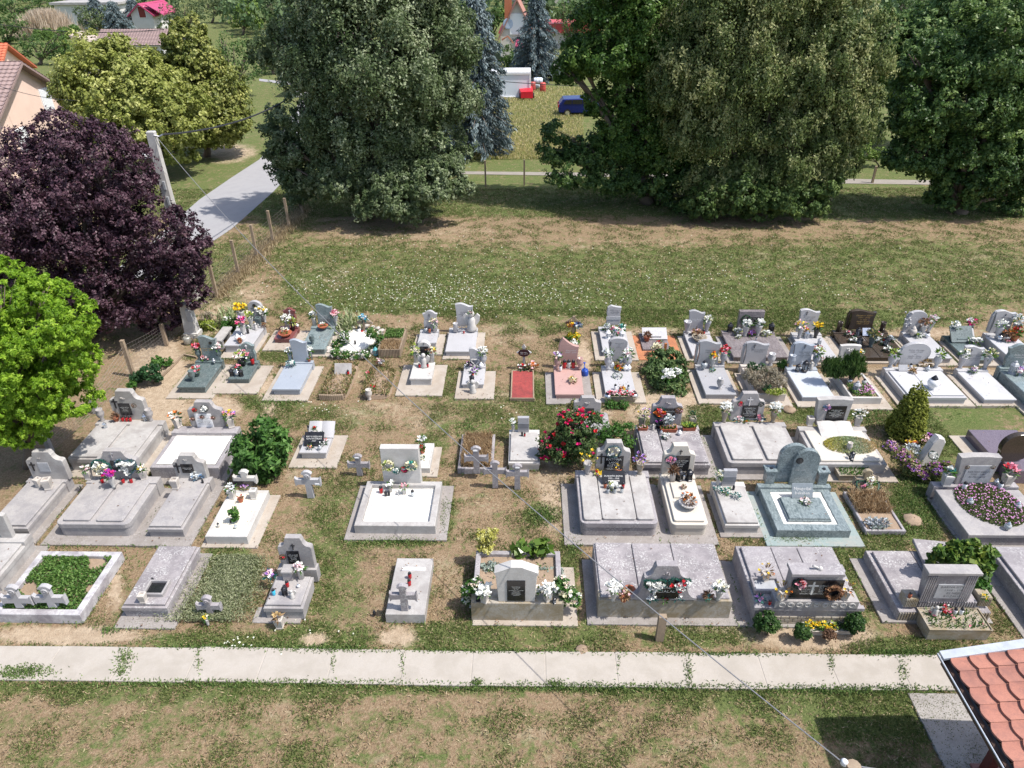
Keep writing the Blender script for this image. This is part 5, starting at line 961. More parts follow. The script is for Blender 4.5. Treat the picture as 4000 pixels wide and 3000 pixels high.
it('candle', 1022, 560, zz, 1.5, 'dark slim lantern beside the magenta flowers', m=iron); it('angel_figurine', 1110, 520, zz, 1.1, 'white reclining angel on the long white grave'); it('bouquet', 1195, 480, z, 1, 'pine cone wreath at the right of the long white grave', c=('brown','dry'), n=20, l='brown'); it('bouquet', 1045, 500, zz, 1.1, 'white lily bouquet in the middle of the long white grave', c=('white',), n=14)
tomb('small red granite grave with white flowers', (1298,610), (1482,622), (1588,492,'R'), yb=672, m=gred, over=.03, ct=.05, plinth=(500,.05,.0), apron=(.3,.35,.55,.1))
z = c.zp; headstone(c.root, 1400, 1534, 290, 462, z, 'crown', gred, .12, cross=(1465,304,338,plaqw), ins=(['Tolds Jozsef','1950-2018'], txtw, True, (1415,342,1520,378)))
it('flower_vase', 1450, 510, z, 1.9, 'wide bunch of white flowers before the red granite headstone', v='tube', m=glassc, c=('white',), n=30, r=.15, b=.035); it('flower_vase', 1510, 515, z, 1.7, 'lime green leaves in a dark vase on the red granite grave', v='tube', m=plaqb, c=('lime','white'), n=10, l='lime', r=.12); it('flower_vase', 1425, 590, c.zt, 1.4, 'basket of white snowdrop flowers on the red granite slab', v='bowl', m=terra, c=('white','cream'), n=22, r=.14, b=.03)
it('ball_lantern', 1555, 490, z, .7, 'small white lamp at the right of the red granite grave', m=plaqw, cap=chrome)
tomb('grey green granite grave with engraved wavy headstone beside iris leaves', (1580,725), (1825,732), (1985,492,'R'), yb=802, m=gdark2, over=.03, ct=.05, plinth=(500,.06,.0), apron=(.2,.3,.1,.1))
z = c.zp; headstone(c.root, 1755, 1932, 248, 480, z, 'wave', gdark2, .12, ins=(['Kiss Miklos','1949 - 2016','Nyugodjek bekeben'], txtw, True, (1780,350,1910,410))); it('flower_vase', 1740, 470, z, 1.9, 'tall white roses left of the engraved wavy headstone', v='tube', m=whites, c=('white',), n=12, r=.1, b=.05); it('flower_vase', 1970, 470, z, 1.8, 'light vase of pink peonies right of the engraved wavy headstone', v='cone', m=fiber, c=('pale','pink'), n=18, r=.13, b=.05)
it('flower_vase', 1832, 505, z, 1.1, 'low pot of white flowers before the engraved wavy headstone', v='bowl', m=terra, c=('white',), n=12, r=.1); it('empty_vase', 1718, 672, c.zt, 1.5, 'dark empty urn on the grey green slab', v='urn', m=gdark)
# bench, fountain stele, can
e = empty('stone_bench', g(735,680,0), 'small white stone bench beside the long white grave', 'bench'); p0 = g(752,682,0); p1 = g(705,672,0); b = MB(); T0 = g(690,608,.42); T1 = g(790,530,.42); b.box(((T0.x+T1.x)/2, (T0.y+T1.y)/2, .42), (.36,1.15,.07)); b.build('seat', concw, e)
for yy in (-.38, .38): b = MB(); b.box(((T0.x+T1.x)/2, (T0.y+T1.y)/2+yy, .195), (.28,.12,.39)); b.build('leg', concw, e)
p = g(400,625,0); e = empty('water_pillar', p, 'white pillar with niche and lamp under the purple tree', 'pillar'); b = MB(); b.stack(p.x, p.y+.3, .56, .46, 0, [(0,0),(.2,0),(.22,.05),(1.3,.1),(1.32,.07),(1.38,.07),(1.4,.09)]); b.build('pillar', whites, e); b = MB(); b.box((p.x+.12, p.y+.13, .95), (.2,.05,.5)); b.build('niche', plaqg, e)
it('watering_can', 375, 672, 0, 1.25, 'grey metal watering can at the foot of the white pillar', m=plain('galvanised_metal',(.36,.35,.31),.45,.4))
reg('C2')
e = empty('wooden_grave_cross', g(618,545,.05), 'brown wooden cross under a small roof with a blue bouquet', 'cross'); p = e.location; zt = onY(*uv(610,385),p.y).z; b = MB(); b.box((p.x, p.y, zt/2), (.09,.07,zt)); b.build('post', wood, e); b = MB(); xa = onY(*uv(540,440),p.y); xb = onY(*uv(700,440),p.y); b.box(((xa.x+xb.x)/2, p.y-.01, xa.z), (xb.x-xa.x,.07,.10)); b.build('arm', wood, e)
b = MB(); q = onY(*uv(622,378),p.y); b.tube([q, onY(*uv(705,452),p.y)], .022, 4); b.tube([q, onY(*uv(545,440),p.y)], .022, 4); b.build('roof', concw, e); it('bouquet', 605, 415, 0, 1.5, 'pale blue bouquet hung on the wooden cross', y3=p.y-.02, c=('lblue','silver','white'), n=20, l='teal')
it('candle', 565, 560, .08, 2.0, 'white cylinder candle left of the wooden cross', m=plaqw); it('candle', 650, 570, .08, 2.0, 'white cylinder candle right of the wooden cross', m=plaqw); it('candle', 595, 560, .08, 1.4, 'red candle at the foot of the wooden cross')
p = g(535,660,0); e = empty('gravel_mound', p, 'rounded mound of bright white gravel edged with field stones', 'grave'); b = MB(); vs = []; 
pr = [(1.0,0),(.95,.10),(.75,.16),(.4,.2),(.02,.21)]; b.lathe((p.x,p.y,0), [(r,z_) for r, z_ in pr], 28); 
for v in b.v: a_ = math.atan2(v.y-p.y, v.x-p.x); f_ = 1+.13*math.sin(a_*3+1)+.07*math.sin(a_*7); v.x = p.x+(v.x-p.x)*.68*f_; v.y = p.y+(v.y-p.y)*.95*f_
b.build('mound', gravelw, e, smooth=True); 
for k in range(26): t_ = 2*math.pi*k/26; b = MB(); b.blob((p.x+1.08*math.cos(t_), p.y+1.28*math.sin(t_), .06), random.uniform(.1,.16), jit=.35, sq=.7); b.build('edging_stone', potg, e)
it('candle', 520, 675, .2, 1.1, 'dark candle on the white gravel mound', m=iron); it('lantern', 742, 790, 0, 1.5, 'turquoise lantern between gravel mound and wooden bed', cap=plain('turquoise_paint',(.1,.35,.38),.5))
tomb('raised bed walled with upright half logs, full of dry plants', (770,735), (972,740), (1090,520,'R'), yb=815, m=wood, fill=soil, k=.06, fz=-.03); DRY.append((c.cx, c.cy-.45, c.w-.1, c.l*.45, c.zt, 1400, .2)); BEDS.append((c.cx, c.cy+.45, c.w-.1, c.l*.4, c.zt, 'green')); b = MB(); n_ = 14
for k in range(n_): b.tube([(c.xl+.03+(c.w-.06)*k/(n_-1), c.yf-.01, 0), (c.xl+.03+(c.w-.06)*k/(n_-1), c.yf-.01, c.h+.03)], .032, 6)
for k in range(26):
    for xx in (c.xl, c.xr): b.tube([(xx, c.yf+c.l*k/25, 0), (xx, c.yf+c.l*k/25, c.h+.03)], .034, 6)
b.build('log_edging', wood, c.root)
# two overgrown flower mounds
for (x0, x1, yf_, yb_, lb, nm) in ((130,400,1275,905,'overgrown flower mound with half log edging and a white plaque','a'),(580,860,1270,985,'overgrown mound of poppies with a clay vase','b')):
    P0 = g(x0, yf_, 0); P1 = g(x1, yf_, 0); P2 = g(x1+60, yb_, 0); e = empty('flower_mound', ((P0.x+P1.x)/2, (P0.y+P2.y)/2, 0), lb, 'grave'); L_ = P2.y-P0.y; wd = P1.x-P0.x
    b = MB(); b.stack((P0.x+P1.x)/2+.05, (P0.y+P2.y)/2, wd*1.1, L_, .3, [(0,0),(.12,.03),(.2,.15),(.24,.35)]); b.build('mound', soil, e)
    if nm == 'a':
        b = MB()
        for k in range(12): q = (P0.x+.05+(wd-.1)*k/11, P0.y-.03+.03*abs(k-5.5)/5, 0); b.tube([q, (q[0], q[1], .2)], [.05,.045], 7)
        b.build('log_edging', wood, e)
    DRY.append(((P0.x+P1.x)/2+.05, (P0.y+P2.y)/2, wd*1.05, L_*.95, .15, 900, .22)); BEDS.append(((P0.x+P1.x)/2+.05, (P0.y+P2.y)/2, wd*1.1, L_*.95, .12, 'wild'))
it('memorial_plaque', 388, 1010, .2, 1.4, 'white stone plaque leaning in the overgrown mound', d=(.42,.28), m=concw, sm=conc); it('candle', 445, 1010, .2, 1.4, 'red candle jar beside the leaning white plaque')
it('bouquet', 652, 1010, .3, 1.0, 'pink rose on the poppy mound', c=('pink','red'), n=7, b=.045); it('bouquet', 718, 1145, .3, 1.0, 'red poppies on the poppy mound', c=('red',), n=8, b=.04); it('empty_vase', 672, 1275, 0, 1.7, 'weathered clay vase in front of the poppy mound', v='urn', m=potg); it('bouquet', 785, 900, .1, 1.6, 'bunch of dried pink grey flowers on a stone lying in the grass', c=('pale','brown','grey'), n=22, l='dry')
tomb('small pale grave with carved flower on its curved headstone', (1190,655), (1378,662), (1437,535,'R'), yb=722, m=gwhite, over=.03, ct=.05, plinth=(540,.05,.0), apron=(.18,.25,.5,.15))
z = c.zp; headstone(c.root, 1247, 1408, 318, 528, z, 'crown', gwhite, .12, ins=(['Szabone Marta','1952 - 2014','Cseke Ildiko'], txtd, True, (1270,395,1390,455)), cross=(1317,345,385,txtd)); it('flower_vase', 1380, 535, z, 1.7, 'pale vase of cream pink roses on the small pale grave', v='tube', m=whites, c=('pale','cream'), n=18, r=.13); it('ball_lantern', 1283, 540, z, .95, 'small glass lamp left on the small pale grave', cap=iron); it('candle', 1322, 548, z, 1.5, 'orange candle jar in the middle of the small pale grave', m=terra)
tomb('wide pale granite grave with veiled angel on its wavy headstone', (1490,750), (1803,755), (1853,515,'R'), yb=818, m=gwhite, over=.03, ct=.05, plinth=(530,.06,.0), apron=(.1,.28,.18,.15))
z = c.zp; headstone(c.root, 1600, 1793, 240, 480, z, 'wave', gwhite, .13, ins=(['PAL ISTVAN','1940 - 2010','KEREKES PIROSKA','1944 - 2019'], txtd, False, (1630,290,1750,410))); it('angel_figurine', 1778, 520, z, 3.0, 'tall white angel statue with roses leaning on the wavy headstone')
it('bouquet', 1760, 350, z+.75, 1.0, 'cream roses on the shoulder of the angel statue', c=('pale','brown','white'), n=10); it('empty_vase', 1602, 535, z, 1.9, 'plain cylinder vase at the left of the wide pale grave', v='tube', m=gwhite)
for x, lb in ((1648,'left small white heart figurine on the wide pale grave'),(1690,'right small white heart figurine on the wide pale grave')): it('heart_ornament', x, 520, z, .9, lb)
it('candle', 1692, 560, c.zt, 1.0, 'little red and white lamp on the wide pale grave', cap=whites)
tomb('bright white grave with black plaque and kneeling angel figure', (1103,1045), (1337,1048), (1388,868,'R'), yb=1137, m=whites, covers=1, over=.03, ct=.06, apron=(.42,.4,.62,.3))
z = c.zt; headstone(c.root, 1188, 1332, 655, 868, z, 'arch', whites, .2, plq=(1215,700,1320,850,plaqb), cross=(1258,660,685,txtd)); it('flower_vase', 1180, 865, z, 2.0, 'white vase of cream gladioli left of the black plaque on the bright white grave', v='tube', m=whites, c=('cream','lime'), n=16, r=.15); it('flower_vase', 1350, 865, z, 1.9, 'white vase of cream and brown flowers right of the kneeling angel', v='tube', m=whites, c=('cream','brown','yellow'), n=18, r=.15)
it('angel_figurine', 1262, 920, z, 2.0, 'large kneeling white angel on the bright white grave'); it('candle', 1213, 930, z, 1.2, 'red candle left of the kneeling angel'); it('candle', 1302, 925, z, 1.2, 'red candle right of the kneeling angel')
tomb('pale granite child grave with heart figure and black lantern', (1667,1108), (1897,1106), (1937,925,'R'), yb=1172, m=gwhite, over=.03, ct=.05, plinth=(925,.05,.0), apron=(.2,.36,.62,.05))
z = c.zp; zz = c.zt; headstone(c.root, 1748, 1873, 722, 900, z, 'wave', gwhite, .12, ins=(['Papp Arpad','2011'], txtd, True, (1765,835,1860,870))); it('flower_vase', 1905, 900, z, 1.9, 'grey vase of white roses right of the child grave headstone', v='urn', m=fiber, c=('white',), n=16, r=.13); it('heart_ornament', 1815, 915, z, 1.7, 'white open heart figure on the child grave'); it('bouquet', 1750, 915, z, 1.2, 'dark wreath with white flowers left of the open heart', c=('white','black','purple'), n=18, l='black')
it('ball_lantern', 1880, 930, z, 1.0, 'white ball lamp at the right of the open heart', m=plaqw, cap=plaqw); it('bouquet', 1805, 985, zz, 1.3, 'white and violet flowers in the middle of the child grave', c=('white','violet'), n=24); it('candle', 1787, 1030, zz, 1.3, 'red candle behind the black lantern of the child grave'); it('lantern', 1780, 1092, zz, 1.5, 'black lantern at the front of the child grave', m=plaqb); it('angel_figurine', 1790, 1200, .04, 1.9, 'white praying angel standing before the child grave')
reg('C3')
tomb('low bed of red bark with wooden edging and pointed wooden cross', (245,1262), (517,1262), (282,955,'L'), h=.1, m=wood, fill=redm, k=.05, fz=-.01, group=None); b = MB(); n_ = 22
for k in range(n_): b.tube([(c.xl+c.w*k/(n_-1), c.yf-.02, 0), (c.xl+c.w*k/(n_-1), c.yf-.02, .13)], .03, 6)
b.build('log_edging', wood, c.root); p = g(405,930,.05); e = empty('wooden_grave_cross', p, 'pointed light wooden cross with black oval plaque above the red bark', 'cross'); zt = onY(*uv(407,675),p.y).z; xa = onY(*uv(325,762),p.y); xb = onY(*uv(488,762),p.y); s = .045
b = MB(); b.prism([(p.x-s,0),(p.x-s,zt-.14),(p.x-s*1.7,zt-.12),(p.x,zt),(p.x+s*1.7,zt-.12),(p.x+s,zt-.14),(p.x+s,0)], p.y-.03, p.y+.03); b.build('post', concw, e); b = MB(); b.prism([(xa.x,xa.z),(xa.x+.12,xa.z+.08),(xa.x+.12,xa.z+.045),(xb.x-.12,xa.z+.045),(xb.x-.12,xa.z+.08),(xb.x,xa.z),(xb.x-.12,xa.z-.08),(xb.x-.12,xa.z-.045),(xa.x+.12,xa.z-.045),(xa.x+.12,xa.z-.08)], p.y-.045, p.y+.01); b.build('arm', fiber, e)
b = MB(); b.xf = Matrix.Translation((p.x, p.y-.055, xa.z)) @ Matrix.Rotation(math.pi/2, 4, 'X') @ Matrix.Scale(1.35, 4, (1,0,0)); b.lathe((0,0,0), [(.15,0),(.15,.015)], 18); o_ = b.build('oval_plaque', plaqb, e); lettering(['Nagy Janos','1939 - 2020'], .28, .12, txtw, e, (p.x, p.y-.075, xa.z), italic=True)
it('bouquet', 385, 950, .1, 1.5, 'white and dark flowers left at the head of the red bark bed', c=('white','red','black'), n=16, l='dgreen'); it('bouquet', 490, 945, .1, 2.0, 'tall bunch of orange and white dried flowers at the red bark bed', c=('white','orange','dry','pale'), n=26, l='dry')
tomb('pink granite grave with concave pointed headstone', (736,1215), (1053,1217), (733,940,'L'), yb=1280, m=gpink, over=.03, ct=.05, plinth=(938,.04,.0), apron=(.3,.3,.3,.05), am=aprd)
z = c.zp; zz = c.zt; headstone(c.root, 778, 1000, 612, 868, z, 'concave', gpink, .14, ins=(['Kiss Jozsef','1947 - 2006'], txtw, True, (850,735,975,775))); Yh = g(890,868,z).y
it('flower_vase', 765, 935, z, 1.8, 'pink granite vase of lavender flowers on the pink grave', v='urn', m=gpink, c=('violet','white'), n=18, r=.13, b=.035); it('empty_vase', 1007, 940, z, 1.8, 'empty pink granite urn on the pink grave', v='urn', m=gpink)
for x, mm_, lb in ((843,glassr,'left red candle on the pink grave'),(888,glassc,'clear candle between the red ones on the pink grave'),(937,glassr,'right red candle on the pink grave'),(800,plaqw,'short white candle beside the lavender vase')): it('candle', x, 930 if x != 800 else 958, z, 2.1 if x != 800 else 1.5, lb, m=mm_)
it('bouquet', 925, 1085, zz, 1.4, 'yellow and cream bouquet lying on the pink slab', c=('yellow','cream','cream'), n=18, l='dry'); it('watering_can', 1060, 1020, 0, 1.1, 'dark blue plastic watering can beside the pink grave', m=plain('blue_plastic',(.02,.07,.35),.35), rz=1.57)
tomb('pale grave with bulb shaped headstone and flower trough at its foot', (1280,1207), (1618,1207), (1245,940,'L'), yb=1268, m=gwhite, over=.03, ct=.05, plinth=(940,.06,.0), apron=(.3,.32,.28,.05))
z = c.zp; zz = c.zt; headstone(c.root, 1318, 1524, 612, 865, z, 'bulb', fiber, .14, ins=(['Szalai Erzsebet','1951','2016','bekeben'], txtd, True, (1385,650,1480,730)), cross=(1345,645,690,txtd))
it('flower_vase', 1310, 935, z, 2.1, 'pale urn of white roses left of the bulb shaped headstone', v='urn', m=gwhite, c=('white','silver'), n=16, r=.13); it('flower_vase', 1525, 930, z, 2.1, 'pale urn of white pink roses right of the bulb shaped headstone', v='urn', m=gwhite, c=('white','pale'), n=16, r=.13)
it('bouquet', 1425, 960, zz, 1.6, 'orange, yellow and red bouquet before the bulb shaped headstone', c=('orange','yellow','red','white'), n=22); it('bouquet', 1470, 890, z, 1.6, 'tall white bouquet before the bulb shaped headstone', c=('white','silver'), n=22); it('heart_wreath', 1415, 1040, zz, .8, 'white heart shaped wreath on the pale slab', l='sage', c=('white','silver'), n=20, r=.17)
for x, lb in ((1360,'left white lamp before the bulb shaped headstone'),(1500,'middle white lamp right of the orange bouquet'),(1535,'right white lamp at the edge of the pale slab')): it('ball_lantern', x, 960 if x > 1400 else 935, zz, 1.1, lb, m=plaqw, cap=plaqw)
it('candle', 1390, 1165, zz, 1.4, 'clear candle at the front left of the pale slab', m=plaqw); it('bouquet', 1470, 1185, zz, 1.2, 'flat dish of yellow and orange flowers on the pale slab', c=('yellow','orange','brown'), n=22, b=.03, l='black'); it('candle', 1530, 1170, zz, 1.3, 'clear candle at the front right of the pale slab', m=glassc)
it('flower_trough', 1445, 1290, 0.04, 1.15, 'stone trough of pink and red begonias at the foot of the pale grave', d=(.85,.22,.22), m=ochre, c=('pink','red','pale','white'), n=60, b=.035, rz=0); it('ball_lantern', 1308, 1290, .05, 1.7, 'left big silver glass lamp at the foot of the pale grave', m=chrome); it('ball_lantern', 1590, 1285, .05, 1.7, 'right big silver glass lamp at the foot of the pale grave', m=chrome)
tomb('pale grey grave behind with flag shaped headstone and many white flowers', (1250,752), (1560,757), (1220,500,'L'), yb=822, m=gwhite, over=.03, ct=.05, plinth=(510,.05,.02), apron=(.28,.28,.25,.12))
z = c.zp; zz = c.zt; headstone(c.root, 1296, 1455, 262, 470, z, 'shell', fiber, .13, ins=(['VIZER GYORGY','1936 - 1998','KISS MARIANN','1941 - 2017'], txtd, False, (1335,305,1440,350)), band=(378,410,gwhite))
for x, y, cs, lb, s_ in ((1310,520,('white','silver'),'white roses left before the flag shaped headstone',1.6),(1390,560,('white','pink','white'),'large white bouquet with a pink rose before the flag shaped headstone',2.0),(1460,520,('white','teal'),'white roses right before the flag shaped headstone',1.6)): it('bouquet', x, y, z, s_, lb, c=cs, n=24)
it('lantern', 1312, 610, zz, 1.6, 'left white lantern on the pale grey grave', cap=plaqw); it('lantern', 1462, 610, zz, 1.6, 'right white lantern on the pale grey grave', cap=plaqw); it('flower_vase', 1380, 605, zz, 1.2, 'small glass vase of blue flowers between the white lanterns', v='tube', m=glassc, c=('teal','violet'), n=8)
e = empty('wooden_grave_cross', g(935,640,0), 'dark wooden cross with gabled top hung with yellow flowers', 'cross'); p = e.location; zt = onY(*uv(943,372),p.y).z; b = MB(); b.box((p.x,p.y,zt/2), (.1,.07,zt)); b.build('post', wood, e); b = MB(); q = onY(*uv(943,378),p.y); b.tube([onY(*uv(852,445),p.y), q, onY(*uv(1028,468),p.y)], .03, 4); b.build('roof', wood, e); b = MB(); q = onY(*uv(930,440),p.y); b.box((q.x, p.y-.02, q.z), (.5,.06,.1)); b.build('arm', woodd, e)
it('bouquet', 918, 495, 0, 1.6, 'orange yellow bunch hung on the dark wooden cross', y3=p.y-.05, c=('orange','yellow','brown'), n=20, l='dry'); it('bouquet', 985, 495, 0, 1.5, 'white and blue bunch hung on the dark wooden cross', y3=p.y-.05, c=('white','silver','navy'), n=18, l='bluen'); it('bouquet', 940, 640, .05, 2.6, 'big mound of bright yellow chrysanthemums behind the pink headstone', c=('yellow','lime','yellow'), n=46, b=.035); it('bouquet', 940, 690, .05, 1.6, 'white flowers in front of the yellow mound', c=('white','cream'), n=24)
# flat plaque plate with orange bark each side
p0 = g(1690,745,.05); p1 = g(1990,745,.05); p2 = g(1960,570,.05); q0 = g(1575,850,0); q1 = g(2130,880,0); e = empty('ground_plate_grave', ((p0.x+p1.x)/2, (p0.y+p2.y)/2, 0), 'flat grey ground plate between strips of orange bark', 'grave', 'graves of the cemetery'); b = MB(); b.box(((p0.x+p1.x)/2, (p0.y+p2.y)/2, .07), (p1.x-p0.x, p2.y-p0.y, .08)); b.build('plate', gbrown, e)
b = MB(); yq = (g(1600,590,0).y+q0.y)/2; b.box(((q0.x+q1.x)/2+.1, yq, .0), (q1.x-q0.x-.2, g(1600,590,0).y-q0.y, .07)); b.build('bark_bed', orangem, e); it('memorial_plaque', 1822, 632, .11, 1.5, 'white name plaque lying on the flat grey plate', d=(.62,.36), tilt=-62, m=gwhite, sm=gwhite, t=['ANTAL TIBOR','1957','VALERIA']); it('potted_plant', 1730, 640, .11, 1.6, 'terracotta pot with withered leaves on the flat grey plate', l='brown', n=4, c=('brown',)); it('bouquet', 1862, 680, .15, 1.2, 'upright red flowers at the edge of the ivy mound', c=('red',), n=9, b=.05)
it('bouquet', 1825, 740, .25, 1.6, 'cream chrysanthemum in grey leaves at the head of the ivy mound', c=('cream',), n=9, b=.08, l='sage'); it('bouquet', 1958, 800, .45, 1.0, 'single cream rose under the black ovals', c=('cream',), n=4, b=.07)
IVY = g(1940,1050,0); e = empty('wooden_grave_cross', g(1922,800,.3), 'orange wooden cross with two black oval plaques over the ivy', 'cross'); p = e.location; zt = onY(*uv(1922,665),p.y).z; za = onY(*uv(1922,748),p.y).z; b = MB(); b.box((p.x,p.y,zt/2), (.09,.06,zt)); b.build('post', woodo, e)
for sx in (-1, 1): b = MB(); b.xf = Matrix.Translation((p.x+sx*.2, p.y-.03, za)) @ Matrix.Rotation(math.pi/2, 4, 'X') @ Matrix.Scale(1.5, 4, (1,0,0)); b.lathe((0,0,0), [(.125,0),(.125,.015)], 16); b.build('oval_plaque', plaqb, e)
it('bouquet', 1950, 1050, .5, 2.2, 'large white hydrangea blooms on the ivy mound', c=('white',), n=26, b=.045); it('bouquet', 2055, 1010, .5, 1.7, 'smaller white blooms right on the ivy mound', c=('white',), n=18, b=.04)
b = None; hs_p = g(1090,1400,0); tomb('old grave hidden behind the rose bush, only its scrolled headstone showing', (975,1700), None, (945,1420,'L'), h=.4, w=1.05, m=concd, inset=.05); headstone(c.root, 945, 1240, 1255, 1425, c.zt, 'baroque', conc, .15, relief=(1085,1315,30), plq=(1040,1368,1160,1420,plaqb))
reg('C4')
tomb('pale granite grave with ridged wavy headstone and small vase on the slab', (425,1217), (766,1215), (325,915,'L'), yb=1287, m=ggrey, over=.03, ct=.05, plinth=(912,.06,.0), apron=(.25,.2,.25,.1))
z = c.zp; zz = c.zt; headstone(c.root, 358, 592, 640, 895, z, 'wave', ggrey, .14, ins=(['Pinter Lajos','1958 - 2002'], txtd, True, (430,730,545,775)), lines=-1); it('flower_vase', 615, 890, z, 1.9, 'grey urn of red carnations right of the ridged headstone', v='urn', m=ggrey, c=('red','pink'), n=22, r=.16); it('flower_vase', 500, 920, z, 1.6, 'white vase of yellow flowers before the ridged headstone', v='cone', m=whites, c=('yellow','orange'), n=14, r=.11)
it('ball_lantern', 410, 935, z, 1.4, 'dark capped glass lamp left before the ridged headstone', m=glassc); it('empty_vase', 578, 1155, zz, 1.7, 'small pale urn alone on the middle of the granite slab', v='urn', m=gwhite); it('bouquet', 505, 970, zz, .9, 'green heart ornament behind on the granite slab', c=('teal','silver'), n=12)
tomb('pale granite grave behind with wave carved headstone and dried bouquet', (285,795), (585,797), (202,560,'L'), yb=852, m=gwhite, over=.03, ct=.05, plinth=(560,.05,.0), apron=(.22,.1,.1,.1))
z = c.zp; zz = c.zt; headstone(c.root, 250, 423, 315, 535, z, 'waver', ggrey, .13, ins=(['Kovacs Bertalan','1949 - 2017'], plaqw, True, (285,400,395,430))); it('empty_vase', 225, 550, z, 2.1, 'empty grey urn left of the wave carved headstone', v='cone', m=ggrey); it('flower_vase', 440, 540, z, 1.9, 'grey vase of white roses right of the wave carved headstone', v='cone', m=ggrey, c=('white','cream'), n=14, r=.12)
it('bouquet', 335, 585, zz, 1.8, 'peach coloured dried flowers on the grave behind', c=('pale','straw','brown'), n=26, l='dry'); it('flower_vase', 360, 640, zz, 1.6, 'green bowl of withered brown flowers on the grave behind', v='bowl', m=ochre, c=('dry','brown'), n=16, l='brown', r=.13); it('candle', 402, 590, zz, 2.0, 'thick red candle on the grave behind')
tomb('brown grey marbled double grave with black name plate', (722,812), (1332,815), (618,560,'L'), yb=877, m=gbrown, over=.03, ct=.05, covers=2, seam=.008, plinth=(556,.05,.0), apron=(.2,.3,.08,.12), am=aprd)
z = c.zp; zz = c.zt; headstone(c.root, 790, 1062, 322, 530, z, 'rect', gbrown, .16, plq=(880,385,1042,480,plaqb), ins=(['SZUCS IMRE','1932 - 2005','ES NEJE','MARGIT'], txtw)); Yh = g(920,530,z).y; it('wreath', 868, 410, 0, 1.2, 'dark green pine wreath left on the marbled double headstone', y3=Yh, l='dgreen', n=0, r=.13)
it('lantern', 690, 540, z, 1.8, 'left tall black lamp on the marbled double grave', m=plaqb); it('lantern', 1135, 540, z, 1.8, 'right tall black lamp on the marbled double grave', m=plaqb); it('flower_vase', 852, 590, zz, 2.0, 'left white vase of white lilies on the marbled double grave', v='cone', m=whites, c=('white',), n=14, r=.11); it('flower_vase', 990, 585, zz, 2.0, 'right white vase of white lilies on the marbled double grave', v='cone', m=whites, c=('white',), n=14, r=.11)
for x, y, cs, lb in ((775,560,('white',),'left white chrysanthemum cushion on the marbled grave'),(785,610,('white',),'small white flower patch at the lower left of the marbled grave'),(918,580,('pink','violet'),'pink carnation ball between the white vases'),(1085,585,('white',),'right white chrysanthemum cushion on the marbled grave')): it('bouquet', x, y, zz, 1.6 if x != 785 else 1.0, lb, c=cs, n=26, b=.04, l='lime' if cs == ('white',) else 'green')
it('candle', 975, 635, zz, 1, 'small silver candle at the seam of the marbled slabs', m=chrome)
tomb('kerbed planter grave overgrown with grey lavender', (965,1215), (1300,1217), (822,930,'L'), yb=1307, m=stone('rough_pale_concrete',(.50,.45,.41),.2,(.35,.31,.28),0), fill=soil, k=.08, fz=-.05, plinth=(915,.0,.0), apron=(.2,.2,.3,.1)); LAV = g(1060,1080,.4)
z = c.h; headstone(c.root, 862, 1112, 655, 895, z, 'wave', ggrey, .13, cross=(968,672,715,txtd), ins=(['PALLOS JANOS','1940-2012'], txtd, False, (930,730,1080,765)), lines=-1); it('empty_vase', 1128, 905, z, 2.0, 'empty pale urn right of the lavender grave headstone', v='urn', m=gwhite)
tomb('blue white granite grave with engraved curves and two small lanterns', (1478,1242), (1828,1244), (1305,955,'L'), yb=1312, m=gblue, over=.03, ct=.05, plinth=(950,.05,.0), mcov=granite('blue_white_granite',(.40,.43,.47),(.50,.525,.56),.3,60), apron=(.2,.25,.3,.1))
z = c.zp; zz = c.zt; headstone(c.root, 1382, 1600, 660, 905, z, 'waver', gblue, .13, cross=(1512,680,720,txtd), ins=(['PAPP SANDOR','1933 - 1998','TOMORI MARIA','1938 - 2017'], txtd, False, (1440,745,1560,830)), lines=-1)
it('empty_vase', 1348, 915, z, 1.9, 'blue grey urn left of the engraved curve grave headstone', v='urn', m=gblue); it('flower_vase', 1612, 905, z, 1.9, 'blue grey urn of white and green flowers right of the engraved curve headstone', v='urn', m=gblue, c=('white','lime'), n=16, r=.13)
for x, y, s_, lb in ((1420,960,1.2,'left small black lantern on the blue white slab'),(1500,960,1.9,'bigger black lantern on the blue white slab')): it('lantern', x, y, z, s_, lb)
it('ball_lantern', 1468, 915, z, .9, 'silver lamp between the lanterns on the blue white slab', m=chrome, cap=chrome); it('angel_figurine', 1568, 945, z, 1.1, 'small white angel right of the bigger black lantern')
tomb('pale grave behind with domed headstone and yellow flowers', (1535,837), (1872,840), (1360,580,'L'), yb=892, m=gwhite, over=.03, ct=.05, plinth=(575,.05,.0), apron=(.1,.25,.1,.1))
z = c.zp; zz = c.zt; headstone(c.root, 1445, 1660, 302, 545, z, 'wave', gwhite, .13, cross=(1533,320,362,txtd), ins=(['KOCSIS JOZSEF','1944 - 2010','ES NEJE'], txtd, False, (1490,375,1610,430)))
it('flower_vase', 1440, 600, z, 1.8, 'stone vase of yellow pink lilies left of the domed headstone', v='cone', m=ggrey, c=('yellow','pale','lime'), n=18, r=.17); it('flower_vase', 1615, 605, zz, 1.8, 'black vase of bright yellow daffodils right of the domed headstone', v='cone', m=plaqb, c=('yellow',), n=22, r=.14); it('bouquet', 1500, 560, z, 1.6, 'pink and yellow flowers at the foot of the domed headstone', c=('red','yellow','pale'), n=16, l='lime'); it('lantern', 1522, 610, zz, 1.5, 'glass sided silver lantern before the domed headstone', cap=chrome)
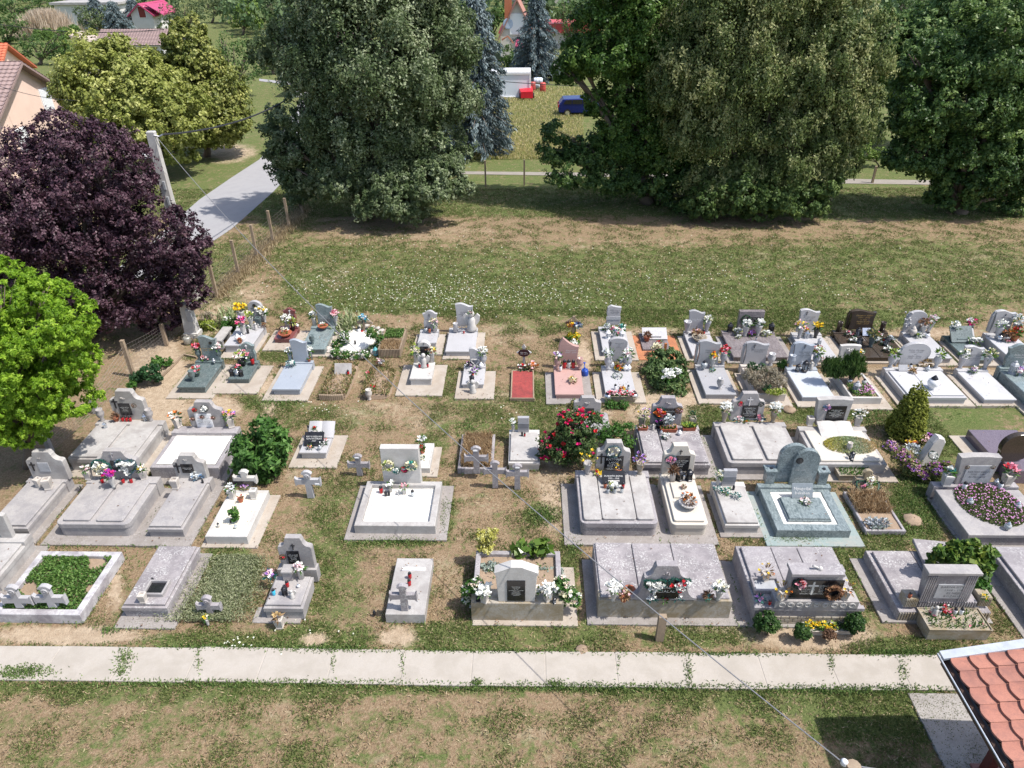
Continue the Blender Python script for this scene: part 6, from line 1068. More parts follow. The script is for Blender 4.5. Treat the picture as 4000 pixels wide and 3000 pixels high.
it('lantern', 1655, 680, zz, 1.3, 'dark flat roofed lantern on the slab of the domed grave', cap=plaqg); it('bouquet', 1640, 770, zz, 1.9, 'white roses and red tulips on the slab of the domed grave', c=('white','white','red'), n=26); it('bouquet', 1690, 865, zz, 1.2, 'white cushion of flowers at the front of the domed grave', c=('white','pale'), n=18)
reg('C5')
tomb('polished black brown double grave with gold lettering', (355,815), (972,817), (145,562,'L'), yb=878, m=gblack, over=.03, ct=.05, covers=2, seam=.012, plinth=(552,.05,.0), apron=(.25,.25,.08,.12))
z = c.zp; zz = c.zt; headstone(c.root, 335, 612, 312, 520, z, 'waver', gblack, .15, ins=(['Meszaros Gabor','1950 - 2012','es neje','Farkas Emilia','1956 - 2018'], txtg, True, (400,355,560,465)), lines=-1); it('empty_vase', 208, 535, z, 2.2, 'left black granite cylinder with pale top on the black brown grave', v='tube', m=gblack); it('empty_vase', 672, 540, z, 2.2, 'right black granite cylinder with pale top on the black brown grave', v='tube', m=gblack)
it('potted_plant', 550, 705, zz, 2.0, 'large black bowl vase at the seam of the black brown grave', v='cone', m=gdark, l='mix', n=0)
for x, y, cs, lb in ((325,590,('white','pink','black'),'round wreath of red and white flowers on the left black slab'),(365,655,('white',),'white lily wreath on the left black slab'),(630,595,('pale','pink','white'),'pink rimmed dish of flowers on the right black slab'),(635,665,('white','silver'),'small white bunch behind the right lantern'),(738,755,('white',),'white dish of flowers at the front of the right black slab'),(765,640,('sage',),'pale sprays at the right rim of the black brown grave')): it('bouquet', x, y, zz, 1.5, lb, c=[q if q != 'sage' else 'silver' for q in cs], n=24, b=.035, l='dgreen')
for x, y, lb in ((410,590,'upper left black lantern on the black brown grave'),(428,690,'lower left black lantern on the black brown grave'),(555,590,'middle black lantern on the black brown grave'),(718,690,'right black lantern on the black brown grave')): it('lantern', x, y, zz, 1.7, lb)
it('memorial_plaque', 510, 590, zz, 1.0, 'silver framed plaque before the gold lettered headstone', d=(.3,.3), m=chrome); it('candle', 690, 655, zz, 1.3, 'red candle on the right black slab')
tomb('white kerb grave planted with rosemary bushes and pink flowers', (333,1252), (682,1256), (168,985,'L'), yb=1337, m=whites, fill=soil, k=.08, fz=-.04, apron=(.25,.3,.3,.1)); BEDS.append((c.cx, c.cy-.35, c.w-.25, c.l-.9, c.zt, 'mixpink')); z = c.h
headstone(c.root, 218, 440, 690, 900, .25, 'flare', whites, .13, ins=(['Csizmadia'], txtd, True, (280,755,390,780)), relief=(335,735,34)); it('lantern', 390, 1190, z-.03, 1.9, 'dark square lantern in the planted white kerb', cap=plaqg, m=plaqg); it('ball_lantern', 480, 1110, z, 1.0, 'dark capped lamp among the pink flowers'); it('ball_lantern', 325, 1100, z, 1.0, 'silver lamp left among the small plants', m=chrome)
it('potted_plant', 345, 1060, z, 1.6, 'dark purple sedum clump behind the small lamps', l='black', c=('pale','purple'), n=18, m=plaqb); it('bouquet', 430, 790, .5, 1.5, 'yellow and white flowers behind the rosemary', c=('yellow','white'), n=20)
tomb('wide white granite double grave with oval headstone', (952,1250), (1600,1254), (706,965,'L'), yb=1337, m=gwhite, over=.0, ct=.05, covers=2, seam=.01, cw=(1,1.32), plinth=(955,.06,.02), apron=(.25,.3,.12,.1), mcov=plain('polished_pale_granite',(.47,.47,.485),.25,0,.06,3))
z = c.zp; zz = c.zt; headstone(c.root, 878, 1215, 665, 900, z, 'oval', gwhite, .13, ins=(['Fulop Gyorgy','1938 - 2003','es','Szabo Anna','1942 - 2019'], txtd, True, (960,730,1120,835)))
it('flower_vase', 765, 920, z, 2.0, 'pale urn of white buds left of the oval headstone', v='urn', m=gwhite, c=('white','lime'), n=8, r=.13); it('flower_vase', 1255, 925, z, 2.0, 'pale urn of white buds right of the oval headstone', v='urn', m=gwhite, c=('white','lime'), n=8, r=.13); it('bouquet', 1140, 900, z, 1.8, 'straw coloured dried bunch before the oval headstone', c=('straw','gold'), n=20, l='dry')
it('memorial_plaque', 905, 970, zz, .9, 'small round grey picture stone on the white double grave', m=ggrey, d=(.34,.24)); it('bouquet', 1010, 985, zz, 1.2, 'dried brown bunch lying on the white double grave', c=('dry','straw'), n=18, l='dry'); it('ball_lantern', 1212, 1155, zz, 2.2, 'large clear glass lamp with black lid on the white double grave', m=plain('milk_glass',(.78,.78,.78),.1)); it('candle', 980, 940, z, 1.4, 'white candle under the oval headstone', m=plaqw)
it('ball_lantern', 1165, 965, zz, .9, 'small clear lamp with dried stalks under the oval headstone', cap=chrome); it('empty_vase', 815, 905, z, 1.3, 'small grey stone heart vase beside the left urn', v='cone', m=ggrey)
tomb('plain white granite grave with small ridged headstone', (1788,1270), (2137,1272), (1487,972,'L'), yb=1337, m=gwhite, over=.03, ct=.05, plinth=(965,.05,.0), mcov=plain('polished_pale_granite',(.47,.47,.485),.25,0,.06,3), apron=(.25,.25,.12,.1))
z = c.zp; zz = c.zt; headstone(c.root, 1562, 1775, 700, 915, z, 'wave', gwhite, .13, cross=(1650,725,775,txtd), ins=(['KUNCZI ROBERT','1921 - 1998','KONCZ ILONA','1931 - 2021'], txtd, False, (1615,780,1745,860))); it('flower_vase', 1518, 930, z, 2.0, 'pale urn of white cream roses left of the small ridged headstone', v='cone', m=gwhite, c=('white','cream'), n=14, r=.12); it('flower_vase', 1785, 935, z, 2.1, 'pale urn of white roses and leaves right of the small ridged headstone', v='cone', m=gwhite, c=('white','cream','lime'), n=18, r=.14)
it('bouquet', 1665, 975, z, 1.4, 'lilac bouquet before the small ridged headstone', c=('violet','pale','white'), n=24, l='grassy')
tomb('pale granite grave behind with flower carved edge on its headstone', (1150,823), (1442,826), (888,568,'L'), yb=897, m=gwhite, over=.03, ct=.05, plinth=(562,.05,.0), apron=(.2,.25,.15,.1))
z = c.zp; zz = c.zt; headstone(c.root, 948, 1165, 322, 548, z, 'arch', gwhite, .13, ins=(['Molnar Jozsef','1947-2011'], plaqw, True, (1030,385,1130,415)), relief=[(965,345,40),(955,400,34),(950,470,34)]); it('flower_vase', 1100, 580, zz, 1.9, 'white vase of rust dried flowers before the flower carved headstone', v='cone', m=whites, c=('dry','brown'), n=16, l='brown', r=.15); it('flower_vase', 1175, 545, z, 2.0, 'white vase of blush pink roses right of the flower carved headstone', v='cone', m=whites, c=('pale','white'), n=20, r=.14)
it('bouquet', 1060, 600, zz, 1.5, 'white lily wreath with green leaves on the flower carved grave', c=('white','lime'), n=20); it('ball_lantern', 1000, 580, z, 1.7, 'dusty rose lamp left on the flower carved grave', m=potg, cap=potg); it('ball_lantern', 1160, 605, zz, 1.1, 'white lamp right on the flower carved grave', m=plaqw)
tomb('dark green granite grave with slanted book stone', (1590,832), (1890,857), (1352,610,'L'), h=.24, m=gdark, over=.02, ct=.04, plinth=(610,.0,.0), apron=(.15,.3,.1,.1))
zz = c.zt; it('memorial_plaque', 1545, 665, zz, 1.6, 'slanted dark green book shaped stone', d=(.5,.4), tilt=-45, m=gdark, sm=gdark); it('memorial_plaque', 1620, 640, zz, 1.3, 'pale slanted plaque beside the dark book stone', d=(.3,.36), tilt=-45, m=ggrey); it('flower_vase', 1430, 605, zz, 2.0, 'dark vase of white roses at the left of the book stone', v='tube', m=gdark, c=('white',), n=14, r=.13); it('flower_vase', 1610, 565, zz, 2.0, 'dark vase of magenta flowers behind the book stone', v='tube', m=gdark, c=('magenta','pink','white'), n=18, r=.13)
for x, lb in ((1638,'left white chrysanthemum ball by the book stone'),(1695,'right white chrysanthemum ball by the book stone')): it('bouquet', x, 665, zz, 1.5, lb, c=('white',), n=20, b=.05)
tomb('white granite grave at the upper right with ridged pale headstone', (2110,870), None, (1795,590,'L'), h=.42, w=1.1, m=gwhite, over=.03, ct=.05, plinth=(580,.06,.0), mcov=plain('polished_pale_granite',(.47,.47,.485),.25,0,.06,3), apron=(.25,.25,.2,.1))
z = c.zp; zz = c.zt; headstone(c.root, 1890, 2112, 315, 555, z, 'wave', gwhite, .13, lines=-1, ins=(['KELEMEN ANDRAS','1952 - 2019'], txtd, False, (1960,385,2070,405)), plq=None, cross=(2022,345,372,txtd)); it('flower_vase', 1915, 605, z, 2.0, 'pale vase of white buds left of the upper right headstone', v='cone', m=gwhite, c=('white',), n=14, r=.14); it('flower_vase', 2100, 580, z, 2.2, 'tall white flowers right of the upper right headstone', v='cone', m=gwhite, c=('white','silver'), n=24, r=.16)
it('ball_lantern', 1940, 635, zz, 1.3, 'small silver lamp on the upper right grave', m=chrome); it('potted_plant', 2095, 635, zz, 2.0, 'terracotta pot of orange flowers on the upper right grave', c=('orange','red'), n=16, r=.13); it('potted_plant', 2000, 640, zz, 1.7, 'white cup of orange dried flowers on the upper right grave', m=whites, c=('orange','brown'), n=16, l='brown'); it('bouquet', 2025, 655, zz, .9, 'small pink flowers between the pots on the upper right grave', c=('pink','red'), n=14)
tomb('dark green granite grave cut by the right edge of the picture', (2320,1300), None, (1965,955,'L'), h=.45, w=1.1, m=gdark2, over=.03, ct=.05, plinth=(940,.06,.0), apron=(.25,.25,.2,.1))
z = c.zp; headstone(c.root, 2040, 2262, 682, 925, z, 'crown', gdark2, .13, ins=(['Balint Jozsef','1950-2015'], txtw, True, (2120,760,2240,850))); it('lantern', 2078, 990, c.zt, 2.2, 'pale lantern at the left of the grave cut by the right edge', cap=plaqg); it('bouquet', 2160, 1000, c.zt, 1.9, 'pink and lilac bouquet at the right edge of the picture', c=('pale','violet','white'), n=26)
reg('A5'); 
for x, y, w_, lb, nn in ((235,1150,(.72,.26,.16),'low stone trough of yellow pansies between the box balls',60),(405,1140,(.62,.26,.14),'low empty stone trough beside the pansies',0)): it('flower_trough', x, y, 0, 1, lb, d=w_, m=potg, c=('yellow','lime'), n=nn, b=.03, rz=0, l='green')
reg('A4'); p = g(612,1125,0); e = empty('wooden_post', p, 'short weathered wooden post standing by the concrete path', 'post'); zt = onY(*uv(612,915),p.y).z; b = MB(); b.box((p.x, p.y+.06, zt/2), (.17,.12,zt)); b.build('post_body', wood, e)
# ================================================================== PLANTS
def foliage(name, lobes, n, L, mat, parent=None, clump=.28, down=0.0, flat=1.0, wd=.5, inner=.15, zmin=.03, tvar=.18, ncl=46, droop=0, sub=12):
    """leaves gathered into many small sprays over the lobes of a crown"""
    lobes = np.array(lobes, float); area = (lobes[:, 3]*lobes[:, 4]+lobes[:, 3]*lobes[:, 5]+lobes[:, 4]*lobes[:, 5]); pr = area/area.sum(); Ps = []; Ns = []; Ts = []
    for lb, q in zip(lobes, pr):
        k = max(10, int(n*q)); nc = max(6, int(ncl*(.5+q*len(lobes)*.5)))
        d = rdir(nc); d[:, 2] = np.where(d[:, 2] < -.3, d[:, 2]*.5, d[:, 2]); rad = 1-np.abs(rng.normal(0, inner, nc)); rad = np.clip(rad, .25, 1.08)
        cc = d*rad[:, None]; cr = clump*rng.uniform(.6, 1.35, nc); ct = rng.normal(.5, tvar*.7, nc); ns = nc*sub; j = rng.integers(0, nc, ns); sd = rdir(ns); sc_ = cc[j]+sd*(rng.random(ns)**.4)[:, None]*cr[j][:, None]; ct = ct[j]+rng.normal(0, tvar*.7, ns); sr = cr[j]*rng.uniform(.22, .5, ns); i = rng.integers(0, ns, k)
        dd = rdir(k); rr = rng.random(k)**.45; off = dd*rr[:, None]*sr[i][:, None]; off[:, 2] *= flat
        if droop: off[:, 2] -= np.abs(rng.normal(0, droop, k))*sr[i]
        pt = (sc_[i]+off)*lb[3:6]+lb[:3]; nn = sc_[i]*.7+sd[i]*.5+dd*.5+np.array([0, 0, .45]); Ps.append(pt); Ns.append(nn); Ts.append(ct[i]+rng.normal(0, .16, k))
    P = np.concatenate(Ps); Nn = np.concatenate(Ns); Tt = np.clip(np.concatenate(Ts), 0, 1); ok = P[:, 2] > zmin; P, Nn, Tt = P[ok], Nn[ok], Tt[ok]
    Nn = Nn/np.linalg.norm(Nn, axis=1, keepdims=True)+rng.normal(size=Nn.shape)*.45; D = np.cross(Nn, rdir(len(P))); D[:, 2] -= down; k = len(P)
    return np_leaves(name, P, D, Nn, L*rng.uniform(.65, 1.35, k), L*wd*rng.uniform(.8, 1.2, k), mat, parent, Tt)
def lobes_px(circ, Y):
    """circles (x, y, r[, depth offset]) of the crown outline, at the distance Y"""
    out = []
    for q in circ:
        p = onY(*uv(q[0], q[1]), Y+(q[3] if len(q) > 3 else 0)); r = q[2]/S[2]*depth(p)/F; out.append([p.x, p.y, p.z, r, r, r])
    return out
def stems(b, base, lobes, r0, n=6, z0=.3):
    base = Vector(base); top = sum((Vector(l[:3]) for l in lobes), Vector())/len(lobes); hz = max(z0, min(l[2]-l[5]*.6 for l in lobes))
    f = Vector((base.x+(top.x-base.x)*.3, base.y+(top.y-base.y)*.3, hz)); b.tube([base, (base+f)/2+Vector((random.uniform(-.1,.1)*r0*5, 0, 0)), f], [r0, r0*.85, r0*.75], 9)
    for i in range(n):
        l = lobes[i % len(lobes)]; d = Vector((random.gauss(0,.4), random.gauss(0,.4), random.uniform(-.1,.7))); e = Vector(l[:3])+Vector((d.x*l[3], d.y*l[4], d.z*l[5]))*.45; m_ = f.lerp(e, .5)+Vector((random.gauss(0,.12), random.gauss(0,.12), .25))*(e-f).length*.3
        b.tube([f, m_, e], [r0*.5, r0*.3, r0*.08], 6)
        for j in range(3): e2 = e+Vector((random.gauss(0,.2)*l[3], random.gauss(0,.2)*l[4], random.uniform(0,.3)*l[5])); b.tube([m_.lerp(e, .5), e2], [r0*.2, r0*.04], 5)
bark = stone('grey_bark', (.16,.125,.095), .5, (.07,.055,.045), 0, .9, .3, 0, .8)
def plant(name, label, cat, base, circ, n, L, mat, trunk=0, group=None, blooms=None, crown='crown', **k):
    p = g(base[0], base[1], base[2] if len(base) > 2 else 0); e = empty(name, p, label, cat, group); lb = lobes_px(circ, p.y)
    foliage(crown, lb, n, L, mat, e, zmin=(base[2] if len(base) > 2 else 0)+.02, **k)
    if trunk: b = MB(); stems(b, p, lb, trunk, 2+2*len(lb)); b.build('trunk', bark, e, smooth=True)
    if blooms:
        m_, cnt, sz = blooms; b = MB(); Lb = np.array(lb)
        for i in range(cnt):
            l = lb[random.randrange(len(lb))]; d = Vector((random.gauss(0,1), random.gauss(-.5,1), abs(random.gauss(.3,1)))).normalized(); q = Vector(l[:3])+Vector((d.x*l[3], d.y*l[4], d.z*l[5]))*random.uniform(.85,1.05)
            if q.z > .05: b.bloom(q, sz*random.uniform(.7,1.5), random.randrange(len(m_)), 9)
        b.build('blossoms', m_, e)
    return e
# plants inside the kerbs
LM = dict(green=leafm('bed_green', (.045,.11,.02), (.10,.20,.04), (.21,.33,.09)))
NAMES = dict(green='bed_plants', few='bed_seedlings', succ='succulents', pink='ice_plants', mixpink='bed_flowers', wild='wild_plants')
for bd in BEDS:
    if bd[0] == 'oval':
        _, p, rx, ry, zt, kd = bd; k = 6500 if kd == 'pink' else 2600; a = rng.random(k)*2*math.pi; r = np.sqrt(rng.random(k)); X = p.x+rx*r*np.cos(a); Y = p.y+ry*r*np.sin(a); Z = zt+.02+.13*(1-r**3)*rng.uniform(.5,1,k)
        if kd == 'succ': tt = np.clip((X-p.x)/rx*.5+.5+rng.normal(0,.1,k), 0, 1); mt = leafm('succulent', (.48,.42,.06), (.26,.36,.22), (.55,.38,.18)); lb = 'round patch of yellow, grey and straw coloured succulents on the book grave'
        else: tt = None; mt = leafm('iceplant', (.05,.09,.02), (.11,.15,.035), (.2,.22,.08)); lb = 'oval cushion of ice plants with pink flowers on the broad grave'
        e = empty('plant_cushion', (p.x,p.y,zt), lb, 'plants'); D = rng.normal(size=(k,3)); D[:,2] = 1; np_leaves('foliage', np.stack([X,Y,Z],-1), D, rdir(k), .07, .025, mt, e, tt)
        if kd == 'pink':
            k = 360; a = rng.random(k)*2*math.pi; r = np.sqrt(rng.random(k)); P = np.stack([p.x+rx*r*np.cos(a), p.y+ry*r*np.sin(a), zt+.05+.13*(1-r**3)+.02], -1); D = rdir(k); D[:,2] *= .2; np_leaves('blossoms', P, D, np.tile([0,-.4,1.],(k,1)), .045, .04, leafm('pink_petal', (.38,.12,.34), (.52,.22,.46), (.68,.42,.6)), e)
        continue
    cx, cy, w_, l_, zt, kd = bd; k = int(w_*l_*dict(green=2300, few=120, mixpink=1500, wild=1300)[kd]); X = cx+(rng.random(k)-.5)*w_; Y = cy+(rng.random(k)-.5)*l_; keep = np.sin(X*4+np.sin(Y*5))*np.cos(Y*3.3) > (-.62 if kd != 'wild' else -.8); X, Y = X[keep], Y[keep]; k = len(X)
    o = np_leaves(NAMES[kd], np.stack([X, Y, zt+rng.uniform(.02,.14,k)], -1), rng.normal(size=(k,3))+[0,0,.6], rdir(k), .08, .036, LM['green'] if kd != 'wild' else LF['mix']); tag(o, kind='stuff')
    if kd == 'mixpink': k = 90; tag(np_leaves('bed_flowers', np.stack([cx+(rng.random(k)-.3)*w_*.7, cy+(rng.random(k)-.5)*l_*.8, zt+rng.uniform(.1,.16,k)], -1), rdir(k)*[1,1,.2], np.tile([0,-.4,1.],(k,1)), .06, .05, leafm('pink_petal',(0,0,0),(0,0,0),(0,0,0))), kind='stuff')
for cx, cy, w_, l_, zt, n_, L_ in DRY:
    D = rng.normal(size=(n_,3))*.55; D[:,2] = 1; tag(np_leaves('dry_stalks', np.stack([cx+(rng.random(n_)-.5)*w_, cy+(rng.random(n_)-.5)*l_, zt+rng.uniform(0,L_*.6,n_)], -1), D, rdir(n_), L_*rng.uniform(.5,1.2,n_), .018, leafm('dry_stalk', (.20,.12,.06), (.38,.26,.14), (.55,.42,.26), .2)), kind='stuff')
# purple weeds patch on the front sage green mound
reg('A1'); P = []
for _ in range(15000):
    t_ = random.random(); y = 400+560*t_; xm = 2130-300*t_**1.3; q = g(xm-60+random.gauss(0,1)*(130+80*t_)*.8, y, 0); P.append((q.x, q.y, .05+.12*random.random()))
P = np.array(P); k = len(P); tag(np_leaves('sage_weeds', P, rng.normal(size=(k,3))+[0,0,.7], rdir(k), .07, .02, leafm('sage_weed', (.17,.21,.10), (.30,.33,.18), (.42,.43,.28))), kind='stuff')
# shrubs -------------------------------------------------------------------------
reg('B2'); plant('peony_bush', 'large leafy peony bush beside the white gravel grave', 'bush', (540,900), [(470,640,190),(640,520,140),(560,430,120),(420,760,150),(640,700,150),(620,850,110),(740,580,90),(500,840,110)], 5200, .20, leafm('peony', (.03,.08,.015), (.07,.17,.03), (.18,.32,.08)), 0, clump=.34, wd=.42, ncl=40, inner=.2)
plant('seedling', 'small green seedling growing in the cream gravel', 'plant', (275,1320,.3), [(275,1230,48),(290,1290,34)], 260, .09, LF['green'], .008, clump=.4)
reg('B3'); plant('rose_bush', 'sprawling rose bush covered with crimson and magenta roses', 'bush', (1500,790), [(1420,640,150),(1600,560,170),(1560,400,140),(1700,420,120),(1480,470,110),(1330,560,100),(1700,620,120),(1540,700,120),(1780,330,70),(1640,300,70),(1500,320,80),(1300,680,80)], 11000, .085, leafm('rose_leaf', (.03,.07,.018), (.075,.13,.035), (.19,.25,.09)), .03, blooms=((cm('magenta'), cm('red'), plain('petal_crimson',(.62,.015,.11),.5)), 85, .06), clump=.3, inner=.3)
plant('rose_bush', 'loose leggy rose stems growing right of the crimson rose bush', 'bush', (1900,640), [(1880,480,110),(2010,430,90),(1800,330,70),(2080,560,80),(2110,400,50)], 2600, .08, LF['green'], .02, clump=.5, inner=.5); plant('shrub', 'pale green shrub in front of the hidden old headstone', 'bush', (1640,330), [(1590,190,45),(1660,250,70),(1540,220,40)], 900, .08, LF['mix'], .01, clump=.5)
plant('herb_clump', 'clump of low green stonecrop at the foot of the begonia trough', 'plant', (2000,225), [(1930,205,50),(2050,205,50),(1990,215,40)], 900, .08, LF['green'], clump=.4, flat=.6)
reg('B5'); 
# dwarf conifer: a cone built of knobbly lobes
p = g(1090,555,0); e = empty('dwarf_conifer', p, 'cone shaped yellow green dwarf conifer', 'conifer'); H_ = onY(*uv(1150,68),p.y).z; R_ = (onY(*uv(1275,450),p.y).x-onY(*uv(905,450),p.y).x)/2; lb = []
for i in range(210):
    t_ = 1-math.sqrt(random.random()*.97); a = random.uniform(0, 6.28); rr = R_*(1-t_)**.62*.84 if t_ > .15 else R_*.80; rr *= .86; lb.append([p.x+.06*t_+math.cos(a)*rr, p.y+.3+math.sin(a)*rr, .12+H_*t_*.9, .17, .17, .19])
for i in range(9): t_ = i/8; lb.append([p.x, p.y+.3, .2+H_*.82*t_, R_*(1-t_)**.6*.85+.08]*1+[R_*(1-t_)**.6*.85+.08, .3])
foliage('crown', lb, 64000, .06, leafm('dwarf_needles', (.12,.155,.015), (.25,.28,.04), (.42,.44,.09)), e, clump=.14, wd=.5, inner=.03, ncl=16, tvar=.1, sub=3); b = MB(); b.tube([p+Vector((0,.3,0)), p+Vector((0,.3,H_*.6))], [.07,.02], 7); b.build('trunk', bark, e)
FLB = [(930,600,80),(1040,650,90),(1110,720,100),(1230,830,90),(1370,830,90),(1450,800,60),(1290,500,40)]
plant('flower_bed', 'lilac flowering ground cover around the rough natural gravestone', 'flower bed', (1120,880), [(930,610,70),(1030,700,80),(1120,790,90)], 3000, .08, LF['mix'], blooms=((cm('violet'), plain('petal_orchid',(.5,.17,.42),.6), cm('pale')), 240, .03), clump=.4, flat=.5)
plant('flower_bed', 'lilac flowers at the right of the rough natural gravestone', 'flower bed', (1370,930), [(1240,880,60),(1360,830,80),(1460,810,70)], 2400, .08, LF['mix'], blooms=((cm('violet'), plain('petal_orchid',(.5,.17,.42),.6)), 170, .03), clump=.4, flat=.5); it('bouquet', 1125,590,.2,1.4,'orange lilies below the dwarf conifer',c=('orange','yellow'),n=12,l='brown'); it('bouquet',1130,660,.2,2.0,'white dusty flowers in the lilac bed',c=('white','silver'),n=26,l='sage')
it('bouquet',1240,545,.1,1.6,'pale dry bunch behind the rough natural gravestone',c=('cream','pale'),n=22,l='dry'); it('bouquet',1300,520,.1,1.2,'lilac flowers right behind the dwarf conifer',c=('violet','purple'),n=20)
reg('A3'); plant('euonymus_shrub', 'bright yellow variegated shrub at the back of the planted grave', 'bush', (440,415,.2), [(450,370,60),(440,290,70),(410,220,60),(480,200,55),(525,160,26),(390,190,30)], 2300, .07, leafm('euonymus', (.26,.26,.03), (.55,.52,.13), (.72,.70,.38)), .02, clump=.35)
plant('bergenia', 'clump of large round shiny green leaves in the planted grave', 'plant', (830,430,.2), [(720,340,60),(800,330,70),(900,310,70),(950,350,60),(850,380,70),(750,290,40)], 210, .24, leafm('bergenia', (.05,.10,.015), (.10,.18,.03), (.22,.30,.07), .3, .3), clump=.4, wd=.85)
for cc, lb in (([(430,490,45),(500,480,50),(560,490,30)],'silver grey dusty miller left behind the gabled headstone'),([(930,500,45),(1010,520,60),(1070,510,35)],'silver grey dusty miller right behind the gabled headstone')): plant('dusty_miller', lb, 'plant', (cc[1][0],540,.25), cc, 700, .09, LF['sage'], clump=.5)
plant('climbing_rose', 'white rose bush hanging over the left corner of the gabled grave', 'bush', (320,800,.1), [(330,640,60),(270,680,50),(370,610,45),(270,760,36),(310,830,30)], 1500, .07, LF['green'], .012, blooms=((cm('white'), cm('cream'), plain('petal_blush',(.78,.66,.58),.6)), 70, .038), clump=.4)
plant('climbing_rose', 'white rose bush hanging over the right corner of the gabled grave', 'bush', (1060,850,.1), [(1090,620,60),(1140,700,70),(1000,760,60),(1080,790,50),(900,770,50),(1200,770,50),(1230,730,36),(880,680,40)], 2600, .07, LF['green'], .012, blooms=((cm('white'), cm('cream'), plain('petal_blush',(.78,.66,.58),.6)), 110, .04), clump=.4)
for x, y, cs, lb in ((735,475,('yellow',),'tiny yellow flower in the planted grave'),(855,460,('pink','pale'),'small pink flowers in the planted grave'),(990,395,('magenta',),'single magenta flower by the big round leaves')): it('bouquet', x, y, .25, .6, lb, c=cs, n=6)
reg('A4'); boxl = leafm('box_leaf', (.015,.05,.01), (.04,.10,.02), (.10,.18,.04))
plant('box_ball', 'largest clipped box ball at the left corner of the brick patterned grave', 'topiary', (1540,1060), [(1535,955,98),(1500,985,70),(1570,970,75)], 5200, .05, boxl, .02, 'clipped box balls', clump=.25, wd=.6)
reg('A5'); plant('box_ball', 'clipped box ball at the right corner of the brick patterned grave', 'topiary', (585,1175), [(590,1060,88),(570,1120,60),(610,1030,60)], 4600, .05, boxl, .02, 'clipped box balls', clump=.25, wd=.6); plant('box_ball', 'uneven small box ball left of the yellow pansies', 'topiary', (95,1240), [(75,1130,62),(120,1180,56),(60,1170,50)], 3300, .05, boxl, .02, 'clipped box balls', clump=.3, wd=.6)
plant('withered_shrub', 'small brown withered shrub in front of the empty trough', 'bush', (340,1240), [(340,1180,55),(360,1160,40)], 700, .06, LF['brown'], .015, clump=.4)
plant('vine_bush', 'grapevine bush spreading behind the fluted headstone', 'bush', (1620,640,.3), [(1500,420,100),(1600,360,100),(1700,440,110),(1820,480,90),(1880,400,60),(1400,380,50),(1330,500,40),(1340,430,40),(1700,560,90),(1800,600,70),(1740,300,40),(1500,520,60)], 3000, .16, leafm('vine_leaf', (.03,.08,.012), (.09,.17,.025), (.26,.32,.05)), .03, clump=.35, wd=.85, inner=.3)
plant('shrub', 'green shrub between the fluted headstone and its right box', 'bush', (1780,830,.2), [(1780,700,50),(1840,720,50),(1760,780,40)], 500, .13, LF['green'], .01, clump=.4, wd=.7)
reg('C4'); plant('lavender', 'mass of grey faded lavender filling the planter grave', 'bush', (1060,1150,.35), [(900,1010,80),(1000,1060,100),(1120,1040,110),(1220,1080,90),(940,1060,70),(1180,980,60)], 9000, .075, leafm('lavender', (.20,.17,.11), (.33,.29,.21), (.48,.44,.36)), clump=.3, wd=.2, inner=.2)
plant('shrub', 'dark green dwarf shrub at the left of the lavender', 'bush', (930,960,.45), [(935,925,55)], 700, .06, LF['dgreen'], clump=.35); plant('shrub', 'dark green dwarf shrub in the middle of the lavender', 'bush', (1030,990,.45), [(1035,945,60),(1060,990,40)], 900, .06, LF['dgreen'], clump=.35); plant('shrub', 'small grey green shrub at the front of the lavender', 'bush', (1090,1180,.4), [(1090,1145,50)], 600, .06, LF['dgreen'], clump=.35); plant('heather', 'yellow green heather at the front kerb of the planter grave', 'bush', (1190,1215,.4), [(1120,1195,36),(1190,1195,46),(1260,1190,40)], 1400, .05, LF['lime'], clump=.35)
plant('shrub', 'green leafed plant between the lavender grave and the blue white grave', 'plant', (1265,950), [(1260,895,50)], 500, .09, LF['green'], clump=.4)
reg('C5')
for lb, cc in (('left upright rosemary bush in the white kerb',[(120,930,90),(190,900,80),(240,960,80),(170,1000,70),(100,870,50)]),('right upright rosemary bush in the white kerb',[(340,880,90),(400,850,80),(430,930,80),(370,960,80),(300,950,60),(390,790,50)])): plant('rosemary_bush', lb, 'bush', (cc[2][0],1060,.4), cc, 4600, .15, leafm('rosemary', (.02,.055,.015), (.06,.12,.025), (.14,.22,.06)), .02, clump=.35, wd=.16, down=-2.2, inner=.3)
reg('C3'); plant('ivy_mound', 'tall mound of dark green ivy over a grave', 'ivy', (1960,1230), [(x_, y_, r_, (1230-y_)/370*1.7) for x_, y_, r_ in ((1850,860,120),(1980,840,120),(1810,970,120),(1950,990,130),(2070,940,110),(2080,1080,110),(1930,1110,120),(1850,1070,90),(2030,1190,90),(2110,1210,60))], 14000, .085, leafm('ivy', (.04,.085,.025), (.10,.165,.05), (.25,.33,.13)), clump=.25, wd=.8, inner=.12)
reg('C1'); 
def blades(label, base, n, L, mat, spread=.35): 
    p = g(*base); e = empty('iris_clump', p, label, 'plant'); b = MB()
    for i in range(n):
        d = Vector((random.gauss(0,.45), random.gauss(0,.45), 1)).normalized(); q = p+Vector((random.gauss(0,spread*.5), random.gauss(0,spread*.5), 0)); m_ = q+d*L*.6; t_ = m_+Vector((d.x*1.6, d.y*1.6, d.z*.5)).normalized()*L*.45; u = Vector((-d.y, d.x, 0)).normalized()*.03 if abs(d.x)+abs(d.y) > .01 else Vector((.03,0,0)); b.add([q-u, q+u, m_+u*.8, m_-u*.8, t_], [(0,1,2,3),(3,2,4)])
    b.build('leaves', mat, e, tint=True)
iris = leafm('iris_leaf', (.12,.17,.06), (.26,.32,.14), (.52,.52,.34))
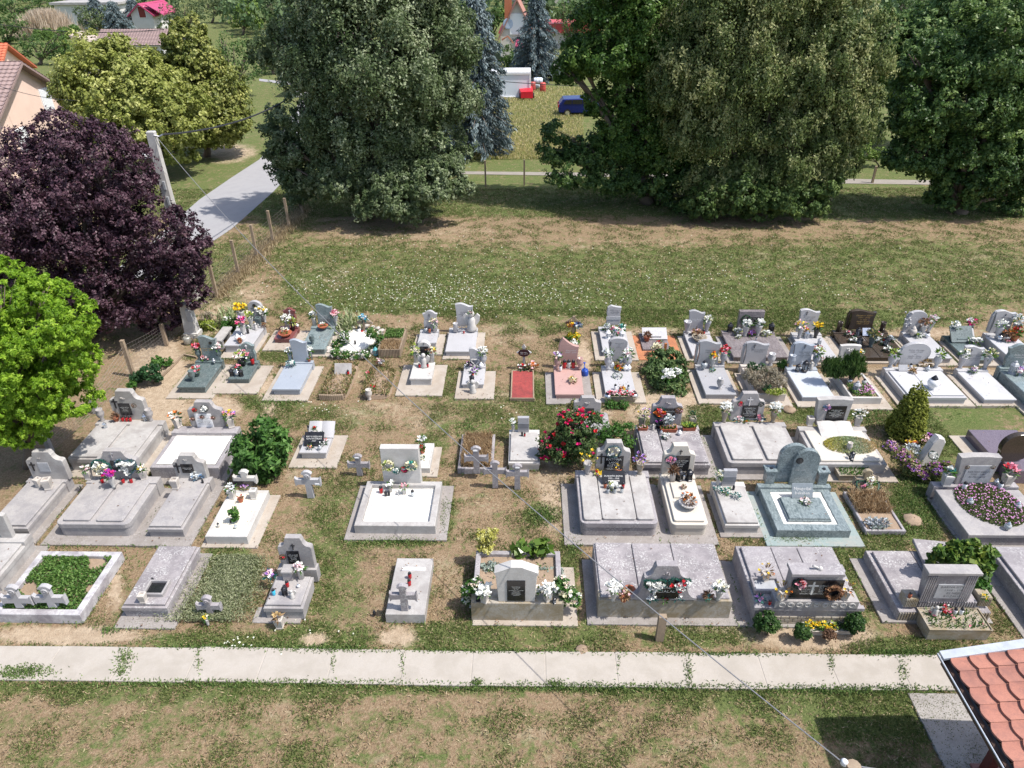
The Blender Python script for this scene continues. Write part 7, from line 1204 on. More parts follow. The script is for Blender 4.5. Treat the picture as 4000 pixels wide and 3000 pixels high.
blades('clump of striped iris leaves left of the long white grave', (820,450,0), 70, .75, iris, .6); blades('clump of striped iris leaves right of the engraved wavy headstone', (2090,510,0), 90, .8, iris, .6); it('bouquet',805,430,.3,1.6,'small white lilies among the left iris leaves',c=('white',),n=12)
plant('shrub', 'low green shrub behind the stone bench', 'bush', (830,540), [(800,480,60),(860,500,50),(880,440,50)], 1200, .09, LF['green'], clump=.4); plant('shrub', 'lime green ground shrub right of the white pillar', 'bush', (580,515), [(540,470,50),(610,480,60),(570,500,50)], 1100, .1, LF['lime'], clump=.4, flat=.6); plant('lavender', 'thin violet lavender tuft behind the lime green shrub', 'bush', (590,430), [(560,380,50),(610,370,40)], 700, .1, leafm('lavender',(0,0,0),(0,0,0),(0,0,0)), clump=.5, wd=.2)
reg('D5'); plant('shrub', 'dark green shrub by the fence under the purple tree', 'bush', (600,845), [(575,820,30),(620,800,36),(650,820,20)], 1500, .12, LF['dgreen'], clump=.35); plant('shrub', 'low spreading green shrub beside the fence post under the purple tree', 'bush', (660,775), [(650,758,26),(690,755,20)], 900, .1, LF['green'], clump=.35, flat=.6); plant('shrub', 'small pale green shrub at the end of the timber edging', 'bush', (545,870), [(545,850,18)], 400, .08, LF['green'], clump=.4)
reg('C2'); 
for cc, base, lb in (([(400,590,50),(330,680,60),(420,640,40)],(350,720),'white flowered herbs left of the gravel mound'),([(300,770,50),(400,790,60),(520,800,50),(620,790,50)],(430,830),'white flowered herbs in front of the gravel mound'),([(690,560,60),(760,600,60),(780,680,50),(700,720,40)],(740,740),'white flowered herbs right of the gravel mound')): plant('flowering_herb', lb, 'plant', base, cc, 1300, .08, LF['green'], blooms=((cm('white'), cm('cream')), 60, .03), clump=.4, flat=.5)
# timber edging of the walkway
reg('C1'); b = MB(); p0, p1, p2 = g(325,800,0), g(20,1100,0), g(470,830,0); e = empty('timber_edging', p0, 'timber board edging the gravel walkway beneath the purple tree', 'edging'); b.tube([p0+Vector((0,0,.05)), p1+Vector((0,0,.05))], .055, 4); b.build('long_board', wood, e); b = MB(); b.tube([p0+Vector((0,0,.05)), p2+Vector((0,0,.05))], .05, 4); b.build('short_board', wood, e)
P = []; Q = []
for (_, cx, cy, w_, l_, x0, x1, y0, y1, h_, fl) in FOOT:
    for _k in range(int(46*((x1-x0)+(y1-y0)))):
        t_ = random.random(); sd_ = random.choice('fflrb'); cl = math.sin(t_*9+cx*3)*.5+.5
        if random.random() > cl: continue
        x, y = (x0+t_*(x1-x0), y0-abs(random.gauss(0,.05))) if sd_ == 'f' else (x0-abs(random.gauss(0,.04)), y0+t_*(y1-y0)) if sd_ == 'l' else (x1+abs(random.gauss(0,.04)), y0+t_*(y1-y0)) if sd_ == 'r' else (x0+t_*(x1-x0), y1+abs(random.gauss(0,.04)))
        P.append((x, y, random.uniform(.03,.08)))
    for _k in range(random.randint(3, 22)): Q.append((random.uniform(x0, x1), random.uniform(y0, y0+.35), .085)) if random.random() < .6 else Q.append((cx+(random.random()-.5)*w_*.8, cy+(random.random()-.5)*l_*.8, h_+.085))
P = np.array(P); k = len(P); D = rng.normal(size=(k,3))*.7; D[:,2] = .8; tag(np_leaves('edge_grass', P, D, rdir(k), .10*rng.uniform(.6,1.5,k), .022, lgw), kind='stuff')
Q = np.array(Q); k = len(Q); tag(np_leaves('fallen_leaves', Q, rdir(k)*[1,1,.1], np.tile([0,0,1.],(k,1))+rng.normal(size=(k,3))*.3, .05*rng.uniform(.6,1.3,k), .03, LF['brown']), kind='stuff')
# molehills and stones
for rg, x, y, r_, lb in (('A3',1272,1200,.13,'round mole hill at the edge of the concrete path'),('B5',1140,1310,.22,'sandy mole hill in the grass right of the dry kerb grave'),('C4',1330,1385,.2,'brown mole hill behind the white roses of the crucifix grave')):
    reg(rg); p = g(x, y, 0); e = MB(); e.lathe((p.x,p.y,0), [(r_*1.25,0),(r_*.95,r_*.25),(r_*.5,r_*.48),(.02,r_*.55)], 14)
    for v in e.v: v += Vector((random.uniform(-.02,.02), random.uniform(-.02,.02), random.uniform(-.01,.015)))
    o = e.build('mole_hill', soil, smooth=True); tag(o, lb, 'mole hill', 'mole hills')
# ================================================================== FENCE, POLE, CABLES
def post(name, label, x, y, yt, r, m, cat='fence post', group='fence posts'):
    p = g(x, y, 0); zt = min(3.2, onY(*uv(x, yt), p.y).z); e = MB(); e.box((p.x, p.y, zt/2), (r*2, r*2, zt)); e.box((p.x, p.y, zt+.01), (r*2.15, r*2.15, .03)); return e, p, zt
reg('D5'); FP = [(1252,150,112),(1196,203,80),(1130,263,132),(1063,326,190),(987,397,254),(897,488,330),(690,686,600),(552,815,668)]; reg('D5'); fpos = []
wheres = ['nearest the big grey green tree','second from the big grey green tree','third from the big grey green tree','beside the verge of the road, fourth from the big tree','fifth from the big tree, next to the purple tree','touching the right side of the purple tree','in the shade under the right half of the purple tree','in the shade under the middle of the purple tree']
for (x, y, yt), wh in zip(FP, wheres): b, p, zt = post('fence_post', wh, x, y, yt, .06, wood); o = b.build('fence_post', wood); tag(o, 'weathered wooden fence post '+wh, 'fence post', 'posts of the wire fence'); fpos.append((p, zt))
reg('B1'); 
for x, y, yt, wh in ((925,275,100,'leaning post right of the bright green tree'),(495,660,500,'leaning post under the bright green tree')): b, p, zt = post('fence_post', wh, x, y, yt, .07, concw); o = b.build('fence_post', concw); tag(o, 'pale concrete fence '+wh, 'fence post', 'posts of the wire fence'); fpos.append((p, zt))
wirem = plain('rusty_wire', (.25,.22,.2), .5, .5); e = empty('wire_fence', fpos[0][0], 'sagging wire mesh fence strung between the weathered posts', 'fence'); b = MB()
for (p, za), (q, zb) in zip(fpos[:-1], fpos[1:]):
    za_, zb_ = min(za, 1.3), min(zb, 1.3)
    for k in range(8): f = .1+.85*k/7; b.tube([p+Vector((0,0,za_*f)), (p+q)/2+Vector((0,0,(za_+zb_)/2*f-.03)), q+Vector((0,0,zb_*f))], .0035, 3)
    nn = int((q-p).length/.16)
    for k in range(nn): c0 = p.lerp(q, k/nn); zz_ = za_+(zb_-za_)*k/nn; b.tube([c0+Vector((0,0,.1*zz_)), c0+Vector((0,0,.95*zz_))], .003, 3)
b.build('mesh', wirem, e)
reg('FF'); PB = g(355,440,0); PB = Vector((PB.x-.0, PB.y, 0)); 
# concrete power pole: find the foot from the top, both on one vertical
tp = (326,285); best = None
for d_ in np.arange(20, 60, .25):
    q = onY(*uv(*tp), d_); u_, v_ = proj(q.x, d_, 0); 
    if abs(v_*.553-640) < 6 and best is None: best = q
PT = best if best is not None else onY(*uv(*tp), 30); print('pole', PT)
e = empty('power_pole', (PT.x, PT.y, 0), 'white concrete power pole with small street lamp rising from the purple tree', 'power pole'); b = MB(); 
b.stack(PT.x, PT.y, .42, .34, .04, [(0,-.02),(PT.z,.06),(PT.z+.03,.08)]); b.build('shaft', whites, e); 
for k in range(5): b = MB(); b.box((PT.x+.05, PT.y-.155, PT.z-2.0-k*.62), (.09,.05,.34), bev=.02); b.build('slot', plaqg, e)
b = MB(); b.tube([(PT.x-.15,PT.y-.1,PT.z-.95),(PT.x-.4,PT.y-.15,PT.z-.9)], .03, 6); b.build('lamp_arm', chrome, e)
b = MB(); b.xf = Matrix.Translation((PT.x-.62, PT.y-.15, PT.z-.86)) @ Matrix.Rotation(.04, 4, 'Y'); b.stack(0, 0, .72, .26, .05, [(-.08,.03),(0,0),(.06,.02),(.09,.06)]); b.build('lamp_head', plaqw, e); b = MB(); b.tube([(PT.x+.12,PT.y-.1,PT.z-.1),(PT.x+.3,PT.y-.05,PT.z-.16),(PT.x+.42,PT.y,PT.z-.1)], .03, 6); b.build('insulator', chrome, e)
def cable(label, p0, p1, sag, r, m, n=40, name='cable'):
    b = MB(); b.tube([Vector(p0).lerp(Vector(p1), i/n)-Vector((0,0,sag*4*(i/n)*(1-i/n))) for i in range(n+1)], r, 5); o = b.build(name, m); tag(o, label, 'cable', 'overhead cables'); return o
cabm = plain('cable_grey', (.20,.20,.21), .4); cabk = plain('cable_black', (.03,.03,.035), .5)
WE = G(3292, 2978, 3.0); cable('long grey overhead cable crossing the cemetery from the white pole to the lower right', (PT.x+.15, PT.y, PT.z-.15), WE, 1.05, .011, cabm, 60)
o_ = cable('short end of the grey cable running from the insulator to the shelter', WE, G(3520, 3010, 2.9), .05, .012, cabm, 8)
b = MB(); b.lathe((WE.x+.02, WE.y-.0, WE.z-.05), [(.03,0),(.05,.02),(.035,.05),(.05,.08),(.02,.1)], 12); o = b.build('insulator', plaqw, smooth=True); tag(o, 'white porcelain insulator at the end of the grey cable', 'insulator')
b = MB(); WP = G(3328, 2985, 2.95); b.tube([(WP.x, WP.y-.05, 0), (WP.x, WP.y-.05, 2.0), (WP.x, WP.y-.05, 3.0)], [.12,.11,.10], 10); o = b.build('wooden_pole', wood); tag(o, 'weathered wooden pole end carrying the insulator at the bottom edge', 'pole')
cable('thick black bundled cable running from the white pole into the big tree', (PT.x+.42, PT.y, PT.z-.1), onY(1200, 335, PT.y+13), .5, .035, cabk, 24)
cable('black telephone line in front of the white container', onY(1780, 300, 62), onY(2560, 338, 62), .25, .03, cabk, 20); cable('black line crossing the trees at the upper left', onY(-60, 85, 70), onY(640, 115, 70), .5, .03, cabk, 20)
cable('thin wire sloping past the gable of the pink house', onY(-20, 330, 44), onY(300, 392, 44), .2, .015, cabk, 12)
# ================================================================== HOUSES
reg('D1')
rooft = stone('brown_roof_tile', (.30,.215,.20), .35, (.2,.145,.135), 0, .8, .15, 0, .3); roofr = stone('orange_roof_tile', (.50,.14,.07), .3, (.36,.10,.06), 0, .75, .15, 0, .3)
roofp = plain('magenta_sheet_roof', (.42,.06,.14), .45, .1); pinkw = plain('pink_render', (.80,.60,.50), .9, 0, .05, 1); whw = plain('white_render', (.62,.60,.58), .9, 0, .08, 1); shutter = plain('white_shutter', (.80,.82,.84), .5, 0, .04)
def corr(b, O, U, V, nu, nv, th=.05, amp=.035, pw=.3):
    """pantile roof plane from O along U (ridge/eaves direction) and V (up the slope), with courses and rolls"""
    O, U, V = Vector(O), Vector(U), Vector(V); n = U.cross(V).normalized(); vs = []; fs = []
    for j in range(nv*2+1):
        for i in range(nu+1): vs.append(O+U*(i/nu)+V*((j//2+(1 if j % 2 else 0))/nv if j < nv*2 else 1)+n*(amp*math.sin(math.pi*i)*0+amp*(1 if i % 2 else 0)+(.045 if j % 2 == 0 else 0)))
    for j in range(nv*2):
        for i in range(nu): a = j*(nu+1)+i; fs.append((a, a+1, a+nu+2, a+nu+1))
    b.add(vs, fs)
def house(name, label, a, bq, length, he, hr, wallm, roofm, over=.35, eave_kick=0, chim=None, thick=.16):
    """gable wall from a to bq (ground points), the body runs back `length` from it (to the left of a->bq), eaves he, ridge hr"""
    a, bq = Vector(a), Vector(bq); u = (bq-a).normalized(); L = (bq-a).length; n = Vector((-u.y, u.x, 0)); r = empty(name, (a+bq)/2, label, 'house'); b = MB(); vs = []
    for o in (Vector(), n*length):
        for s_, z_ in ((0,0),(L,0),(L,he),(L/2,hr),(0,he)): vs.append(a+o+u*s_+Vector((0,0,z_)))
    b.add(vs, [(0,1,2,3,4),(9,8,7,6,5),(0,5,6,1),(1,6,7,2),(2,7,8,3),(3,8,9,4),(4,9,5,0)]); b.build('wall', wallm, r); sl_ = (hr-he)/(L/2)
    for s_ in (0, 1):
        b = MB(); e0 = -over if s_ == 0 else L+over; base = a-n*over+u*e0+Vector((0,0,he-over*sl_+thick)); top = a-n*over+u*(L/2)+Vector((0,0,hr+thick)); run = n*(length+2*over)
        nu = int(run.length/.15); nv = max(4, int((top-base).length/.36))
        if s_ == 0: corr(b, base+run, -run, top-base, nu, nv)
        else: corr(b, base, run, top-base, nu, nv)
        d = Vector((0,0,-thick)); q = [base, base+run, top+run, top]; b.add([*[v-Vector((0,0,.02)) for v in q], *[v+d for v in q]], [(0,1,2,3),(7,6,5,4),(0,4,5,1),(1,5,6,2),(2,6,7,3),(3,7,4,0)]); b.build('roof', roofm, r)
    if chim: b = MB(); q = a+u*(L*chim[0])+n*chim[1]; b.box((q.x,q.y,hr-.3+chim[2]/2), (.6,.6,chim[2]+1.2)); b.box((q.x,q.y,hr+chim[2]+.25), (.75,.75,.14)); b.build('chimney', chim[3], r)
    r['_a'] = 0; return r, a, u, n, L
def window(r, a, u, s0, z0, w_, h_, m=None, nm='window'):
    q = a+u*s0+Vector((0,0,z0)); ang = math.atan2(u.y, u.x); n = Vector((-u.y, u.x, 0)); b = MB(); b.box(q-n*.02, (w_+.16, .1, h_+.16), rz=ang); f = b.build(nm, shutter, r); b = MB(); b.box(q-n*.06, (w_, .08, h_), rz=ang); b.build('pane', m or plaqg, f); return f
# pink house: gable to the right
YH = 47.0; a = onY(*uv(62,1380), 42.5); a.z = 0; bq = onY(*uv(578,1000), 51.0); bq.z = 0
L = (bq-a).length; mid = (a+bq)/2
def zat(P, y_): # height at P that is seen on row y_
    lo, hi = 0, 40; v_ = S[1]+y_/S[2]
    for _ in range(50):
        m_ = (lo+hi)/2
        if proj(P.x, P.y, m_)[1] > v_: lo = m_
        else: hi = m_
    return lo
hr = zat(mid, 560); he = max(1.5, zat(bq, 800)); print('pink house', a, bq, L, hr, he)
r, a_, u_, n_, L_ = house('pink_house', 'pink rendered house with brown tiled gable roof at the left edge', a, bq, 11, he, hr, pinkw, rooft, .5)
def wpx(xc, yc):   # where the gable wall is seen at (xc, yc): distance along it and height
    d = CM @ np.array([((S[0]+xc/S[2])-2000)/F, -((S[1]+yc/S[2])-1500)/F, -1.0]); nn = np.array(tuple(n_)); t_ = (nn@(np.array(tuple(a_))-np.array([0,0,H])))/(nn@d); q = np.array([0,0,H])+d*t_; return (Vector(q)-a_).dot(u_), q[2]
for xc, yc in ((398,860),(200,1210)): s0, z0 = wpx(xc, yc); w = window(r, a_, u_, s0, z0, 1.1, 1.25, shutter); 
# red roofed house behind
a2 = onY(*uv(-60,760), 57); a2.z = 0; b2 = onY(*uv(262,620), 66); b2.z = 0; m2 = (a2+b2)/2; h2 = zat(b2, 575)
r2, *_ = house('red_roofed_house', 'house with orange red roof and brick chimney behind the pink house', a2, b2, 9, max(2.5,h2), zat(m2, 395), pinkw, roofr, .5, chim=(.3, 1.6, -.6, plain('chimney_brick',(.5,.17,.08),.8)))
# long barn with brown roof and brick gable
Yb = 84; pa = onY(*uv(800,395), Yb); pb = onY(*uv(1420,430), Yb); pr = onY(*uv(870,258), Yb+4); za = pa.z; zr = pr.z
r3 = empty('long_barn', (pa.x, Yb, 0), 'long low barn with brown tiled roof and grey brick gable', 'barn'); b = MB(); b.box(((pa.x+pb.x)/2, Yb+4.2, za/2), (pb.x-pa.x-.5, 7.6, za-.1)); b.build('wall', whw, r3); b = MB(); zb_ = max(zr, za+1.2); corr(b, (pa.x, Yb, za), (pb.x-pa.x, 0, 0), (pr.x-pa.x, 4, zb_-za), int((pb.x-pa.x)/.16), 12); b.add([(pr.x,Yb+4,zb_),(pb.x+1,Yb+4,zb_),(pb.x,Yb+8.2,za),(pa.x,Yb+8.2,za)], [(0,1,2,3)]); b.build('roof', rooft, r3)
pc = onY(*uv(600,300), Yb-1); pd = onY(*uv(800,380), Yb-1); r4 = empty('brick_outbuilding', (pc.x,Yb,0), 'small grey brick outbuilding with pale fibre roof beside the long barn', 'outbuilding'); zc = pc.z; b = MB(); b.box(((pc.x+pd.x)/2, Yb+2, zc/2-.3), (pd.x-pc.x, 5, zc-.6)); b.build('wall', stone('grey_brick',(.34,.29,.25),.5,(.2,.17,.15),0), r4); b = MB()
q0, q1, q2, q3 = onY(*uv(592,300),Yb-1), onY(*uv(805,372),Yb-1), onY(*uv(850,300),Yb+3), onY(*uv(700,266),Yb+3); b.add([q0,q1,q2,q3,*[v-Vector((0,0,.2)) for v in (q0,q1,q2,q3)]], [(0,1,2,3),(7,6,5,4),(0,4,5,1),(1,5,6,2),(2,6,7,3),(3,7,4,0)]); b.build('roof', stone('fibre_roof',(.42,.34,.29),.3,(.3,.24,.2),0), r4)
# white house with magenta roof far away
Yw = 135; A0 = onY(*uv(1150,200), Yw); B0 = onY(*uv(1330,190), Yw); A0.z = B0.z = 0; zr = zat((A0+B0)/2, 40); ze = zat(A0, 122); r5, a5, u5, n5, L5 = house('white_house', 'white house with magenta sheet roof far at the upper left', A0, B0, 9, ze, zr, whw, roofp, .5)
# lean the body to the right so that the roof plane shows
b = MB(); t0 = onY(*uv(1245,32),Yw-.3); t1 = onY(*uv(1400,24),Yw+6); t2 = onY(*uv(1415,130),Yw+1); t3 = onY(*uv(1350,92),Yw-.5); b.add([t0,t3,t2,t1], [(0,1,2,3)]); b.add([v-Vector((0,0,.15)) for v in (t0,t3,t2,t1)], [(3,2,1,0)]); b.build('side_roof', roofp, r5); window(r5, a5, u5, L5*.55, zat((A0+B0)/2, 105), 1.1, 1.6, plain('red_brown_shutter',(.2,.03,.02),.6))
# A-frame house upper middle
reg('D3'); Ya = 98; A0 = onY(*uv(345,300),Ya); B0 = onY(*uv(640,300),Ya); apx = onY(*uv(485,5),Ya); r6 = empty('steep_house', ((A0.x+B0.x)/2,Ya,0), 'steep gabled cream house with round window behind the spruces', 'house'); b = MB(); xr = apx.x+(apx.x-A0.x); vs = []
for yy in (Ya, Ya+9): vs += [(A0.x,yy,0),(xr,yy,0),(xr,yy,A0.z),(apx.x,yy,apx.z),(A0.x,yy,A0.z)]
b.add(vs, [(0,1,2,3,4),(9,8,7,6,5),(0,5,6,1),(1,6,7,2),(4,9,5,0)]); b.build('wall', plain('cream_render',(.62,.58,.53),.9,0,.04,1), r6); b = MB()
for x0 in (A0.x, xr):
    sgn = -1 if x0 < apx.x else 1; q = [Vector((x0+sgn*.35,Ya-.5,A0.z-.5)), Vector((apx.x,Ya-.5,apx.z+.25)), Vector((apx.x,Ya+9.5,apx.z+.25)), Vector((x0+sgn*.35,Ya+9.5,A0.z-.5))]; b.add([*q, *[v-Vector((0,0,.25)) for v in q]], [(0,1,2,3),(7,6,5,4),(0,4,5,1),(1,5,6,2),(2,6,7,3),(3,7,4,0)])
b.build('roof', stone('red_brown_roof',(.36,.17,.13),.3,(.25,.12,.1),0), r6); b = MB(); q = onY(*uv(408,205),Ya-.05); b.xf = Matrix.Translation(q) @ Matrix.Rotation(math.pi/2, 4, 'X'); b.lathe((0,0,0), [(.62,0),(.62,.08),(.5,.1)], 20); b.build('round_window', plain('window_sky_glass',(.45,.55,.68),.1), r6); b = MB(); q = onY(*uv(483,208),Ya-.05); b.box(q, (1.7,.15,2.3)); b.build('window', shutter, r6)
b = MB(); q = onY(*uv(410,130),Ya+3); b.box((q.x,Ya+3,q.z-.5), (.9,.9,5)); b.build('chimney', plain('chimney_brick',(0,0,0)), r6); b = MB(); q0, q1, q2 = onY(*uv(355,345),Ya-1.2), onY(*uv(405,312),Ya-1.2), onY(*uv(455,372),Ya-1.2); b.tube([q0,q1,q2], .14, 4); b.build('porch_gable', plain('porch_timber',(.4,.17,.1),.7), r6); b = MB(); q = [onY(*uv(480,335),Ya-.4), onY(*uv(540,335),Ya-.4), onY(*uv(540,402),Ya-2), onY(*uv(470,402),Ya-2)]; b.add([q[3],q[2],q[1],q[0],*[v-Vector((0,0,.2)) for v in (q[3],q[2],q[1],q[0])]], [(0,1,2,3),(7,6,5,4),(0,4,5,1),(1,5,6,2),(2,6,7,3),(3,7,4,0)]); b.build('porch_roof', roofp, r6)
for x, y, w_, h_, Yq, rf, lb in ((770,285,14,3,112,plain('red_sheet_roof',(.5,.07,.08),.5),'low white building with red roof right of the steep house'),(780,30,22,5,190,plain('pale_roof',(.6,.55,.52),.7),'pale flat building at the top edge behind the spruces')):
    q = onY(*uv(x, y), Yq); e = empty('far_building', (q.x,Yq,0), lb, 'building'); b = MB(); b.box((q.x,Yq+3,q.z/2), (w_,6,q.z)); b.build('wall', whw, e); b = MB(); b.prism([(q.x-w_/2-.3,q.z),(q.x-w_/2+.5,q.z+1.2),(q.x+w_/2-.5,q.z+1.2),(q.x+w_/2+.3,q.z)], Yq-.4, Yq+6.4); b.build('roof', rf, e)
reg('D1'); q = onY(*uv(735,40),150); e = empty('far_building', (q.x,150,0), 'pale flat roofed building far at the upper left', 'building'); b = MB(); b.box((q.x,153,q.z/2), (12,6,q.z)); b.build('wall', whw, e); b = MB(); b.box((q.x,153,q.z+.2), (13,7,.4)); b.build('roof', concw, e)
reg('D2'); q = onY(*uv(700,520),75); e = empty('white_house', (q.x,75,0), 'white walled house hidden behind the big grey green tree', 'house'); b = MB(); b.box((q.x,78,1.6), (9,6,3.2)); b.build('wall', whw, e); b = MB(); b.prism([(q.x-5,3.2),(q.x,5.6),(q.x+5,3.2)], 74.6, 81.4); b.build('roof', rooft, e)
# container, barrels, trailer, car
reg('D3'); Yc = 58; q0 = g(375,852,0); Yc = q0.y; q1 = onY(*uv(598,852),Yc); zt = onY(*uv(480,640),Yc).z; x0 = onY(*uv(250,852),Yc).x; e = empty('white_container', ((x0+q1.x)/2,Yc,0), 'white office container standing in the yellow grass', 'container'); b = MB(); b.box(((x0+q1.x)/2,Yc+1.25,zt/2+.1), (q1.x-x0,2.5,zt), bev=.04); b.build('body', plain('container_white',(.70,.74,.80),.5,0,.03,1), e)
b = MB()
for xx in (x0, q1.x): b.box((xx,Yc,zt/2+.1), (.16,.12,zt+.04))
b.box(((x0+q1.x)/2,Yc-.02,zt+.06), (q1.x-x0,.12,.2)); b.box(((x0+q1.x)/2,Yc-.02,.12), (q1.x-x0,.12,.18)); b.box(((x0+q1.x)/2,Yc+1.25,zt+.16), (q1.x-x0+.1,2.6,.1)); b.build('frame', plaqw, e)
p = g(570,868,0); e = empty('covered_trailer', p, 'small trailer under a bright red tarpaulin', 'trailer'); w_ = .48/1; z1 = onY(*uv(570,790),p.y).z; xl, xr = onY(*uv(520,868),p.y).x, onY(*uv(624,868),p.y).x; b = MB(); vs = [(xl,p.y,.2),(xr,p.y,.2),(xr+.05,p.y+1.6,.2),(xl-.3,p.y+1.6,.2),(xl,p.y,z1*.95),(xr,p.y,z1),(xr-.1,p.y+1.5,z1+.25),(xl-.25,p.y+1.5,z1+.15)]; b.add(vs, [(0,1,5,4),(1,2,6,5),(2,3,7,6),(3,0,4,7),(4,5,6,7)]); b.build('tarpaulin', plain('red_tarpaulin',(.62,.015,.03),.4,0,.2,3), e); b = MB()
for xx in (xl-.08, xr+.05): b.xf = Matrix.Translation((xx,p.y+.5,.3)) @ Matrix.Rotation(math.pi/2,4,'Y'); b.lathe((0,0,-.08), [(.12,0),(.3,0),(.3,.16),(.12,.16)], 14)
b.build('wheel', plaqb, e)
for x, y, cc, lb, lay in ((620,790,(.40,.07,.06),'left red plastic barrel behind the trailer',0),(708,795,(.45,.06,.05),'right red plastic barrel behind the trailer',0),(660,775,(.62,.68,.76),'lower white blue barrel between the red ones',1),(668,738,(.62,.68,.76),'upper white blue barrel lying on top',1)):
    p = g(x, y if y > 760 else 785, 0); e = empty('barrel', p, lb, 'barrel', 'barrels by the container'); b = MB(); pr_ = [(.26,0),(.3,.1),(.31,.45),(.3,.8),(.24,.9)]
    if lay: b.xf = Matrix.Translation((p.x-.45,p.y+.3,.32 if y > 760 else .92)) @ Matrix.Rotation(math.pi/2,4,'Y')
    else: b.xf = Matrix.Translation((p.x,p.y,0))
    b.lathe((0,0,0), pr_, 16); b.build('drum', plain('barrel_'+lb[:5]+str(lay), cc, .45), e, smooth=True); b = MB(); b.xf = Matrix.Translation((p.x-.45,p.y+.3,.32 if y > 760 else .92)) @ Matrix.Rotation(math.pi/2,4,'Y') if lay else Matrix.Translation((p.x,p.y,0)); b.lathe((0,0,.25), [(.325,0),(.325,.03)], 16); b.lathe((0,0,.6), [(.32,0),(.32,.03)], 16); b.build('hoop', plain('barrel_hoop',(.3,.05,.05) ,.4) if not lay else chrome, e)
q = g(870,700,0); b = MB(); e = empty('grey_shed', (q.x,q.y,0), 'small grey green metal shed behind the leaves', 'shed'); zt = onY(*uv(840,575),q.y).z; x0, x1 = onY(*uv(792,600),q.y).x, onY(*uv(930,600),q.y).x; b.box(((x0+x1)/2,q.y+1,zt/2), (x1-x0,2,zt)); b.build('wall', plain('grey_green_metal',(.25,.28,.26),.5), e); b = MB(); b.box(((x0+x1)/2,q.y+1,zt+.05), (x1-x0+.3,2.3,.1)); b.build('roof', concw, e)
# blue car
p = g(960,990,0); e = empty('parked_car', p, 'dark blue estate car parked under the trees', 'car'); cb = plain('blue_car_paint',(.01,.02,.15),.25,.3,.05); side = [(-2.15,.35),(-2.2,.75),(-2.1,1.0),(-1.75,1.42),(-.2,1.46),(.45,1.40),(1.1,.98),(2.0,.86),(2.2,.6),(2.15,.32),(1.65,.28),(-1.7,.28)]; b = MB(); b.prism([(p.x+x_*.98+.9,z_) for x_, z_ in side], p.y-.85, p.y+.85, bev=.07); b.build('body', cb, e); cx_ = p.x+.9
b = MB()
for pts in ([(-1.72,1.02),(-1.5,1.36),(-1.0,1.38),(-1.0,1.02)],[(-.93,1.02),(-.93,1.38),(-.1,1.39),(-.1,1.02)],[(-.03,1.02),(-.03,1.38),(.4,1.33),(.95,1.02)]): b.prism([(cx_+x_,z_) for x_, z_ in pts], p.y-.87, p.y-.84, bev=.004)
b.build('window', plaqb, e)
for xx in (-1.35, 1.4):
    for yy in (-.8, .8): b = MB(); b.xf = Matrix.Translation((cx_+xx,p.y+yy,.31)) @ Matrix.Rotation(math.pi/2,4,'X'); b.lathe((0,0,-.1), [(.1,0),(.31,.0),(.31,.2),(.1,.2)], 18); w = b.build('wheel', plaqb, e); b = MB(); b.xf = Matrix.Translation((cx_+xx,p.y+yy,.31)) @ Matrix.Rotation(math.pi/2,4,'X'); b.lathe((0,0,-.11), [(.04,0),(.19,.0),(.19,.22),(.04,.22)], 14); b.build('rim', chrome, w)
for yy in (-.7,.7): b = MB(); b.box((cx_-2.13,p.y+yy,.85), (.08,.25,.22)); b.build('tail_light', plain('tail_light_red',(.4,.01,.01),.2), e)
# thin posts of the back fence
for x, y, yt, lb in ((215,1610,1390,'left grey post of the back fence between the spruce and the dark bushes'),(548,1600,1385,'right grey post of the back fence between the spruce and the dark bushes')): b, p, zt = post('fence_post', lb, x, y, yt, .05, wood); o = b.build('fence_post', wood); tag(o, lb, 'fence post', 'posts of the back fence')
reg('D4'); b, p, zt = post('fence_post', '', 900, 1580, 1440, .06, wood); o = b.build('fence_post', wood); tag(o, 'brown leaning fence post by the lane at the right', 'fence post', 'posts of the back fence')
# ================================================================== TREES
def tree(name, label, base, circ, n, L, mat, trunk=.25, group='trees', cat='tree', dy=0, yb=None, **k):
    p = g(base[0], base[1], 0); e = empty(name, p, label, cat, group); lb = lobes_px(circ, p.y+dy)
    for l in lb: l[4] *= k.get('deep', 1)
    k.pop('deep', 0); foliage('crown', lb, n, L, mat, e, **k); b = MB(); stems(b, p, lb, trunk, max(5, 2*len(lb))); b.build('trunk', bark, e, smooth=True); return e
reg('FF')
plum = leafm('plum_leaf', (.02,.008,.014), (.056,.023,.038), (.15,.085,.105), .2, .5)
tree('purple_plum_tree', 'large dark purple leaved plum tree', (190,725), [(120,470,160),(405,560,48),(415,640,40),(345,690,45),(310,510,95),(200,385,125),(215,335,70),(60,420,130),(355,600,80),(400,600,40),(250,620,120),(120,600,120),(40,520,110),(380,520,70),(330,660,60),(130,300,60),(170,690,60),(60,650,70)], 230000, .10, plum, .22, clump=.16, inner=.1, ncl=120, wd=.6, tvar=.22)
loc = leafm('locust_leaf', (.10,.21,.014), (.24,.42,.025), (.48,.66,.08), .5, .5)
tree('globe_locust_tree', 'round headed bright green locust tree at the left edge', (60,1010), [(60,760,120),(20,830,120),(110,700,90),(130,850,85),(30,880,100),(10,640,80),(90,640,50),(165,780,50),(60,930,50),(-60,780,130)], 270000, .09, loc, .14, clump=.13, inner=.05, ncl=150, wd=.35, tvar=.2)
lind = leafm('linden_leaf', (.14,.18,.03), (.31,.34,.08), (.55,.56,.2), .35, .5)
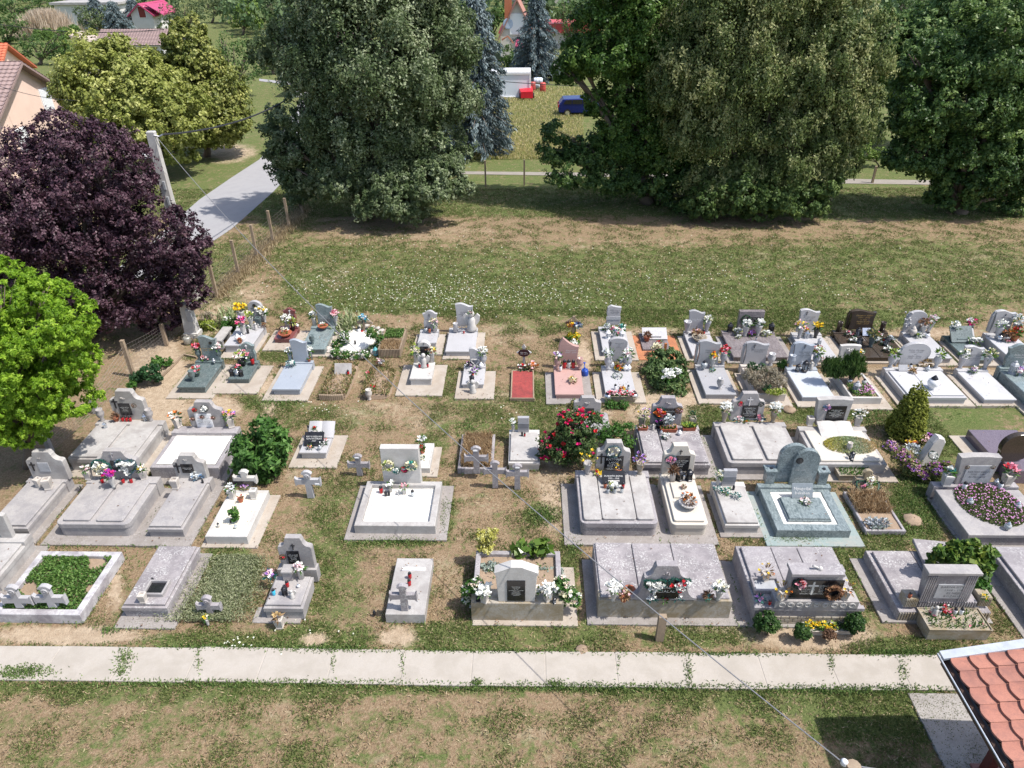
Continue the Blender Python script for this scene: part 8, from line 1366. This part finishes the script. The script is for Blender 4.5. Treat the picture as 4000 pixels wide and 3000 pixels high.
tree('linden_tree', 'broad yellow green linden tree left of the conical one', (360,400), [(250,200,110),(330,250,110),(210,260,70),(260,130,50),(370,290,60),(180,210,50),(300,180,70),(385,330,40),(250,300,70),(190,170,40)], 110000, .19, lind, .25, clump=.22, inner=.15, ncl=60, wd=.7, dy=2, tvar=.2)
tree('linden_tree', 'conical yellow green linden tree above the road verge', (447,338), [(400,90,45),(375,115,36),(395,165,50),(420,130,60),(440,190,80),(450,240,85),(480,260,60),(400,200,60),(415,60,28),(385,60,20),(500,270,40),(455,280,60)], 100000, .19, leafm('linden_leaf2', (.09,.12,.02), (.22,.25,.055), (.46,.46,.15), .3, .5), .28, clump=.2, inner=.12, ncl=60, wd=.7, tvar=.22)
gg = leafm('elm_leaf', (.06,.10,.03), (.16,.215,.095), (.40,.45,.28), .4, .5)
tree('elm_tree', 'huge grey green elm tree left of the blue spruce', (800,470), [(820,110,200),(700,130,120),(930,200,110),(800,250,160),(650,250,60),(930,320,90),(740,350,90),(870,390,90),(620,330,50),(650,390,50),(950,90,90),(800,-60,180),(600,110,70)], 300000, .16, gg, .4, clump=.2, inner=.3, deep=.7, droop=.8, ncl=110, wd=.55, tvar=.25)
tree('elm_bush', 'thick round suckers growing at the foot of the huge elm', (850,488), [(860,420,70),(930,400,60),(800,430,60),(960,390,45),(880,450,50),(740,400,50),(1000,410,26)], 60000, .15, leafm('elm_leaf', (0,)*3,(0,)*3,(0,)*3), .1, cat='bush', clump=.25, ncl=50)
tree('roadside_bush', 'pale grey green bush hanging over the road beside the elm', (650,455), [(620,370,45),(650,410,45),(600,330,30),(690,330,50),(600,270,40),(640,300,50)], 22000, .17, leafm('elm_leaf3', (.05,.09,.03), (.13,.18,.08), (.30,.35,.2), .3, .5), .08, cat='bush', clump=.28, ncl=50, inner=.3)
dk = leafm('maple_leaf', (.03,.075,.013), (.085,.17,.03), (.23,.34,.08), .4, .45); dk2 = leafm('walnut_leaf', (.028,.07,.018), (.085,.16,.04), (.24,.34,.10), .4, .45); olv = leafm('olive_tree_leaf', (.06,.10,.025), (.17,.22,.07), (.42,.43,.2), .4, .5)
tree('maple_tree', 'tall green tree right of the second blue spruce', (1400,440), [(1330,100,120),(1310,225,50),(1400,190,110),(1335,310,60),(1390,300,100),(1230,160,40),(1450,60,140),(1340,-60,120),(1440,330,90),(1250,130,50)], 170000, .17, dk, .4, deep=.7, clump=.2, inner=.28, ncl=100, wd=.55)
tree('ash_tree', 'largest leafy tree in the right middle with brownish seed clusters', (1620,470), [(1600,110,180),(1740,160,140),(1800,260,100),(1560,260,130),(1700,320,130),(1640,400,90),(1790,350,70),(1560,400,80),(1500,180,110),(1820,110,110),(1680,-60,160),(1850,230,60),(1750,420,50)], 330000, .16, olv, .5, deep=.65, droop=1.0, clump=.2, inner=.3, ncl=130, wd=.5, tvar=.27, down=.6)
tree('thicket_bush', 'dark green thicket at the foot of the tall trees', (1450,440), [(1240,370,60),(1320,380,60),(1400,380,70),(1480,410,70),(1200,330,40),(1200,290,30),(1270,330,40),(1560,440,50),(1330,330,50),(1420,330,60)], 60000, .18, dk2, .1, cat='bush', clump=.24, ncl=50)
tree('thicket_bush', 'green sucker bush below the brownish tree', (1640,478), [(1600,420,60),(1680,420,60),(1740,440,45),(1640,450,45),(1520,440,45),(1780,400,40)], 46000, .18, leafm('bush_leaf', (.03,.07,.015), (.09,.15,.035), (.22,.30,.09)), .1, cat='bush', clump=.24, ncl=50)
tree('walnut_tree', 'dark dense walnut tree at the right edge', (2080,460), [(2060,220,140),(2160,120,140),(1990,330,80),(2120,350,120),(2200,300,120),(1960,260,50),(2060,420,60),(2180,430,60),(1990,140,60),(2230,200,120)], 230000, .17, dk2, .4, deep=.7, clump=.2, inner=.26, ncl=110, wd=.55)
tree('acacia_tree', 'lighter green treetops behind the dark walnut tree', (1990,330), [(1930,130,70),(1990,90,70),(1900,80,50),(2060,60,90),(2160,20,100),(1960,180,60),(2000,200,70)], 80000, .27, leafm('acacia_leaf', (.05,.11,.03), (.13,.22,.06), (.30,.40,.14)), .3, clump=.24, ncl=60)
# spruces
def spruce(label, base, top, R_, rz=None):
    p = g(base[0], base[1], 0); zt = onY(*uv(base[0], top), p.y).z if top > -60 else onY(*uv(base[0], -60), p.y).z; e = empty('blue_spruce', p, label, 'tree', 'blue spruces'); P = []; D = []; T_ = []; b = MB(); b.tube([p, p+Vector((0,0,zt*.5)), p+Vector((0,0,zt))], [.28,.17,.02], 8); lv = int(zt/.42)
    for i in range(lv):
        z0 = .8+(zt-1)*i/lv; rr = R_*(1-(i/lv))**.75*random.uniform(.8,1.1)+.12; nb = 9
        for k in range(nb):
            a = 6.283*(k+random.random()*.8)/nb; dv = Vector((math.cos(a), math.sin(a), 0)); L_ = rr*random.uniform(.75,1.15); b.tube([p+Vector((0,0,z0)), p+Vector((0,0,z0-.1))+dv*L_*.6, p+Vector((0,0,z0-.25*L_*.6))+dv*L_], [.04,.025,.01], 4); t_ = random.gauss(.5,.2)
            m_ = int(46*L_)+8
            for _ in range(m_):
                s_ = random.random()**.6; q = p+Vector((0,0,z0-.28*L_*s_*s_+.05))+dv*L_*s_+Vector((random.gauss(0,.13), random.gauss(0,.13), -abs(random.gauss(0,.16)))); P.append(q); D.append(dv*.6+Vector((random.gauss(0,.5), random.gauss(0,.5), -.7))); T_.append(min(1,max(0,t_+random.gauss(0,.15))))
    b.build('trunk', bark, e); P = np.array([tuple(v) for v in P]); D = np.array([tuple(v) for v in D]); np_leaves('crown', P, D, rdir(len(P)), .34*rng.uniform(.7,1.3,len(P)), .09, leafm('spruce_needle', (.05,.075,.08), (.12,.165,.175), (.28,.35,.37), .1, .6), e, np.array(T_))
spruce('tall blue spruce right of the huge elm', (1036,330), -60, 2.8); spruce('blue spruce in front of the steep gabled house', (1158,172), -30, 3.3)
reg('D1'); 
for x, yb_, tp_, lb in ((1040,330,-20,'small blue spruce left of the magenta roof far away'),(1190,240,-40,'small blue spruce behind the magenta roofed house'),(870,240,-60,'pale blue spruce at the top left')): 
    S = REG['D1']; spruce(lb, (x, yb_), tp_, 3.0)
# feather grass clump and the background greenery
reg('D1'); p = g(430,330,0); e = empty('reed_clump', p, 'tall clump of pale straw coloured reeds', 'reeds'); k = 9000; zt = onY(*uv(430,70),p.y).z; w_ = onY(*uv(630,330),p.y).x-onY(*uv(200,330),p.y).x; X = p.x+rng.normal(size=k)*w_*.24; Y = p.y+rng.normal(size=k)*1.5; Hh = (zt-.5)*np.clip(1-((X-p.x)/(w_*.62))**2, .2, 1)*rng.uniform(.2,1,k); D = rng.normal(size=(k,3))*.12; D[:,0] += (X-p.x)/w_*.35; D[:,2] = 1
np_leaves('stalks', np.stack([X,Y,Hh],-1), D, rdir(k), 1.5, .10, leafm('reed', (.32,.24,.16), (.58,.47,.35), (.75,.65,.52), .3), e); plant('shrub', 'grey green leaf base of the reed clump', 'bush', (480,380), [(330,300,40),(420,310,50),(560,290,50),(640,260,40)], 5000, .6, LF['grassy'], clump=.4, wd=.15)
bgl = [leafm('bg_leaf_a', (.03,.075,.018), (.08,.15,.035), (.20,.29,.09)), leafm('bg_leaf_b', (.05,.085,.03), (.12,.165,.065), (.26,.31,.15)), leafm('bg_leaf_c', (.06,.12,.015), (.15,.24,.04), (.33,.42,.11))]
BG = [ # region, base, circles, kind, leaf, label
 ('D1',(340,560),[(340,430,110),(250,370,80),(430,470,80),(200,450,80),(540,400,90),(520,300,50)],0,.3,'leafy green trees behind the red roofed house'),
 ('D1',(560,480),[(520,370,90),(580,440,70),(560,300,50)],2,.3,'bright green bush left of the brick outbuilding'),
 ('D1',(60,380),[(60,230,100),(150,200,80),(20,330,80),(100,310,70)],0,.35,'dark green trees at the left edge behind the houses'),
 ('D1',(120,180),[(100,60,110),(260,60,90),(400,40,90),(0,40,90)],0,.45,'row of dark trees at the top left corner'),
 ('D1',(860,260),[(780,170,110),(900,160,110),(1010,190,80),(700,130,70)],1,.4,'olive green trees left of the magenta roofed house'),
 ('D1',(1200,250),[(1200,235,50),(1270,235,40),(1000,250,50),(1110,240,40)],2,.35,'light green hedge in front of the white far house'),
 ('D1',(640,120),[(560,40,80),(470,30,60),(650,30,60)],0,.5,'dark trees above the reed clump'),
 ('D1',(1620,340),[(1500,130,110),(1620,110,120),(1440,220,80),(1740,100,110)],1,.4,'grey green trees behind the conical linden'),
 ('D1',(1830,200),[(1850,60,110),(1780,20,90),(1950,80,90),(2000,0,90)],1,.5,'pale grey green trees at the top left centre'),
 ('D1',(2100,300),[(2110,140,100),(2150,60,90),(2050,200,60),(2200,200,80)],2,.4,'yellow green thuja like tree at the top centre left'),
 ('D1',(2020,840),[(2020,500,170),(2120,620,130),(1960,400,120),(2180,440,120),(1900,520,90),(2080,720,80)],0,.26,'rounded green walnut tree between linden and elm'),
 ('D2',(150,640),[(120,420,140),(60,560,100),(180,300,120),(150,620,80)],0,.26,'green tree top behind the left branches of the elm'),
 ('D2',(300,280),[(200,120,150),(400,80,150),(100,40,120),(560,60,120)],1,.4,'grey green tree crown at the top behind the elm'),
 ('D3',(270,330),[(270,200,60),(300,120,50),(240,280,60),(350,170,40)],0,.4,'dark conifer bush left of the steep house'), ('D3',(360,160),[(360,120,40),(340,90,24)],2,.4,'bright lime shrub behind the steep house chimney'),
 ('D3',(430,610),[(400,480,80),(460,560,60),(380,560,60)],0,.25,'dark hedge below the porch of the steep house'),
 ('D3',(950,420),[(960,150,140),(880,250,100),(1000,330,110),(860,120,80),(1060,80,110),(880,430,90),(900,60,90)],0,.3,'deep green tree right of the steep house'),
 ('D3',(720,160),[(690,60,60),(800,130,60),(760,60,40)],1,.4,'distant bushes behind the second spruce'),
 ('D4',(1150,260),[(1150,80,150),(1300,60,150),(1000,100,90),(1450,100,120)],0,.4,'dark shadowy treetops at the top right'),
 ('D4',(850,330),[(860,140,120),(800,260,60),(930,250,90),(950,170,90),(1250,210,120),(1100,270,90)],1,.32,'blue green junipers between the big trees at the right'),
 ('D4',(1750,160),[(1700,50,110),(1900,40,140),(2100,50,140),(2200,130,110)],2,.4,'bright green treetops at the top right corner'),
 ('D4',(960,1440),[(850,1330,80),(960,1340,70),(800,1390,40)],2,.16,'yellow green bush beside the lane at the right'),
 ('D4',(830,1250),[(900,1180,80),(780,1230,70),(960,1100,60),(700,1320,50)],1,.2,'thin pale shrubs between the two right trees')]
for rg, base, circ, kd, L_, lb in BG:
    reg(rg); L_ *= .8; pB = g(base[0], base[1], 0); sz = sum(c_[2]**2 for c_ in circ)*(depth(pB)/F/S[2])**2; n_ = int(min(34000, max(2500, sz*12/(L_*L_)*.75)))
    tree('background_tree' if 'bush' not in lb and 'shrub' not in lb and 'hedge' not in lb else 'background_bush', lb, base, circ, n_, L_, bgl[kd], .25 if L_ > .2 else .06, 'background trees and bushes', 'tree' if 'bush' not in lb and 'shrub' not in lb and 'hedge' not in lb else 'bush', clump=.26, ncl=40, wd=.6)
# far wood up to the top of the view
P = []; T_ = []
for _ in range(1700):
    Y = random.uniform(125, 430); X = random.uniform(-.85*Y, .85*Y); r = random.uniform(3, 5.5); h0 = random.uniform(1.5, 4.5)
    u_, v_ = proj(X, Y, h0+r)
    if (1880 < u_ < 2190 and Y < 175) or (u_ < 900 and Y < 190) or (0 < u_ < 2200 and v_ > 75): continue
    P.append((X, Y, h0, r, r, r*random.uniform(.7,1.1)))
w_ = foliage('far_wood', P, 240000, .95, leafm('far_leaf', (.04,.08,.03), (.10,.165,.065), (.23,.31,.14)), clump=.35, ncl=7, inner=.2, wd=.7); tag(w_, kind='stuff')
# tall dry grass of the far field
k = 26000; reg('FF'); U_ = rng.uniform(980, 1260, k); V_ = rng.uniform(190, 345, k); P = np.array([tuple(g(a_, b_, 0)) for a_, b_ in zip(U_, V_)]); P[:,2] = .12; D = rng.normal(size=(k,3))*.4; D[:,2] = 1
tag(np_leaves('meadow_grass', P, D, rdir(k), .26, .07, leafm('field_grass', (.24,.30,.08), (.52,.46,.2), (.72,.62,.38), .5)), kind='stuff')
for nm_, xa_, xb_, ya_, yb_ in (('fence_straw',455,660,420,650),):
    P = []; 
    for _ in range(5200): t_ = random.random(); P.append(tuple(g(470+190*t_+random.gauss(0,9), 640-185*t_+random.gauss(0,6), 0)))
    P = np.array(P); P[:,2] = .1; D = rng.normal(size=(len(P),3))*.4; D[:,2] = 1; tag(np_leaves('dry_grass', P, D, rdir(len(P)), .3, .03, lg2), kind='stuff')
for o in bpy.data.objects:
    for k_ in ('_o', '_a'):
        if k_ in o: del o[k_]
